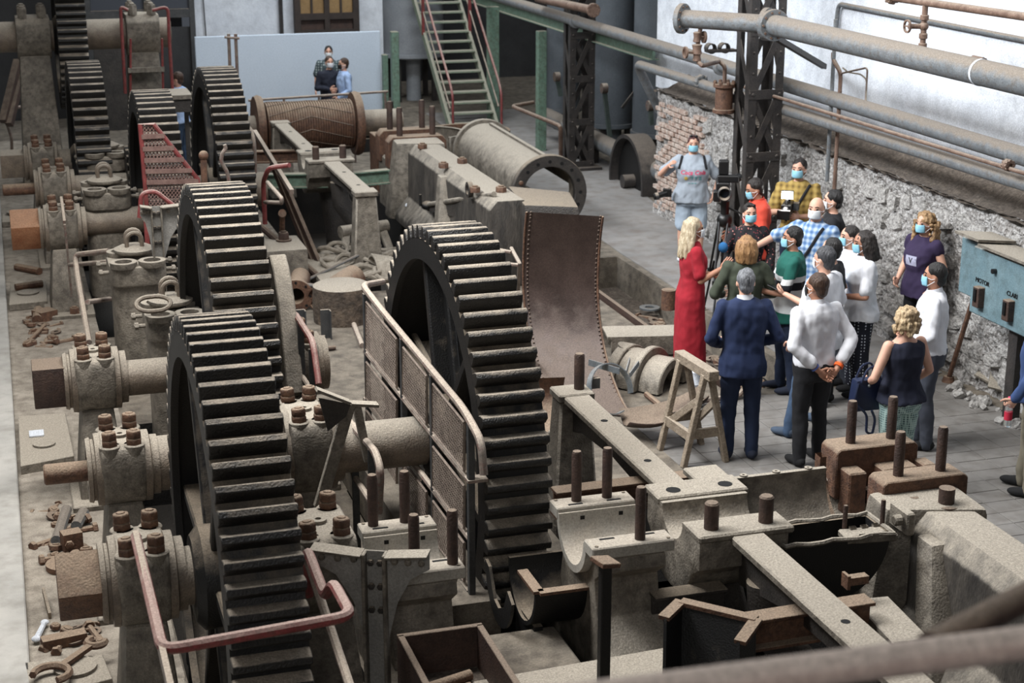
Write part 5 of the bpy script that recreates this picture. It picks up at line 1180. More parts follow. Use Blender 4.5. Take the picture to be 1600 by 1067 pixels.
# ------------------------------------------------------------------ riveted bracket posts
def bracket_post(label, px_, pyt, yy, w_, h, lean=0, gl_=.42, gr_=.34, detail=True, slope=.0):
    T = at(px_, pyt, Y=yy); g = thing('bracket_post', label, 'post', (T.x, yy, T.z - h)); z1 = T.z; z0 = T.z - h; x = T.x
    b = MB(); b.box((x, yy, (z0 + z1) / 2), (w_ * .72, .012, h)); b.build('web', dark_frame if not detail else mat('grey_bracket_steel', (132, 130, 126), (152, 149, 143), DUST, .7, .6, 0, 6, .12, 60), g)
    for s_ in (-1, 1):
        b = MB(); b.box((x + s_ * w_ * .40, yy - .03, (z0 + z1) / 2), (w_ * .13, .09, h)); b.build('flange', iron, g, bevel=.005)
    for s_, gl in ((-1, gl_), (1, gr_)):
        q = [(0, 0), (s_ * gl, .02 + slope), (s_ * gl, -.09 + slope), (s_ * gl * .55, -.16), (s_ * gl * .22, -.32), (0, -.55)]
        b = MB(); b.prism(q, (x + s_ * w_ * .46, yy - .02, z1), X_, Z_, Y_ * .012); b.build('gusset', MATS.get('grey_bracket_steel', iron_dark), g)
        b = MB(); b.hexa([V((x + s_ * w_ * .46, yy - .10, z1 - .012)), V((x + s_ * (w_ * .46 + gl), yy - .10, z1 + .01 + slope)), V((x + s_ * (w_ * .46 + gl), yy + .02, z1 + .01 + slope)), V((x + s_ * w_ * .46, yy + .02, z1 - .012)),
                          V((x + s_ * w_ * .46, yy - .10, z1)), V((x + s_ * (w_ * .46 + gl), yy - .10, z1 + .022 + slope)), V((x + s_ * (w_ * .46 + gl), yy + .02, z1 + .022 + slope)), V((x + s_ * w_ * .46, yy + .02, z1))]); b.build('angle_iron', iron, g)
        if detail:
            for k in range(3):
                p = V((x + s_ * (w_ * .46 + gl * (.18 + .32 * k)), yy - .03, z1 - .05 + slope * .5)); b = MB(); b.lathe([(.022, 0), (.018, .012), (0, .018)], p, -Y_, 10); b.build('rivet', iron, g)
    if detail:
        for r_ in range(3):
            for s_ in (-1, 1):
                p = V((x + s_ * w_ * .18, yy - .01, z1 - .07 - r_ * .15)); b = MB(); b.nut(p, -Y_, .022, .02, .5); b.build('bolt', iron_dark, g)
    return g
bp_ = bracket_post('grey riveted bracket post with two curved gussets in the foreground', 587, 860, 8.75, .155, 1.6, gl_=.30, gr_=.25); bp_.rotation_euler = (0, 0, R(-26))
bracket_post('dusty grey bracket post behind the lidded housings, beside the second gear wheel', 243, 322, 16.6, .12, .9, gl_=.10, gr_=.35, detail=True)
# splayed struts with dark gusset plates by the flanged bearing
g = thing('splayed_strut', 'slanting grey struts under dark gusset plates beside the flanged bearing', 'strut', at(500, 790, Y=10.9)); Ys = 10.95
b = MB(); b.bar(at(546, 630, Y=Ys), at(499, 792, Y=Ys), .085, .05, (0, 1, 0)); b.build('strut', iron, g, bevel=.004)
b = MB(); b.bar(at(556, 628, Y=Ys + .12), at(575, 720, Y=Ys + .1), .06, .05, (0, 1, 0)); b.build('strut', iron, g, bevel=.004)
b = MB(); b.prism([(0, 0), (1, 0), (.85, -.25), (.25, -.62)], at(498, 622, Y=Ys - .03), at(548, 632, Y=Ys - .03) - at(498, 622, Y=Ys - .03), Z_ * .38, Y_ * .012); b.build('gusset', iron_dark, g)
b = MB(); b.bar(at(494, 608, Y=Ys), at(546, 628, Y=Ys), .02, .09, (0, 1, 0)); b.bar(at(548, 630, Y=Ys), at(590, 632, Y=Ys), .02, .09, (0, 1, 0)); b.build('angle_iron', iron, g)

# ------------------------------------------------------------------ open tray with two pipe ends, lower edge
zb = .80; T = [at(626, 992, z=zb), at(756, 986, z=zb)]; g = thing('steel_tray', 'open rusty box with two short pipes and shavings inside, at the bottom edge', 'box', ((T[0].x + T[1].x) / 2, T[0].y - .5, .44))
x0, x1, y1, y0 = T[0].x, T[1].x, T[0].y, T[0].y - .95; zl = .44
for c_, s_ in ((((x0 + x1) / 2, y1, (zb + zl) / 2), (x1 - x0 + .04, .04, zb - zl)), (((x0 + x1) / 2, y0, (zb + zl) / 2), (x1 - x0 + .04, .04, zb - zl)), ((x0, (y0 + y1) / 2, (zb + zl) / 2), (.04, y1 - y0, zb - zl)), ((x1, (y0 + y1) / 2, (zb + zl) / 2), (.04, y1 - y0, zb - zl))):
    b = MB(); b.box(c_, s_); b.build('side', rust_dark, g, bevel=.004)
b = MB(); b.box(((x0 + x1) / 2, (y0 + y1) / 2, zl + .08), (x1 - x0, y1 - y0, .02)); b.build('bottom', soil, g)
for k, (dx, dy) in enumerate(((.16, -.32), (.12, -.47))): b = MB(); a = V((x0 + dx - .06, y1 + dy + .06, zl + .125)); b.hollow(a, a + V((.28, .09, .0)), .034, .026, 14); tag(b.build('pipe_end', rust), ('short rusty pipe lying in the open box, farther of two', 'short rusty pipe lying in the open box, nearer of two')[k], 'pipe')
rn = random.Random(5)
for k in range(9):
    c = V((x0 + .36 + rn.uniform(-.1, .12), y1 - .50 + rn.uniform(-.12, .14), zl + .10 + rn.uniform(.0, .03))); pts = [c + V((.05 * math.cos(t * .7 + k), .05 * math.sin(t * .7 + k), .01 * t)) * rn.uniform(.9, 1.1) for t in range(7)]
    b = MB(); b.tube(pts, .006, 4); tag(b.build('metal_shaving', rust_dark), 'curled metal shavings heaped in the open box', 'shaving', 'shavings in the open box')
# ------------------------------------------------------------------ left strip: trodden plates, discs, tools, nuts
def floor_plate(label, pts, z, th, m=iron):
    P = [at(x, y, z=z) for x, y in pts]; g = thing('floor_plate', label, 'plate', (P[0].x, P[0].y, 0)); b = MB(); b.add([p for p in P] + [p - Z_ * th for p in P], [(0, 1, 2, 3), (7, 6, 5, 4), (0, 4, 5, 1), (1, 5, 6, 2), (2, 6, 7, 3), (3, 7, 4, 0)]); b.build('slab', m, g, bevel=.005); return g
g = floor_plate('dusty floor plate with a round disc and a small square tag, beside the second bearing', [(28, 650), (102, 645), (116, 712), (32, 728)], .10, .09)
b = MB(); b.lathe([(0, 0), (.10, 0), (.10, .02), (0, .022)], at(69, 695, z=.10), Z_, 24); b.build('disc', iron, g); b = MB(); b.box(at(57, 677, z=.11), (.13, .16, .012)); b.build('tag_plate', plaster, g)
g = floor_plate('floor plate with a round disc below the fourth bearing', [(16, 443), (72, 438), (74, 470), (14, 476)], .10, .08)
b = MB(); b.lathe([(0, 0), (.13, 0), (.13, .02), (0, .022)], at(44, 458, z=.10), Z_, 24); b.build('disc', iron, g)
g = floor_plate('floor plate with a round disc at the left edge below the fifth bearing', [(4, 334), (56, 330), (58, 343), (3, 347)], .10, .08)
b = MB(); b.lathe([(0, 0), (.16, 0), (.16, .02), (0, .022)], at(28, 332, z=.12), Z_, 24); b.build('disc', iron, g)
g = floor_plate('floor plate in the lower left corner with a big spanner lying on it', [(38, 1035), (160, 1022), (176, 1060), (50, 1090)], .10, .06)
b = MB(); b.lathe([(0, 0), (.14, 0), (.14, .025), (0, .028)], at(118, 1045, z=.10), Z_, 26); b.build('disc', iron, g)
P = at(80, 1052, z=.16); Q = at(150, 1003, z=.15); b = MB(); d = (Q - P).normalized()
for c_, r_, a_ in ((P, .115, 0), (Q, .06, PI)):
    pts = [c_ + (d * math.cos(t) + d.cross(Z_) * math.sin(t)) * r_ for t in [a_ + R(-125) + R(250) * k / 12 for k in range(13)]]
    b.tube(pts, .026, 6)
b.bar(P + d * .11, Q - d * .05, .05, .03); tag(b.build('open_spanner', rust), 'big open-jawed spanner lying on the corner floor plate', 'spanner')
b = MB(); A = at(57, 998, z=.05); B = at(70, 972, z=.05); b.tube([A, B], [.022, .018], 8); b.ball(A, .035, (1, 1, .6)); b.ball(B, .03, (1, 1, .6)); tag(b.build('white_spanner', plaster), 'small white painted spanner on the strip beside the nearest bearing', 'spanner')
b = MB(); b.bar(at(68, 922, z=.1), at(78, 962, z=.04), .02, .05); tag(b.build('wood_sliver', wood_old), 'pale wooden sliver beside the nearest square shaft end', 'stick')
def rod(name, label, p0, p1, z0, z1, r, m, cat='pipe'):
    b = MB(); b.tube([at(*p0, z=z0), at(*p1, z=z1)], r, 10); return tag(b.build(name, m), label, cat)
rod('pipe_piece', 'rusty pipe piece on the strip below the fourth bearing, nearer of two', (24, 449), (66, 443), .14, .14, .045, rust)
rod('pipe_piece', 'rusty bolt-like bar on the strip below the fourth bearing, farther of two', (26, 417), (62, 424), .06, .06, .05, rust)
rod('pipe_piece', 'grey pipe lying along the strip before the second bearing', (88, 845), (104, 796), .06, .06, .045, pipe_grey)
rod('pipe_piece', 'grey pipe leaning on the nearest bearing base', (119, 822), (131, 800), .07, .08, .045, pipe_grey)
rod('pipe_piece', 'slim brown bar lying among the nuts beyond the third bearing', (44, 535), (70, 508), .04, .06, .025, rust)
b = MB(); P = at(112, 845, z=.09); b.box(P, (.15, .12, .16), R(12)); b.nut(P + V((-.02, -.06, 0)), -Y_, .035, .03, .4); tag(b.build('square_nut_block', rust), 'square rusty block with a nut on the strip before the nearest bearing', 'block')
b = MB(); P = at(103, 882, z=.04); b.lathe([(.03, -.02), (.15, -.02), (.15, .02), (.03, .02)], P, Z_, 24, closed=True, a0=R(150), a1=R(400)); tag(b.build('half_flange', rust), 'half-moon flange with a hole lying on the strip before the nearest bearing', 'flange')
b = MB(); b.box(at(100, 1000, z=.05), (.30, .10, .08), R(10)); tag(b.build('flat_block', rust), 'flat rusty block above the corner floor plate', 'block')
b = MB(); b.box(at(70, 492, z=.07), (.22, .20, .12), R(30)); tag(b.build('scrap_block', rust), 'tilted rusty block among nuts on the strip, below the bent handrail', 'block')
b = MB(); b.tube([at(58, 500, z=.06), at(60, 485, z=.09)], .06, 10); tag(b.build('scrap_elbow', rust), 'short rusty elbow beside the tilted block on the strip', 'pipe')
# nuts and bolts scattered about
nutm = MB().nut((0, 0, 0), Z_, .03, .026, .4).mesh('loose_nut', rust)
bltm = MB().cyl((0, 0, 0), (.11, 0, 0), .013, n=8).nut((.11, 0, 0), X_, .024, .02, 0).mesh('loose_bolt', rust)
wash = MB().lathe([(.018, 0), (.04, 0), (.04, .008), (.018, .008)], (0, 0, 0), Z_, 12, closed=True).mesh('loose_washer', rust_dark)
def scatter(n, poly, z, lab, grp, seed, big=1.0):
    rn = random.Random(seed)
    for k in range(n):
        while True:
            a, c = rn.random(), rn.random()
            (x0, y0), (x1, y1), (x2, y2), (x3, y3) = poly
            X = (x0 * (1 - a) + x1 * a) * (1 - c) + (x3 * (1 - a) + x2 * a) * c; Y = (y0 * (1 - a) + y1 * a) * (1 - c) + (y3 * (1 - a) + y2 * a) * c
            break
        me, nm, cat = rn.choice(((nutm, 'loose_nut', 'nut'), (bltm, 'loose_bolt', 'bolt'), (bltm, 'loose_bolt', 'bolt'), (wash, 'loose_washer', 'washer')))
        o = put(nm, me); o.location = (X, Y, z + rn.uniform(.008, .03)); o.rotation_euler = (rn.uniform(-.3, .3), rn.uniform(-.3, .3), rn.uniform(0, 6.28)); s_ = rn.uniform(.8, 1.5) * big; o.scale = (s_,) * 3
        tag(o, lab + {'nut': ' nut', 'bolt': ' bolt', 'washer': ' washer'}[cat], cat, grp + ' (' + cat + 's)')
def quad(pts, z): return [(at(x, y, z=z).x, at(x, y, z=z).y) for x, y in pts]
scatter(26, quad([(40, 505), (88, 500), (92, 540), (45, 548)], 0), 0, 'rusty loose scrap on the strip beyond the third bearing, a', 'scrap on the strip beyond the third bearing', 1, 1.4)
scatter(30, quad([(80, 800), (130, 795), (138, 870), (84, 880)], 0), 0, 'rusty loose scrap between the second and nearest bearing, a', 'scrap between second and nearest bearing', 2, 1.3)
scatter(24, quad([(85, 985), (155, 978), (160, 1012), (92, 1020)], 0), 0, 'rusty loose scrap under the nearest square shaft end, a', 'scrap under the nearest shaft end', 3, 1.2)
x0, x1, y0, y1 = TRENCH
scatter(70, [(x0 + .15, y0 + 1.2), (x1 - .1, y0 + 1.0), (x1 - .1, y1 - 1.2), (x0 + .15, y1 - 1.6)], -.40, 'rusty loose scrap heaped in the trench beside the path, a', 'scrap in the trench', 4, 1.7)
b = MB()
for i in range(30):
    for j in range(8): pass
vs = []; fs = []
for i in range(41):
    for j in range(9): xx = x0 + .03 + (x1 - x0 - .06) * j / 8; yy = y0 + .03 + (y1 - y0 - .06) * i / 40; vs.append((xx, yy, -.40 + .05 * NZ.noise(V((xx * 3, yy * 3, 1))) + .03 * NZ.noise(V((xx * 9, yy * 9, 3)))))
for i in range(40):
    for j in range(8): fs.append((i * 9 + j, i * 9 + j + 1, i * 9 + 10 + j, i * 9 + 9 + j))
o = MB().add(vs, fs).build('trench_rubble', soil); o['kind'] = 'stuff'; o['label'] = 'loose dirt and grit filling the trench beside the path'; o['category'] = 'dirt'
b = MB(); A = V((x0 + .05, y0, -.02)); b.bar(A, A + Y_ * (y1 - y0 - .6), .05, .16); b.bar(A - X_ * .3 - Z_ * .05, A - X_ * .3 + Y_ * (y1 - y0 - .6) - Z_ * .05, .04, .1); tag(b.build('trench_channel', rust_dark), 'dark steel channel along the left lip of the trench', 'channel')
P = at(1015, 482, z=-.3); b = MB(); b.lathe([(.06, 0), (.13, 0), (.13, .02), (.06, .02)], P, Z_, 18, closed=True); tag(b.build('ring_washer', galv), 'grey ring lying in the trench near the woman in red', 'ring')
# ------------------------------------------------------------------ scrap heap in the middle
P = at(463, 462, z=.18); g = thing('flanged_pipe', 'short rusty pipe with an open flange facing the camera, in the scrap heap', 'pipe', (P.x, P.y, 0)); d = V((.25, 1, .05)).normalized()
b = MB(); b.hollow(P, P + d * .75, .12, .095, 24); b.build('tube', rust, g); b = MB(); b.hollow(P - d * .02, P + d * .03, .20, .095, 28); b.build('flange', rust, g, bevel=.004)
u, v, a = frame(d)
for k in range(8): t = 2 * PI * k / 8; c = P - d * .021 + (u * math.cos(t) + v * math.sin(t)) * .165; b = MB(); b.cyl(c, c - d * .003, .016, n=8); b.build('bolt_hole', void_m, g)
P = at(497, 470, z=.14); b = MB(); d = V((.55, .5, .12)); b.hollow(P, P + d, .16, .145, 22); tag(b.build('pipe_elbow', rust), 'wide pinkish pipe stump beside the flanged pipe in the scrap heap', 'pipe')
P = at(535, 500, z=0); g = thing('sooty_drum', 'stained dark drum with a rag on top in the scrap heap', 'drum', P); b = MB(); b.lathe([(.33, 0), (.34, .2), (.33, .42), (.29, .44)], P, Z_, 28); b.build('body', mat('sooty_drum', (70, 60, 52), (110, 96, 82), DUST, .9, .8, 0, 4, .4, 30, (40, 34, 30), .4), g)
rn = random.Random(8)
for k in range(24):
    c = at(rn.uniform(508, 618), rn.uniform(390, 440), z=.10) + Z_ * rn.uniform(-.05, .12); rx = rn.uniform(.18, .36); t0 = rn.uniform(0, 6); pts = []
    for i in range(16): t = 2 * PI * i / 16; pts.append(c + V((rx * math.cos(t + t0), rx * .8 * math.sin(t + t0), .05 * math.sin(2 * t + k) + .02 * rn.random())))
    b = MB(); b.tube(pts, .028, 7, closed=True); tag(b.build('rope_coil', cord_m), 'loop of grey rope in the heap behind the middle gear wheel', 'rope', 'rope loops in the heap')
for k in range(10):
    c = at(585 + k * 3.2, 418 + k * .5, z=.22); pts = [c + V((.0, .30 * math.cos(t), .20 * math.sin(t) - .05)) for t in [PI * i / 8 for i in range(9)]]; b = MB(); b.tube(pts, .024, 6); tag(b.build('rope_turn', cord_m), 'turn of pale rope wound in a bundle behind the middle gear wheel', 'rope', 'turns of the rope bundle')
for (pa, pb, zt_, dy, lab) in (((402, 376), (470, 374), .55, .8, 'worn foundation block with one bolt, behind the sloping brown pipe'), ((486, 420), (545, 418), .18, 1.6, 'low dusty slab sloping under the rope heap')):
    A, B = at(*pa, z=zt_), at(*pb, z=zt_); g = thing('foundation_block', lab, 'block', ((A.x + B.x) / 2, A.y, 0)); b = MB(); b.box(((A.x + B.x) / 2, A.y + dy / 2 - .6, zt_ / 2), (B.x - A.x, dy, zt_)); b.build('block', iron, g, bevel=.04, seg=2)
    if zt_ > .5: b = MB(); p = V(((A.x + B.x) / 2 + .05, A.y - .1, zt_)); b.lathe([(.10, 0), (.10, .02)], p, Z_, 16); b.nut(p + Z_ * .02, Z_, .07, .09, .5); b.build('bolt', rust_dark, g)
rod('grey_rod', 'long thin grey rod slanting across the scrap heap', (470, 442), (582, 388), .12, .35, .02, pipe_grey, 'rod')
rod('grey_rod', 'shorter pale rod lying level above the pipe stump', (468, 444), (542, 450), .30, .30, .022, pipe_grey, 'rod')
rod('floor_rod', 'pale rod on the floor left of the mesh guard', (546, 490), (566, 540), .03, .03, .03, rail_grey, 'rod')
rod('floor_bar', 'short dusty bar on the floor beside the bent dark-red rail', (497, 546), (524, 543), .03, .03, .025, rust_dark, 'bar')
g = thing('channel_stand', 'small upright steel channels on the floor left of the sooty drum', 'stand', at(500, 528, z=0))
for px_ in (470, 509): P = at(px_, 528, z=0); b = MB(); b.box(P + Z_ * .16, (.10, .03, .34)); b.box(P + V((.05, -.04, .16)), (.012, .09, .34)); b.build('channel', dark_frame, g)
b = MB(); b.bar(at(474, 528, z=.02), at(508, 527, z=.02), .05, .04); b.build('base_bar', dark_frame, g)
P = at(568, 335, z=.55); g = thing('fork_casting', 'forked yoke casting with a pivot hole in front of the far engine beam', 'casting', (P.x, P.y, 0))
b = MB(); b.lathe([(.05, -.12), (.10, -.12), (.10, .10), (.05, .10)], P, Z_, 20, closed=True); b.build('pivot_boss', iron, g)
b = MB(); b.tube([P + V((-.34, -.1, -.2)), P + V((.34, .1, -.2))], .085, 14); b.build('cross_shaft', iron, g)
for s_ in (-1, 1): b = MB(); b.bar(P + V((s_ * .26, s_ * .08, -.22)), P + V((s_ * .34, s_ * .08 - .25, -.56)), .11, .09, (0, 1, 0)); b.build('prong', iron, g, bevel=.015)
b = MB(); b.bar(P + V((0, .05, .08)), P + V((-.04, .55, .40)), .08, .08); b.build('tail_rod', iron, g, bevel=.015)
b = MB(); A = at(640, 300, z=.0); b.box((A.x - .25, A.y + .3, .45), (.52, .5, .9)); tag(b.build('brown_box', rust, bevel=.01), 'brown sheet box at the foot of the far engine beam', 'box')
b = MB(); b.tube([at(636, 320, z=.25), at(643, 345, z=.1), at(647, 358, z=.02)], .03, 8); tag(b.build('white_hose', plaster), 'short white hose on the floor before the far engine bed', 'hose')
g = thing('tube_frame', 'pale tube frame seen between the middle gear wheel and curved sheet', 'frame', at(800, 470, z=0)); zt = .75
for q in (((768, 388), (799, 394)), ((778, 411), (810, 414)), ((784, 432), (798, 432))):
    b = MB(); b.tube([at(*q[0], z=zt), at(*q[1], z=zt)], .022, 7); b.build('tube', rail_grey, g)
b = MB(); b.tube([at(799, 388, z=zt), at(812, 412, z=zt), at(809, 465, z=.0)], .024, 7, bend=.03); b.build('tube', rail_grey, g)
rod('bent_pipe_end', 'pale pipe end poking out beside the middle gear wheel', (826, 548), (843, 592), .5, .02, .03, rail_grey)
b = MB(); P = at(866, 690, z=.35); b.box((P.x, P.y, .18), (.20, .26, .42)); b.lathe([(.03, 0), (.06, 0), (.06, .05), (.03, .05)], (P.x, P.y, .40), Z_, 6); tag(b.build('nut_block', iron, bevel=.01), 'small stone-grey block with a nut between gear wheel and long beam', 'block')
# handles leaning at the wall
A = at(1522, 462, X=9.05); B = at(1482, 592, z=.03); b = MB(); b.tube([A, B], .025, 8); b.lathe([(.0, 0), (.07, 0), (.05, .06), (0, .06)], B - Z_ * .03, Z_, 12); tag(b.build('leaning_pole', rust), 'brown pole leaning on the stone wall left of the blue-green cabinet', 'pole')
g = thing('scrap_tray', 'flat dusty sheet scraps on the rubble at the wall foot below the cabinet', 'scrap', at(1570, 595, z=.1))
for k, (x, y) in enumerate(((1556, 590), (1572, 600))): b = MB(); b.box(at(x, y, z=.14), (.28, .34, .02), M.Rotation(R(20), 3, 'X') @ M.Rotation(R(30 + 25 * k), 3, 'Z')); b.build('sheet_scrap', iron, g)
b = MB(); rn = random.Random(21)
for k in range(26):
    y = rn.uniform(12.4, 15.2); s_ = rn.uniform(.03, .09); o = put('fallen_stone', rn.choice(SM)); o.location = (9.08 - rn.uniform(.0, .22), y, s_ * .3); o.scale = (s_ * 1.4, s_ * 1.6, s_); o.rotation_euler = (rn.random(), rn.random(), rn.random() * 6)
    tag(o, 'small fallen stone lying along the foot of the rubble wall', 'stone', 'fallen stones at the wall foot')
# gallery rail the photograph was taken over (close to the lens)
g = thing('gallery_rail', 'blurred brown gallery rail crossing the lower right corner', 'railing', at(1300, 1040, Y=2.2))
b = MB(); b.tube([at(820, 1106, Y=2.3), at(1750, 985, Y=2.2)], .030, 16); b.build('top_rail', mat('brown_gallery_rail', (168, 148, 140), (190, 172, 162), (206, 192, 182), .95, .45, 0, 7, .05, 60), g)  # paler upward tint paints the highlight along the top of the rail
b = MB(); b.tube([at(1452, 1012, Y=2.26), at(1760, 850, Y=2.75)], .028, 14); b.build('return_rail', rust_dark, g)
# ------------------------------------------------------------------ people
def cloth(name, c, c2=None, rough=.9, bump=.12): return mat('cloth_' + name, c, c2 or tuple(min(255, int(v * 1.06)) for v in c), None, 0, rough, 0, 10, bump, 160, coord='obj')
SKIN = mat('skin_fair', (196, 150, 128), (206, 162, 140), None, 0, .55, 0, 8, .03, 200, coord='obj')
SKIN2 = mat('skin_tan', (166, 118, 94), (178, 130, 106), None, 0, .55, 0, 8, .03, 200, coord='obj')
def hairm(name, a, b_): return mat('hair_' + name, a, b_, None, 0, .5, 0, 60, .6, 130, coord='obj', stretch=(1, 1, .16))
H_DARK = hairm('dark', (24, 19, 17), (42, 33, 28)); H_BLACK = hairm('black', (16, 14, 14), (28, 24, 23)); H_BROWN = hairm('brown', (50, 36, 28), (78, 56, 42))
H_BLOND = hairm('ash_blond', (150, 132, 104), (206, 192, 166)); H_HONEY = hairm('honey', (116, 82, 50), (176, 136, 92)); H_GREY = hairm('silver', (66, 68, 72), (140, 142, 146)); H_SALT = hairm('salt_pepper', (38, 38, 40), (84, 84, 88))
H_CURL = hairm('curly_blond', (108, 80, 52), (184, 150, 108)); H_SAND = hairm('sandy_curls', (130, 106, 76), (206, 182, 146)); H_RED = hairm('reddish', (54, 26, 26), (86, 40, 38))
MASK_B = mat('mask_blue', (128, 184, 206), (146, 198, 216), None, 0, .8, 0, 30, .05, 100, coord='obj'); MASK_W = mat('mask_white', (208, 212, 216), (220, 223, 226), None, 0, .8, 0, 30, .05, 100, coord='obj'); MASK_K = mat('mask_black', (22, 22, 24), (30, 30, 32), None, 0, .8, 0, 30, .05, 100, coord='obj')
EYE = mat('eye_dark', (20, 16, 14)); 
def nodes_mat(name, fn, rough=.9):
    m = bpy.data.materials.new(name); m.use_nodes = True; nt = m.node_tree; b = nt.nodes['Principled BSDF']; b.inputs['Roughness'].default_value = rough
    tc = nt.nodes.new('ShaderNodeTexCoord'); nt.links.new(fn(nt, tc.outputs['Object']), b.inputs['Base Color']); return m
def ramp(nt, fac, stops, const=True):
    r = nt.nodes.new('ShaderNodeValToRGB'); r.color_ramp.interpolation = 'CONSTANT' if const else 'LINEAR'; e = r.color_ramp.elements
    while len(e) < len(stops): e.new(.5)
    for el, (p, c) in zip(e, stops): el.position = p; el.color = lin(c)
    nt.links.new(fac, r.inputs[0]); return r.outputs[0]
def axis_of(nt, v, k):
    s = nt.nodes.new('ShaderNodeSeparateXYZ'); nt.links.new(v, s.inputs[0]); return s.outputs[k]
def mth(nt, op, a, b=None):
    m = nt.nodes.new('ShaderNodeMath'); m.operation = op
    for i, q in enumerate((a, b)):
        if q is None: continue
        if isinstance(q, (int, float)): m.inputs[i].default_value = q
        else: nt.links.new(q, m.inputs[i])
    return m.outputs[0]
def f_polo(nt, v):
    z = mth(nt, 'MULTIPLY', mth(nt, 'SUBTRACT', axis_of(nt, v, 2), .75), 1.25)
    return ramp(nt, z, [(0, (16, 84, 74)), (.17, (206, 208, 208)), (.46, (206, 208, 208)), (.47, (20, 22, 30)), (.575, (206, 208, 208)), (.645, (16, 84, 74))])
def f_plaid(nt, v):
    a = mth(nt, 'SINE', mth(nt, 'MULTIPLY', axis_of(nt, v, 0), 110)); c = mth(nt, 'SINE', mth(nt, 'MULTIPLY', axis_of(nt, v, 2), 110))
    return ramp(nt, mth(nt, 'ADD', mth(nt, 'MULTIPLY', mth(nt, 'ADD', a, c), .25), .5), [(0, (72, 104, 148)), (.3, (94, 126, 166)), (.5, (124, 148, 178)), (.9, (170, 184, 200))], False)
def f_yplaid(nt, v):
    a = mth(nt, 'SINE', mth(nt, 'MULTIPLY', axis_of(nt, v, 0), 90)); c = mth(nt, 'SINE', mth(nt, 'MULTIPLY', axis_of(nt, v, 2), 90))
    return ramp(nt, mth(nt, 'ADD', mth(nt, 'MULTIPLY', mth(nt, 'ADD', a, c), .25), .5), [(0, (92, 74, 36)), (.22, (128, 104, 52)), (.5, (146, 122, 64)), (.8, (162, 138, 78))], False)
def vor(nt, v, scale, out='Distance'):
    n = nt.nodes.new('ShaderNodeTexVoronoi'); n.inputs['Scale'].default_value = scale; n.inputs['Randomness'].default_value = .0 if out == 'Distance' else 1; nt.links.new(v, n.inputs['Vector']); return n.outputs['Distance']
def f_polka(nt, v): return ramp(nt, vor(nt, v, 30), [(0, (190, 194, 204)), (.28, (18, 20, 34))])
def f_mint(nt, v): return ramp(nt, vor(nt, v, 46), [(0, (70, 92, 96)), (.36, (150, 176, 172)), (.6, (176, 198, 194))])
def f_floral(nt, v): return ramp(nt, vor(nt, v, 26, 'r'), [(0, (176, 140, 128)), (.16, (120, 50, 56)), (.26, (24, 22, 26))])
def f_check(nt, v): return ramp(nt, vor(nt, v, 20), [(0, (150, 160, 160)), (.35, (60, 74, 78))])
POLO = nodes_mat('striped_polo_cloth', f_polo); PLAID = nodes_mat('blue_plaid_cloth', f_plaid); YPLAID = nodes_mat('yellow_check_cloth', f_yplaid); POLKA = nodes_mat('polka_dot_cloth', f_polka)
MINT = nodes_mat('mint_pattern_cloth', f_mint); FLORAL = nodes_mat('dark_floral_cloth', f_floral); CHECK = nodes_mat('grey_check_cloth', f_check)
WHITE = cloth('white', (206, 207, 212)); NAVY = cloth('navy_suit', (22, 36, 68)); NAVY2 = cloth('navy_dark', (22, 26, 44)); BLACK = cloth('black', (22, 22, 26)); JEANS = cloth('jeans', (42, 60, 84), (54, 74, 98)); DENIMD = cloth('dark_denim', (26, 36, 58), (34, 46, 70))
REDC = cloth('red', (142, 18, 34)); OLIVE = cloth('olive', (54, 60, 48)); ORANGE = cloth('coral', (186, 64, 46)); GREYT = cloth('grey_marl', (148, 156, 166)); PALEJ = cloth('pale_denim', (158, 172, 186)); PURPLE = cloth('purple', (40, 28, 58)); GREYP = cloth('grey_trouser', (62, 66, 76)); BLUEJ = cloth('blue_jacket', (46, 66, 106)); LBLUE = cloth('light_blue', (150, 172, 206)); KHAKI = cloth('khaki', (112, 106, 92)); TEALG = cloth('dark_green', (18, 84, 74))
SHOE_N = cloth('navy_shoe', (26, 32, 48)); SHOE_B = cloth('black_shoe', (18, 18, 20)); SHOE_W = cloth('white_shoe', (196, 200, 206)); SHOE_G = cloth('slate_shoe', (56, 68, 84)); SANDAL = cloth('tan_sandal', (150, 118, 90))

def voxel(b, size, it=3, m=None, name='part', wrinkle=0.0, ws=9.0, seed=0):
    me = b.mesh('tmp', smooth=False); o = bpy.data.objects.new('tmp', me); WS.collection.objects.link(o)
    md = o.modifiers.new('r', 'REMESH'); md.mode = 'VOXEL'; md.voxel_size = size
    s = o.modifiers.new('s', 'SMOOTH'); s.factor = .5; s.iterations = it
    WS.view_layers[0].update(); dg = WS.view_layers[0].depsgraph; out = bpy.data.meshes.new_from_object(o.evaluated_get(dg))
    WS.collection.objects.unlink(o); TRASH.extend((o, me)); out.name = name
    if wrinkle:
        off = V((seed * 3.1, seed * 1.7, 0)); CO = [(v.co.copy(), v.normal.copy()) for v in out.vertices]; flat = []
        for c, n in CO:
            p = c * ws + off; q = V((p.x, p.y, p.z * .6)); f = NZ.noise(q) + .5 * NZ.noise(q * 2.3) + (.8 * (.35 - abs(NZ.noise(V((p.x * .9 + p.z * .7, p.y * .9 - p.z * .5, p.z * .35))))) if ws < 20 else 0)
            flat.extend(c + n * (wrinkle * f))
        out.vertices.foreach_set('co', flat); out.update()
    out.shade_smooth(); out.materials.clear()
    if m: out.materials.append(m)
    return out
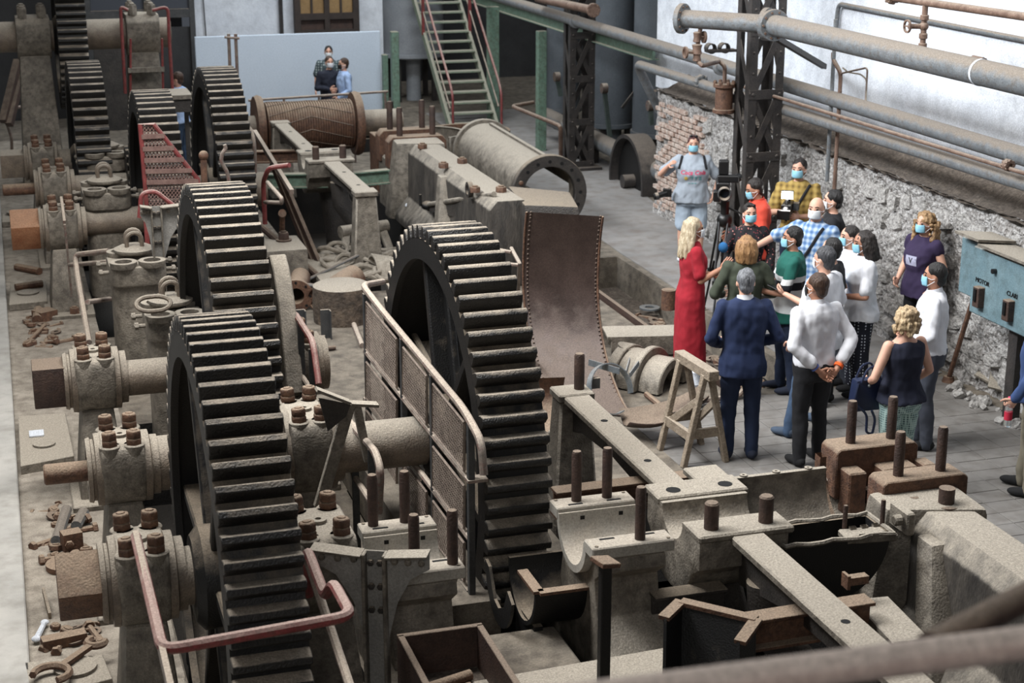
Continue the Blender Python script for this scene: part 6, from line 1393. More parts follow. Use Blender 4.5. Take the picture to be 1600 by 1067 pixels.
def loft(b, rings, n=22):
    """rings = [(z, rx, ry, y0)] from the bottom up"""
    vs = []; k = len(rings)
    for z, rx, ry, y0 in rings:
        for i in range(n):
            t = 2 * PI * i / n; c, s = math.cos(t), math.sin(t); e = .86
            vs.append((rx * math.copysign(abs(c) ** e, c), y0 + ry * math.copysign(abs(s) ** e, s), z))
    fs = [tuple(reversed(range(n))), tuple((k - 1) * n + i for i in range(n))]
    for j in range(k - 1):
        for i in range(n): fs.append((j * n + i, j * n + (i + 1) % n, (j + 1) * n + (i + 1) % n, (j + 1) * n + i))
    return b.add(vs, fs)
def limb(b, pts, rs, n=12):
    out = []; rr = []
    for i in range(len(pts) - 1):
        for k in range(4): t = k / 4; out.append(V(pts[i]).lerp(V(pts[i + 1]), t)); rr.append(rs[i] + (rs[i + 1] - rs[i]) * t)
    out.append(V(pts[-1])); rr.append(rs[-1]); b.tube(out, rr, n)
    for p, r in ((pts[0], rs[0]), (pts[-1], rs[-1])): b.ball(p, r, nu=n, nv=8)
    for p, r in zip(pts[1:-1], rs[1:-1]): b.ball(p, r * .99, nu=n, nv=8)
def hand(b, wr, d, pn, side, curl=.5, s=1.0):
    """palm and five fingers; d = direction of the hand, pn = palm normal (fingers curl towards it), side +1/-1 puts the thumb"""
    d = V(d).normalized(); pn = V(pn); pn = (pn - d * pn.dot(d)).normalized(); a = d.cross(pn) * side
    rot = M((a, d, pn)).transposed(); wr = V(wr)
    b.ball(wr + d * .045 * s, .05 * s, (.78, 1.05, .34), 12, 8, rot)
    for k, (off, ln) in enumerate(((.030, .072), (.010, .080), (-.011, .074), (-.030, .058))):
        p = wr + d * .075 * s + a * off * s; pts = [wr + d * .04 * s + a * off * .8 * s, p]; ang = 0
        for seg in (.42, .33, .25):
            ang += curl * (.62 + .08 * k); p = p + (d * math.cos(ang) + pn * math.sin(ang)) * ln * seg * s; pts.append(p)
        b.tube(pts, [.0095 * s, .0098 * s, .0088 * s, .0080 * s, .0062 * s], 7)
    p0 = wr + d * .025 * s + a * .030 * s; p1 = p0 + (d * .55 + a * .75 + pn * .25).normalized() * .040 * s; p2 = p1 + (d * .85 + a * .25 + pn * .45 * (curl + .3)).normalized() * .032 * s; p3 = p2 + (d * .9 + pn * .4 * (curl + .3)).normalized() * .024 * s
    b.tube([wr + d * .015 * s + a * .012 * s, p0, p1, p2, p3], [.013 * s, .013 * s, .011 * s, .0095 * s, .007 * s], 7)

RINGS_M = [(.80, .150, .105, 0), (.92, .168, .122, -.005), (1.02, .160, .116, 0), (1.12, .158, .112, .004), (1.25, .176, .120, .004), (1.36, .186, .118, 0), (1.43, .168, .098, -.005), (1.475, .10, .075, -.008), (1.50, .062, .060, -.006)]
RINGS_F = [(.80, .158, .112, 0), (.92, .176, .128, -.008), (1.02, .152, .112, 0), (1.12, .132, .100, .004), (1.24, .150, .125, .014), (1.32, .158, .122, .012), (1.41, .150, .092, -.002), (1.465, .09, .070, -.006), (1.50, .054, .054, -.004)]
PN = [0]
def person(label, px_, py_, h, head, g=1.0, female=False, skin=SKIN, hair='short', hm=H_DARK, mask=MASK_B, top=WHITE, sleeve='short', hem=.90, bottom=BLACK, bstyle='trousers', shoes=SHOE_B,
           arms=None, hyaw=0, hpitch=0, legs=((.10, .0), (-.10, .0)), collar=False, curl=.5, palms=None, over=None, at_xy=None, face=True, group=None):
    PN[0] += 1; seed = PN[0]; s = h / 1.75
    P = at(px_, py_, z=h) if at_xy is None else V((at_xy[0], at_xy[1], 0))
    root = thing('person', label, 'person', (P.x, P.y, 0), group); root.rotation_euler = (0, 0, -R(head)); root.scale = (s, s, s)
    def add(name, me, lab=None):
        o = bpy.data.objects.new(name, me); COL.objects.link(o); o.parent = root
        if lab: o['label'] = lab
        return o
    A = {'r': [(.255, -.02, 1.15), (.27, .05, .90)], 'l': [(-.255, -.02, 1.15), (-.27, .05, .90)]}
    if arms: A.update(arms)
    gx = 1 + (g - 1) * 1.0; gs = 1 + (g - 1) * .35; sh = .185 * (1 if not female else .90) * gs
    rings = RINGS_F if female else RINGS_M
    def tr(rings, infl): return [(z, rx * (gx if z < 1.42 else gs) + infl, ry * (gx * 1.05 if z < 1.36 else gs) + infl, y0 + (g - 1) * .06 * (1 if .95 < z < 1.3 else 0)) for z, rx, ry, y0 in rings]
    hipw = .088 * gs; LG = []
    for sx, (lx, ly) in ((1, legs[0]), (-1, legs[1])):
        hip = (sx * hipw, 0, .90); ank = (lx, ly, .085); kn = ((sx * hipw + lx) / 2 + .004 * sx, ly * .45 + .022, .495); LG.append((hip, kn, ank))
    SHD = {'r': (sh, -.005, 1.415), 'l': (-sh, -.005, 1.415)}
    # body: one continuous surface
    b = MB(); loft(b, tr(rings, -.006))
    for hip, kn, ank in LG:
        limb(b, [hip, V(hip).lerp(V(kn), .4), kn, V(kn).lerp(V(ank), .35) + V((0, -.012, 0)), ank], [.086 * gs, .080 * gs, .055 * gs, .055 * gs, .036])
        b.ball((ank[0], ank[1] + .05, .042), .042, (1.0, 2.6, .85))
    for q in 'rl':
        e, w_ = A[q]; limb(b, [SHD[q], V(SHD[q]).lerp(V(e), .5), e, V(e).lerp(V(w_), .3), w_], [.050 * gs, .044 * gs, .037 * gs, .037 * gs, .026])
    HB = V((0, -.006, 1.50)); HR = M.Rotation(R(-hyaw), 3, 'Z') @ M.Rotation(R(hpitch), 3, 'X')
    def hp(p): return HB + HR @ (V(p) - HB)
    limb(b, [(0, -.012, 1.44), hp((0, .0, 1.55))], [.056 * gs, .052])
    b.ball(hp((0, .004, 1.648)), .1, (.076, .094, .100) and (.76, .94, 1.0), 16, 12, HR)
    b.ball(hp((0, .030, 1.588)), .1, (.60, .72, .72), 14, 10, HR); b.ball(hp((0, .062, 1.553)), .028, (1, .9, .8), 8, 6, HR)
    b.tube([hp((0, .095, 1.645)), hp((0, .112, 1.612)), hp((0, .116, 1.602))], [.008, .013, .014], 7); b.ball(hp((0, .108, 1.603)), .017, (1.1, 1, .8), 8, 6, HR)
    for sx in (-1, 1): b.ball(hp((sx * .078, .0, 1.615)), .03, (.35, .6, 1.0), 8, 6, HR); b.ball(hp((sx * .030, .088, 1.658)), .018, (1.4, .6, .5), 8, 6, HR)
    me = voxel(b, .0115, 3, None, 'body'); hb = MB()
    for q in 'rl':
        e, w_ = V(A[q][0]), V(A[q][1]); sd = 1 if q == 'r' else -1; d = (w_ - e).normalized(); pn = V((-sd, .25, 0)); cu = curl
        if palms and q in palms: dd, pn, cu = palms[q]; d = V(dd) if dd is not None else d
        hand(hb, w_ - d * .01, d, pn, 1 if (d.cross(V(pn))).dot(V((0, 1, .35))) > 0 else -1, cu)
    hm_ = hb.mesh('hand'); bm = bmesh.new(); bm.from_mesh(me); bm.from_mesh(hm_); bm.to_mesh(me); bm.free(); me.shade_smooth(); me.materials.clear(); me.materials.append(skin); add('body', me)
    if face:
        for sx in (-1, 1):
            e = MB(); e.ball(hp((sx * .031, .086, 1.640)), .0125, (1.3, .6, .7), 10, 7, HR); add('eye', e.mesh('eye', EYE))
            e = MB(); e.tube([hp((sx * .014, .096, 1.662)), hp((sx * .032, .094, 1.668)), hp((sx * .050, .078, 1.662))], .005, 5); add('eyebrow', e.mesh('eyebrow', hm))
    # mask with ear loops
    if mask:
        mb = MB(); nu, nv = 12, 7; vs = []; fs = []
        for j in range(nv + 1):
            v = j / nv; z = 1.545 + .085 * v
            for i in range(nu + 1):
                a = R(-66 + 132 * i / nu); edge = 1 - .10 * abs(2 * v - 1) ** 2; rr = 1 + .10 * (1 - abs(2 * v - .95)) * math.cos(a) ** 2 + .012 * math.sin(v * 19)
                vs.append(hp((.068 * math.sin(a) * edge, .030 + .078 * math.cos(a) * rr + .006 * v, z)))
        for j in range(nv):
            for i in range(nu): fs.append((j * (nu + 1) + i, j * (nu + 1) + i + 1, (j + 1) * (nu + 1) + i + 1, (j + 1) * (nu + 1) + i))
        o = add('face_mask', mb.add(vs, fs).mesh('face_mask', mask)); md = o.modifiers.new('s', 'SOLIDIFY'); md.thickness = .004; md.offset = 1
        for sx in (-1, 1):
            for z in (1.552, 1.622):
                e = MB(); e.tube([hp((sx * .064, .062, z)), hp((sx * .076, .03, (z + 1.6) / 2)), hp((sx * .084, .002, 1.61 + (.012 if z > 1.6 else -.012)))], .0025, 4); k = add('ear_loop', e.mesh('ear_loop', MASK_W))
    # hair
    b = MB()
    if hair:
        b.ball(hp((0, -.012, 1.664)), .1, (.83, .98, .98), 16, 12, HR); b.ball(hp((0, -.045, 1.60)), .07, (.95, .75, .9), 12, 8, HR)
    wr_, wsz, it = .006, 26, 2
    if hair == 'bob':
        for t in range(-4, 5):
            a = PI * .5 + t * R(31); c = V((.082 * math.cos(a) * -1, -.02 - .075 * math.sin(a), 0)); limb(b, [hp((c.x * .9, c.y * .9, 1.68)), hp((c.x * 1.12, c.y * 1.1, 1.59)), hp((c.x * 1.05, c.y * 1.02, 1.49))], [.034, .036, .026], 8)
    if hair == 'long':
        for t in range(-3, 4):
            a = PI * .5 + t * R(29); c = V((.078 * math.cos(a) * -1, -.02 - .072 * math.sin(a), 0)); limb(b, [hp((c.x * .9, c.y * .9, 1.69)), hp((c.x * 1.15, c.y * 1.1, 1.58)), (c.x * 1.35, c.y * 1.15 - .02, 1.46), (c.x * 1.45, c.y * 1.25 - .03, 1.34)], [.034, .036, .032, .018], 8)
    if hair in ('curly', 'curls_short'):
        rn = random.Random(seed); wr_ = .012; wsz = 34; it = 1; lo = 1.40 if hair == 'curly' else 1.53
        for k in range(210 if hair != 'curly' else 260):
            a = rn.uniform(R(20), R(340)); z = rn.uniform(lo, 1.74); rad = .082 * math.sqrt(max(.05, 1 - ((z - 1.65) / .125) ** 2)) if z > 1.65 else .092 + (.034 if hair == 'curly' else .008)
            if z < 1.66 and (a < R(62) or a > R(298)): continue
            p = (rad * math.sin(a) * 1.05, -.015 + rad * math.cos(a) * 1.05, z); b.ball(hp(p), rn.uniform(.017, .028), nu=7, nv=5)
    if hair == 'tied': b.ball(hp((0, -.115, 1.60)), .04); 
    if hair == 'wavy':
        for t in range(-4, 5):
            a = PI * .5 + t * R(28); c = V((.08 * math.cos(a) * -1, -.02 - .074 * math.sin(a), 0)); limb(b, [hp((c.x * .9, c.y * .9, 1.69)), hp((c.x * 1.15, c.y * 1.15, 1.59)), hp((c.x * 1.2, c.y * 1.25 - .02, 1.47))], [.034, .038, .03], 8)
        wr_ = .010
    if hair == 'balding': b = MB(); b.ball(hp((0, -.024, 1.632)), .1, (.80, .80, .74), 16, 12, HR)
    if hair: add('hair', voxel(b, .0085 if hair in ('curly', 'curls_short') else .010, it, hm, 'hair', wr_, wsz, seed))
    # garments
    inf = .016
    def sleeves(b, kind, infl):
        for q in 'rl':
            e, w_ = V(A[q][0]), V(A[q][1]); S0 = V(SHD[q])
            if kind == 'short': limb(b, [S0, S0.lerp(e, .45), S0.lerp(e, .78)], [.056 * gs + infl, .052 * gs + infl, .052 * gs + infl + .008])
            elif kind == 'long': limb(b, [S0, S0.lerp(e, .5), e, e.lerp(w_, .5), e.lerp(w_, .93)], [.056 * gs + infl, .050 * gs + infl, .044 * gs + infl, .040 * gs + infl, .034 + infl])
            elif kind == 'rolled': limb(b, [S0, S0.lerp(e, .5), e, e.lerp(w_, .62)], [.056 * gs + infl, .050 * gs + infl, .046 * gs + infl, .042 * gs + infl])
            elif kind == 'cap': limb(b, [S0, S0.lerp(e, .22)], [.055 * gs + infl, .050 * gs + infl])
    tops = []
    if bstyle == 'dress':
        b = MB(); R_ = [(.17, .20, .17, .0), (.45, .205, .165, 0), (.75, .20, .15, -.01), (.92, .196, .148, -.012)] + [(z, rx, ry, y0) for z, rx, ry, y0 in tr(rings, inf)[2:]]; loft(b, R_); sleeves(b, 'short', inf * .6)
        add('dress', voxel(b, .013, 3, top, 'dress', .008, 11, seed))
    else:
        b = MB(); rr = tr(rings, inf); lo = [q for q in rr if q[0] > hem + .03]; z0, z1 = rr[0], rr[-1]
        base = min(rr, key=lambda q: abs(q[0] - hem)); hw = tr(rings, inf)[1]; e_ = 0 if hem >= .92 else .014; lo = [(hem, (hw if hem < .96 else base)[1] + e_, (hw if hem < .96 else base)[2] + e_, base[3])] + [(q[0], q[1] + (e_ * .8 if q[0] < 1.0 else 0), q[2] + (e_ * .8 if q[0] < 1.0 else 0), q[3]) for q in lo]
        if sleeve == 'none': lo = lo[:-2] + [(1.44, .12 * gs, .085, -.006)]
        loft(b, lo); sleeves(b, sleeve, inf * .6)
        if g > 1.2: b.ball((0, .06 * g, 1.12), .14, (1.1, .9, 1.0))
        add('shirt' if over is None else over, voxel(b, .012, 2, top, 'shirt', .015, 9, seed))
        if collar:
            b = MB(); b.lathe([(.062, 0), (.074, .0), (.070, .045), (.060, .045)], (0, -.010, 1.475), V((0, .25, 1)), 20, closed=True); add('collar', b.mesh('collar', collar if collar is not True else top))
        tk = hem >= .92; b = MB(); rr = [q for q in tr(rings, .016 if tk else .002) if q[0] < 1.0]; zt_ = hem + .03 if tk else hem + .08; rr = [q for q in rr if q[0] < zt_ - .01] + [(zt_,) + tr(rings, .020 if tk else .0)[1 if zt_ < .97 else 2][1:]]; loft(b, rr)
        for hip, kn, ank in LG:
            hip, kn, ank = V(hip), V(kn), V(ank)
            if bstyle == 'shorts': limb(b, [hip, hip.lerp(kn, .5), hip.lerp(kn, .95)], [.098 * gs, .098 * gs, .094 * gs])
            elif bstyle == 'wide': limb(b, [hip, hip.lerp(kn, .5), kn, ank + V((0, 0, .06))], [.100 * gs, .100 * gs, .096 * gs, .092])
            else: limb(b, [hip, hip.lerp(kn, .5), kn, kn.lerp(ank, .4) + V((0, -.01, 0)), ank + V((0, 0, -.03))], [.096 * gs, .090 * gs, .070 * gs, .066 * gs, .058])
        add('shorts' if bstyle == 'shorts' else 'trousers', voxel(b, .013, 2, bottom, 'trousers', .008, 12, seed + 40))
    for (hip, kn, ank) in LG:
        b = MB(); x, y = ank[0], ank[1]
        b.ball((x, y - .02, .055), .05, (.95, 1.2, 1.0)); b.ball((x + .006 * (1 if x > 0 else -1), y + .105, .040), .05, (.98, 1.75, .72)); b.ball((x, y + .04, .045), .05, (.92, 1.9, .9))
        me = voxel(b, .011, 2, shoes, 'shoe'); 
        for v in me.vertices: v.co.z = max(v.co.z, .004)
        add('shoe', me)
    return root, add, A, hp
def held(name, label, cat, root, mb, m, parts=(), bevel=0):
    """a thing of its own in the person's frame (kept top-level)"""
    Mx = M.LocRotScale(root.location, root.rotation_euler, root.scale)
    pts = [Mx @ V(v) for v in mb.v]; z0 = min(p.z for p in pts); c = sum(pts, V((0, 0, 0))) / len(pts)
    if not parts:
        mb.v = [tuple(p) for p in pts]; return tag(mb.build(name, m, bevel=bevel), label, cat)
    g = thing(name, label, cat, (c.x, c.y, z0)); mb.v = [tuple(p) for p in pts]; mb.build('body', m, g, bevel=bevel)
    for nm, q, mm in parts: q.v = [tuple(Mx @ V(v)) for v in q.v]; q.build(nm, mm, g)
    return g
FWD = V((0, 1, 0))
# 1 woman in the grey printed T-shirt by the brick wall end
r1 = person('woman in grey printed T-shirt and pale shorts standing by the brick wall end', 1084, 212, 1.66, 203, 1.38, True, hair='short', hm=H_RED, top=GREYT, hem=.84, bottom=PALEJ, bstyle='shorts', shoes=SHOE_W,
            arms={'r': [(.44, -.04, 1.20), (.32, .13, 1.36)], 'l': [(-.37, -.06, 1.14), (-.29, .08, .92)]}, legs=((.13, .02), (-.13, .0)))
from mathutils.bvhtree import BVHTree
def shirt_tree(root):
    o = [c for c in root.children if c.name.split('.')[0] in ('shirt', 'jacket')][0]; me = o.data
    return BVHTree.FromPolygons([v.co.copy() for v in me.vertices], [tuple(p.vertices) for p in me.polygons])
def front(tree, x, z, back=False):
    h = tree.ray_cast(V((x, -1 if back else 1, z)), V((0, 1 if back else -1, 0)))[0]
    return h.y if h is not None else (-.1 if back else .1)
def chest_text(root, body, size, z, m, g=1, x=0, shear=0, name='lettering', **k):
    c = bpy.data.curves.new('t', 'FONT'); c.body = body; c.size = size; c.align_x = 'CENTER'; c.align_y = 'CENTER'; c.shear = shear; c.resolution_u = 2; c.extrude = .0015; c.offset = size * .012
    o = bpy.data.objects.new('t', c); WS.collection.objects.link(o); WS.view_layers[0].update(); me = bpy.data.meshes.new_from_object(o.evaluated_get(WS.view_layers[0].depsgraph)); WS.collection.objects.unlink(o); TRASH.append(o)
    tr_ = shirt_tree(root)
    for v in me.vertices:
        X, Y, Z = v.co; xx = -(X + x); v.co = V((xx, front(tr_, xx, z + Y) + .006 + Z, z + Y))
    me.materials.clear(); me.materials.append(m); t = bpy.data.objects.new(name, me); COL.objects.link(t); t.parent = root; return t
def strap_on(root, pts, w_=.018):
    """a flat strap that follows the shirt front through the given (x, z) points"""
    tr_ = shirt_tree(root); b = MB(); P = []
    for (x0, z0), (x1, z1) in zip(pts, pts[1:]):
        for k in range(6): t = k / 6; x = x0 + (x1 - x0) * t; z = z0 + (z1 - z0) * t; P.append(V((x, front(tr_, x, z) + .006, z)))
    b.tube(P, w_ * .6, 6); return b
PINK = cloth('print_pink', (206, 70, 104)); TEAL = cloth('print_teal', (60, 150, 150)); YEL = cloth('print_yellow', (212, 180, 70))
chest_text(r1[0], 'Coca Cola', .080, 1.275, PINK, 1.38, rx=.175, ry=.152, shear=.35)
chest_text(r1[0], 'T T Z', .06, 1.195, TEAL, 1.38, x=.05, rx=.175, ry=.150); chest_text(r1[0], '*', .13, 1.17, YEL, 1.38, x=-.09, rx=.175, ry=.150); chest_text(r1[0], '~ ~ ~', .05, 1.13, TEAL, 1.38, rx=.175, ry=.152)
for sx in (1, -1):
    held('bag_strap', 'dark shoulder strap on the grey T-shirt, %s' % ('camera side over her bent arm' if sx > 0 else 'side of the hand in the pocket'), 'strap', r1[0], strap_on(r1[0], [(sx * .15, 1.47), (sx * .17, 1.38), (sx * .19, 1.30)], .03), BLACK)
b = MB(); b.box((.34, .16, .98), (.12, .10, .10)); q = MB(); q.cyl((.35, .18, .98), (.52, .24, .93), .042, n=16); q2 = MB(); q2.cyl((.46, .22, .947), (.50, .233, .937), .05, n=16)
held('photo_camera', 'black stills camera with long lens hanging at the side of the woman in grey', 'camera', r1[0], b, black_m, [('lens', q, black_m), ('focus_ring', q2, dark_frame)])
for nm, q in (('sunglasses', ((-.05, .06, 1.742), (.05, .06, 1.742))),):
    b = MB(); b.ball((-.035, .045, 1.752), .024, (1, .6, .7)); b.ball((.035, .045, 1.752), .024, (1, .6, .7)); b.tube([(-.02, .05, 1.752), (.02, .05, 1.752)], .005, 5); held('sunglasses', 'sunglasses pushed up on the head of the woman in grey', 'sunglasses', r1[0], b, black_m)
# 2 woman in red dress
r2 = person('woman in long red dress with ash-blond hair and white mask, speaking', 1084, 340, 1.70, 98, .98, True, skin=SKIN2, hair='long', hm=H_BLOND, mask=MASK_W, top=REDC, bstyle='dress', shoes=SANDAL,
            arms={'r': [(.235, .03, 1.13), (.19, .27, 1.25)], 'l': [(-.21, .06, 1.13), (-.10, .27, 1.10)]}, hyaw=0, palms={'r': (V((.02, .6, .75)), V((-.9, .3, 0)), .15)}, legs=((.09, .06), (-.09, -.05)))
b = MB(); b.tube([(-.08, .33, 1.10), (-.05, .34, 1.36)], .014, 8); q = MB(); q.ball((-.045, .34, 1.41), .052, (1, 1, 1.1))
held('microphone', 'blue foam microphone held before the woman in red', 'microphone', r2[0], b, black_m, [('foam', q, cloth('mic_blue', (32, 92, 142)))])
b = MB(); b.lathe([(.030, 0), (.034, 0), (.034, .012), (.030, .012)], (.17, .20, 1.195), V((-.4, .9, .28)), 14, closed=True); held('bracelet', 'bracelet on the raised arm of the woman in red', 'bracelet', r2[0], b, BLACK)
# 3 bobbed woman in olive top
r3 = person('woman seen from behind with honey-blond bob and olive top', 1167, 368, 1.66, 14, 1.12, True, hair='bob', hm=H_HONEY, top=OLIVE, sleeve='long', hem=.84, bottom=KHAKI, shoes=SANDAL, arms={'r': [(.31, .0, 1.14), (.2, .24, 1.13)], 'l': [(-.31, .0, 1.14), (-.2, .22, 1.08)]}, face=False)
# 4 navy suit
r4 = person('silver-haired man in navy suit seen from behind', 1166, 420, 1.76, 12, 1.06, False, hair='short', hm=H_GREY, mask=None, top=NAVY, sleeve='long', hem=.80, bottom=cloth('navy_trouser', (26, 38, 64)), shoes=SHOE_N, over='jacket', collar=WHITE,
            arms={'r': [(.30, -.03, 1.14), (.16, .20, 1.02)], 'l': [(-.30, -.03, 1.14), (-.16, .20, 1.02)]}, legs=((.115, .0), (-.105, .02)), face=False)
# 5 woman in dark floral
r5 = person('woman with short dark hair, blue mask and dark floral cardigan facing the camera', 1172, 318, 1.60, 192, 1.10, True, hair='short', hm=H_DARK, top=FLORAL, sleeve='long', hem=.86, bottom=BLACK, arms={'r': [(.28, .0, 1.14), (.22, .12, .95)], 'l': [(-.28, .0, 1.14), (-.22, .12, .95)]})
b = MB(); b.ball((-.033, .06, 1.738), .024, (1, .6, .7)); b.ball((.033, .06, 1.738), .024, (1, .6, .7)); b.tube([(-.02, .065, 1.738), (.02, .065, 1.738)], .005, 5); held('sunglasses', 'sunglasses on the head of the woman in dark floral cardigan', 'sunglasses', r5[0], b, black_m)
# 6 coral polo
r6 = person('man in coral-red polo shirt bowing his head beside the video camera', 1186, 278, 1.72, 280, 1.05, False, skin=SKIN2, hair='short', hm=H_DARK, top=ORANGE, hem=.84, bottom=BLACK, collar=True, arms={'l': [(-.27, .02, 1.14), (-.24, .2, 1.0)], 'r': [(.26, .04, 1.14), (.22, .25, 1.05)]}, hpitch=-18)
# 7 yellow check shirt with camcorder
r7 = person('man in yellow checked shirt holding a lit camcorder', 1250, 248, 1.80, 214, 1.05, False, hair='short', hm=H_DARK, top=YPLAID, hem=.84, bottom=DENIMD, arms={'r': [(.28, .10, 1.14), (.14, .31, 1.20)], 'l': [(-.27, .10, 1.12), (-.06, .33, 1.16)]}, hyaw=10)
b = MB(); b.box((.06, .42, 1.26), (.11, .30, .13)); q = MB(); q.cyl((.06, .55, 1.26), (.06, .70, 1.25), .055, n=18); q1 = MB(); q1.box((.06, .72, 1.25), (.14, .06, .10)); q2 = MB(); q2.tube([(.06, .52, 1.32), (.06, .50, 1.38), (.06, .30, 1.38), (.06, .28, 1.32)], .014, 7, bend=.03); q3 = MB(); q3.box((-.03, .36, 1.28), (.06, .10, .08)); q5 = MB(); q5.box((.06, .46, 1.425), (.13, .05, .09))
g = held('camcorder', 'black camcorder with a shining lamp on top, held by the man in yellow', 'camera', r7[0], b, black_m, [('lens', q, black_m), ('lens_hood', q1, black_m), ('handle', q2, black_m), ('viewfinder', q3, dark_frame), ('lamp_housing', q5, black_m)], bevel=.008)
lampm = bpy.data.materials.new('video_lamp_glow'); lampm.use_nodes = True; lb = lampm.node_tree.nodes['Principled BSDF']; lb.inputs['Emission Color'].default_value = (1, .98, .95, 1); lb.inputs['Emission Strength'].default_value = 40
Mx = M.LocRotScale(r7[0].location, r7[0].rotation_euler, r7[0].scale)
b = MB(); b.box((.06, .487, 1.425), (.12, .006, .08)); b.v = [tuple(Mx @ V(v)) for v in b.v]; b.build('lamp_panel', lampm, g)
b = strap_on(r7[0], [(-.13, 1.46), (-.02, 1.25), (.14, 1.02)], .03); held('camera_strap', 'dark strap across the yellow checked shirt', 'strap', r7[0], b, BLACK)
# 8 plaid shirt
r8 = person('balding man in blue plaid shirt with a white cup mask stretching out his arm', 1277, 308, 1.80, 232, 1.08, False, hair='balding', hm=H_BROWN, mask=MASK_W, top=PLAID, hem=.84, bottom=JEANS, collar=True, arms={'r': [(.40, .16, 1.31), (.50, .42, 1.23)], 'l': [(-.28, -.01, 1.14), (-.25, .10, .92)]}, hyaw=-6)
b = strap_on(r8[0], [(-.12, 1.46), (-.02, 1.25), (.15, 1.0)], .026); held('bag_strap', 'dark strap across the blue plaid shirt', 'strap', r8[0], b, BLACK)
# 9 man behind him
r9 = person('man in black, half hidden behind the plaid shirt', 1303, 297, 1.74, 296, 1.0, False, hair='short', hm=H_BLACK, mask=MASK_W, top=BLACK, bottom=BLACK)
# 10 striped polo
r10 = person('bearded man in green, white and navy striped polo facing left', 1240, 354, 1.70, 288, 1.10, False, skin=SKIN2, hair='short', hm=H_BLACK, top=POLO, hem=.78, bottom=DENIMD, shoes=SHOE_N, arms={'l': [(-.27, .12, 1.12), (-.20, .36, 1.14)], 'r': [(.25, .1, 1.12), (.16, .34, 1.16)]}, palms={'l': (None, V((.8, 0, .4)), .9)}, legs=((.11, .05), (-.11, -.05)))
# 11 black tee
r11 = person('person in black T-shirt with dark hair holding out a phone', 1301, 372, 1.68, 318, 1.0, False, hair='short', hm=H_BLACK, mask=None, top=BLACK, bottom=BLACK, arms={'l': [(-.27, .14, 1.10), (-.21, .40, 1.17)], 'r': [(.25, .0, 1.14), (.18, .22, 1.05)]}, face=False, palms={'l': (None, V((.6, 0, .6)), .8)})
b = MB(); b.box((-.175, .52, 1.21), (.075, .15, .010), M.Rotation(R(20), 3, 'X')); held('phone', 'dark phone held out by the person in black T-shirt', 'phone', r11[0], b, black_m, bevel=.003)
# 12 grey-haired man in white shirt and jeans
r12 = person('grey-haired man in loose white shirt and blue jeans, with a wristwatch', 1290, 385, 1.76, 330, 1.14, False, hair='short', hm=H_SALT, mask=MASK_W, top=WHITE, sleeve='short', hem=.80, bottom=JEANS, shoes=SHOE_G, arms={'l': [(-.30, .02, 1.15), (-.31, .10, .89)], 'r': [(.28, .0, 1.15), (.26, .08, .9)]}, legs=((.12, .06), (-.40, .04)), face=False)
b = MB(); b.lathe([(.030, 0), (.037, 0), (.037, .02), (.030, .02)], (-.309, .092, .915), V((-.03, .3, -1)), 14, closed=True); held('wristwatch', 'wristwatch on the hanging arm of the man in white shirt and jeans', 'watch', r12[0], b, galv)
# 13 white shirt, hands clasped behind
r13 = person('dark-haired man in white shirt with hands clasped behind his back', 1279, 427, 1.75, 352, 1.06, False, skin=SKIN2, hair='short', hm=H_BROWN, mask=MASK_K, top=WHITE, sleeve='rolled', hem=.94, bottom=BLACK, shoes=SHOE_B, collar=True,
             arms={'r': [(.30, -.12, 1.15), (.085, -.215, .92)], 'l': [(-.30, -.12, 1.15), (-.085, -.215, .93)]}, palms={'r': (V((-.75, -.05, -.5)), V((0, -1, .1)), .45), 'l': (V((.75, -.05, -.55)), V((0, -1, .1)), .4)}, hyaw=-22, legs=((.12, .03), (-.12, -.02)), face=False)
ORB = cloth('orange_band', (226, 96, 40))
b = MB(); b.lathe([(.034, 0), (.042, 0), (.042, .028), (.034, .028)], (.13, -.195, .968), V((-.7, -.3, -.75)), 14, closed=True); held('wristband', 'bright orange wristband on the man with hands behind his back', 'wristband', r13[0], b, ORB)
b = MB(); b.lathe([(.034, 0), (.041, 0), (.041, .014), (.034, .014)], (-.13, -.195, .975), V((.7, -.3, -.75)), 14, closed=True); held('wristband', 'thin blue wristband on the man with hands behind his back', 'wristband', r13[0], b, cloth('blue_band', (66, 84, 140)))
b = MB(); b.tube([(-.076, .06, 1.642), (-.078, .0, 1.640)], .003, 5); held('glasses', 'thin-rimmed glasses on the man with hands behind his back', 'glasses', r13[0], b, galv)
# 14, 15 two women in white tops
r14 = person('dark-haired woman in white blouse half hidden behind the polka-dot trousers woman', 1329, 353, 1.64, 278, 1.0, True, hair='tied', hm=H_DARK, top=WHITE, bottom=GREYP)
r15 = person('woman in white blouse and navy polka-dot trousers holding a blue folder', 1353, 361, 1.68, 282, 1.10, True, skin=SKIN2, hair='wavy', hm=H_DARK, top=WHITE, sleeve='short', hem=.84, bottom=POLKA, bstyle='wide', shoes=SHOE_B, arms={'l': [(-.28, .05, 1.13), (-.10, .24, 1.10)], 'r': [(.25, .06, 1.13), (.08, .25, 1.14)]}, hpitch=-6)
b = MB(); b.box((-.02, .27, 1.22), (.23, .012, .31), M.Rotation(R(-18), 3, 'X')); held('blue_folder', 'bright blue folder held against a white blouse', 'folder', r15[0], b, cloth('folder_blue', (20, 126, 190)), bevel=.003)
b = MB(); b.box((.0, .292, 1.22), (.21, .004, .29), M.Rotation(R(-22), 3, 'X')); held('paper_sheet', 'white paper sheet in front of the blue folder', 'paper', r15[0], b, plaster)
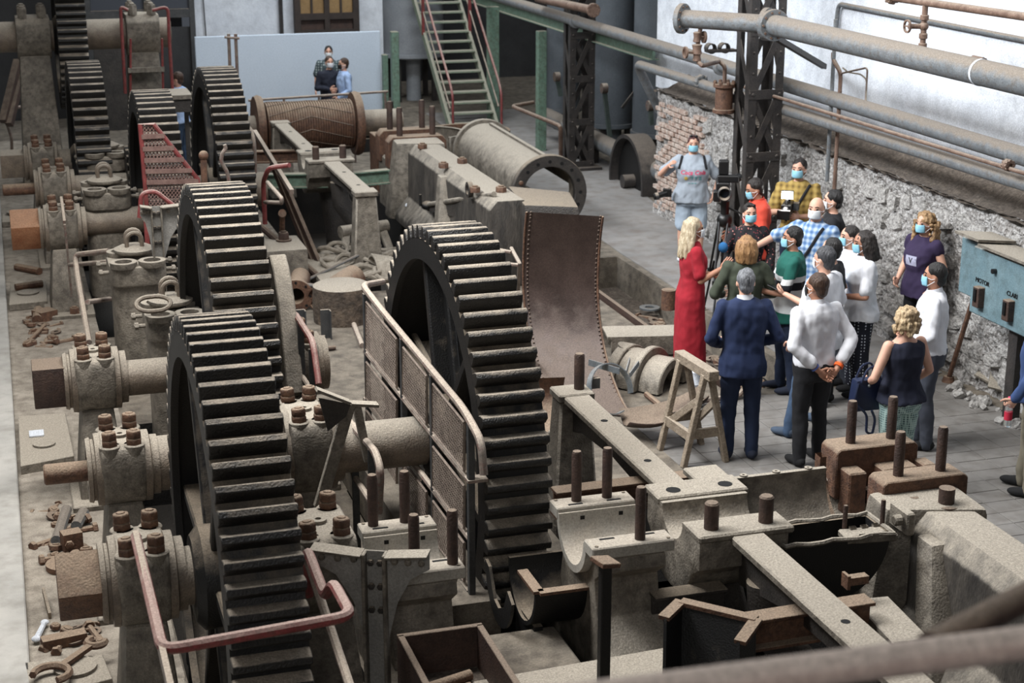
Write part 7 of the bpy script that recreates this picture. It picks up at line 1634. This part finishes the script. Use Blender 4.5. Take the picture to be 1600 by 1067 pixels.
# 16 purple T-shirt
r16 = person('woman with long curly blond hair and purple T-shirt standing at the stone wall', 1447, 332, 1.68, 254, 1.14, True, hair='curly', hm=H_CURL, top=PURPLE, sleeve='cap', hem=.84, bottom=BLACK, arms={'l': [(-.27, -.06, 1.14), (-.24, .08, .95)], 'r': [(.27, -.02, 1.14), (.2, .15, 1.0)]})
b = MB(); vs = []; t16 = shirt_tree(r16[0])
for j in range(6):
    for i in range(7): x = -.075 + .15 * i / 6; z = 1.195 + .105 * j / 5; vs.append((x, front(t16, x, z) + .003, z))
b.add(vs, [(j * 7 + i, j * 7 + i + 1, j * 7 + i + 8, j * 7 + i + 7) for j in range(5) for i in range(6)]); o = r16[1]('chest_print', b.mesh('chest_print', cloth('print_silver', (150, 150, 170))))
chest_text(r16[0], 'V', .085, 1.247, BLACK, 1.14, rx=.5, ry=.158)
# 17 white shirt by the wall
r17 = person('dark-haired man in white shirt and grey trousers near the stone wall', 1463, 411, 1.73, 302, 1.06, False, skin=SKIN2, hair='short', hm=H_BLACK, top=WHITE, sleeve='long', hem=.93, bottom=GREYP, shoes=SHOE_B, collar=True, arms={'l': [(-.29, .0, 1.14), (-.10, .22, 1.06)], 'r': [(.28, .02, 1.14), (.10, .22, 1.06)]}, legs=((.11, .06), (-.11, -.03)))
# 18 navy sleeveless
r18 = person('woman with sandy curls in navy sleeveless top and mint patterned trousers', 1417, 480, 1.64, 352, 1.16, True, hair='curls_short', hm=H_SAND, mask=None, top=NAVY2, sleeve='none', hem=.90, bottom=MINT, shoes=SHOE_B, arms={'l': [(-.32, -.02, 1.14), (-.21, .20, 1.02)], 'r': [(.29, -.02, 1.14), (.22, .16, .98)]}, face=False)
# 19 person cut by the right edge
r19 = person('person in blue jacket and khaki trousers cut by the right edge, holding a water bottle', 1624, 470, 1.76, 318, 1.08, False, hair='short', hm=H_DARK, top=BLUEJ, sleeve='long', hem=.84, bottom=KHAKI, shoes=SHOE_B, over='jacket', at_xy=(at(1608, 770, z=0).x, at(1608, 770, z=0).y), arms={'l': [(-.29, -.02, 1.15), (-.30, .12, .90)], 'r': [(.28, .0, 1.15), (.26, .1, .92)]}, palms={'l': (None, V((.8, .5, 0)), 1.1)}, legs=((.12, .10), (-.12, -.03)))
glassm = bpy.data.materials.new('clear_bottle_plastic'); glassm.use_nodes = True; gb_ = glassm.node_tree.nodes['Principled BSDF']; gb_.inputs['Base Color'].default_value = (.9, .95, .97, 1); gb_.inputs['Roughness'].default_value = .08; gb_.inputs['Transmission Weight'].default_value = .9; gb_.inputs['IOR'].default_value = 1.33
bx, by, bz = -.30, .16, .66
b = MB(); b.lathe([(0, 0), (.030, 0), (.033, .02), (.031, .09), (.033, .15), (.026, .19), (.013, .215), (.013, .235)], (bx, by, bz), Z_, 18); q = MB(); q.lathe([(.0335, .06), (.0335, .13)], (bx, by, bz), Z_, 18); q2 = MB(); q2.cyl((bx, by, bz + .235), (bx, by, bz + .255), .015, n=12)
held('water_bottle', 'small clear water bottle with a red label at the right edge', 'bottle', r19[0], b, glassm, [('paper_label', q, cloth('label_red', (178, 34, 60))), ('cap', q2, PINK)])
# three men before the white partition, one by the far gear wheels
def far_man(px_, py_, y): P = at(px_, py_, Y=y); return P
yf = 30.0
for (px_, py_, yy, head, kw) in ((513, 72, 31.0, 190, dict(label='man in dark checked shirt farthest back before the white partition', top=CHECK, sleeve='short', hm=H_BLACK, mask=MASK_W, bottom=BLACK)),
                                 (514, 88, 29.9, 175, dict(label='man in dark suit and white mask before the white partition', top=cloth('charcoal', (26, 30, 44)), sleeve='long', hem=.8, over='jacket', hm=H_BROWN, mask=MASK_W, bottom=NAVY2, arms={'r': [(.27, .02, 1.15), (.06, .24, 1.14)], 'l': [(-.27, .02, 1.15), (-.06, .24, 1.10)]})),
                                 (537, 97, 29.7, 262, dict(label='man in light blue shirt turned to the dark suit, sunglasses on his head', top=LBLUE, sleeve='long', hm=H_BROWN, mask=MASK_K, bottom=KHAKI, arms={'l': [(-.27, .0, 1.15), (-.2, .2, 1.0)]}))):
    P = at(px_, py_, Y=yy); h_ = min(1.86, max(1.6, P.z)); lab = kw.pop('label')
    q = person(lab, px_, py_, h_, head, at_xy=(P.x, P.y), **kw)
P = at(277, 112, Y=27.9)
person('person in pale blue shirt seen behind the red ladder rails', 277, 112, 1.7, 300, at_xy=(P.x, P.y), top=LBLUE, sleeve='short', hm=H_BROWN, mask=None, bottom=JEANS)
# handbag of the woman in navy top
P = at(1352, 612, Y=r18[0].location.y + .10); g = thing('handbag', 'dark blue leather handbag with hanging strap on the arm of the woman in navy top', 'bag', P); bagm = cloth('bag_blue', (16, 28, 56), None, .5)
b = MB(); b.hexa([P + V((-.13, -.07, -.15)), P + V((.15, -.07, -.15)), P + V((.15, .07, -.15)), P + V((-.13, .07, -.15)), P + V((-.11, -.05, .12)), P + V((.13, -.05, .12)), P + V((.13, .05, .12)), P + V((-.11, .05, .12))]); b.build('body', bagm, g, bevel=.02, seg=2)
for yy in (-.05, .05): b = MB(); b.tube([P + V((-.07, yy, .10)), P + V((-.02, yy, .22)), P + V((.07, yy, .24)), P + V((.11, yy, .10))], .010, 6, bend=.05); b.build('handle', bagm, g)
b = MB(); b.tube([P + V((-.10, -.06, .10)), P + V((-.15, -.08, -.05)), P + V((-.02, -.09, -.17)), P + V((-.02, -.09, -.33)), P + V((.04, -.09, -.35)), P + V((.06, -.09, -.22)), P + V((.02, -.09, -.14))], .011, 6, bend=.05); b.build('strap', bagm, g)
b = MB(); b.ball(P + V((.0, -.058, .07)), .014); b.build('clasp', galv, g)
# television camera on its tripod
P = at(1128, 470, z=0); TX, TY = 7.72, 17.45; P = at(1135, 265, z=1.78); TX, TY = P.x, P.y
g = thing('video_tripod', 'black tripod carrying the television camera', 'tripod', (TX, TY, 0))
b = MB(); b.cyl((TX, TY, 1.18), (TX, TY, 1.42), .05, n=14); b.ball((TX, TY, 1.20), .09); b.build('head', black_m, g)
for k, (dx, dy) in enumerate(((-.34, -.50), (.42, -.18), (.0, .5))):
    top_ = V((TX + dx * .08, TY + dy * .08, 1.20)); ft = V((TX + dx, TY + dy, .01)); sd = V((dy, -dx, 0)).normalized(); b = MB()
    for s_ in (-1, 1): b.tube([top_ + sd * .05 * s_, top_.lerp(ft, .55) + sd * .03 * s_], .014, 7)
    b.tube([top_.lerp(ft, .45), ft], .013, 7); b.bar(top_.lerp(ft, .55) - sd * .05, top_.lerp(ft, .55) + sd * .05, .05, .05); b.ball(ft + Z_ * .02, .025); b.build('leg', black_m, g)
b = MB(); b.tube([(TX, TY, 1.36), (TX + .3, TY - .3, 1.22)], .012, 7); b.build('pan_handle', black_m, g)
g = thing('video_camera', 'large black television camera on the tripod, pointing at the group', 'camera', (TX, TY, 1.42)); rz = M.Rotation(R(-22), 3, 'Z')
b = MB(); b.box((TX, TY + .08, 1.55), (.15, .34, .19), rz); b.build('body', black_m, g, bevel=.015)
q = rz @ V((0, -1, 0)); L0 = V((TX, TY + .05, 1.54)); b = MB(); b.lathe([(.055, .10), (.06, .18), (.075, .19), (.08, .26), (.068, .27), (.05, .21)], L0, q, 20); b.build('lens', dark_frame, g)
b = MB(); b.cyl(L0 + q * .215, L0 + q * .22, .05, n=18); b.build('front_glass', mat('lens_glass', (20, 24, 30), (28, 34, 44), None, 0, .1, 0, 5, 0), g)
b = MB(); b.box((TX + .02, TY - .02, 1.68), (.24, .10, .08), rz); b.build('viewfinder', black_m, g, bevel=.012); b = MB(); b.box((TX - .01, TY + .05, 1.80), (.11, .12, .16), rz); b.build('receiver', black_m, g, bevel=.012); b = MB(); b.ball((TX + .15, TY + .0, 1.68), .05); b.build('eyecup', black_m, g)
b = MB(); b.box((TX - .13, TY - .05, 1.50), (.08, .14, .12), rz); b.build('side_grip', black_m, g, bevel=.012)
# things on the floor among the legs
g = thing('pale_tool_stand', 'pale jointed casting standing behind the legs of the navy suit', 'casting', at(1117, 660, z=0)); P = at(1117, 660, z=.0) + V((0, .5, 0))
b = MB(); b.lathe([(.06, 0), (.09, .03), (.05, .06), (.07, .12), (.045, .16), (.07, .24), (.05, .30), (.06, .36), (0, .38)], P, Z_, 16); b.build('body', plaster, g); b = MB(); b.tube([P + V((.1, 0, .05)), P + V((.5, .06, .04)), P + V((.60, .1, .12)), P + V((.68, .05, .04))], .028, 8, bend=.06); b.build('hose', rail_grey, g)
b = MB(); b.tube([at(1183, 588, z=.02), at(1195, 592, z=.02), at(1200, 598, z=.01), at(1190, 602, z=.01)], .008, 5, bend=.03); tag(b.build('floor_cable', black_m), 'thin black cable on the floor right of the navy suit', 'cable')
b = MB(); b.tube([at(1010, 616, z=.03), at(1042, 642, z=.03)], .03, 8); tag(b.build('floor_pipe', rust), 'short brown pipe on the floor left of the trestle', 'pipe')
bpy.data.scenes.remove(WS); bpy.data.batch_remove(TRASH)
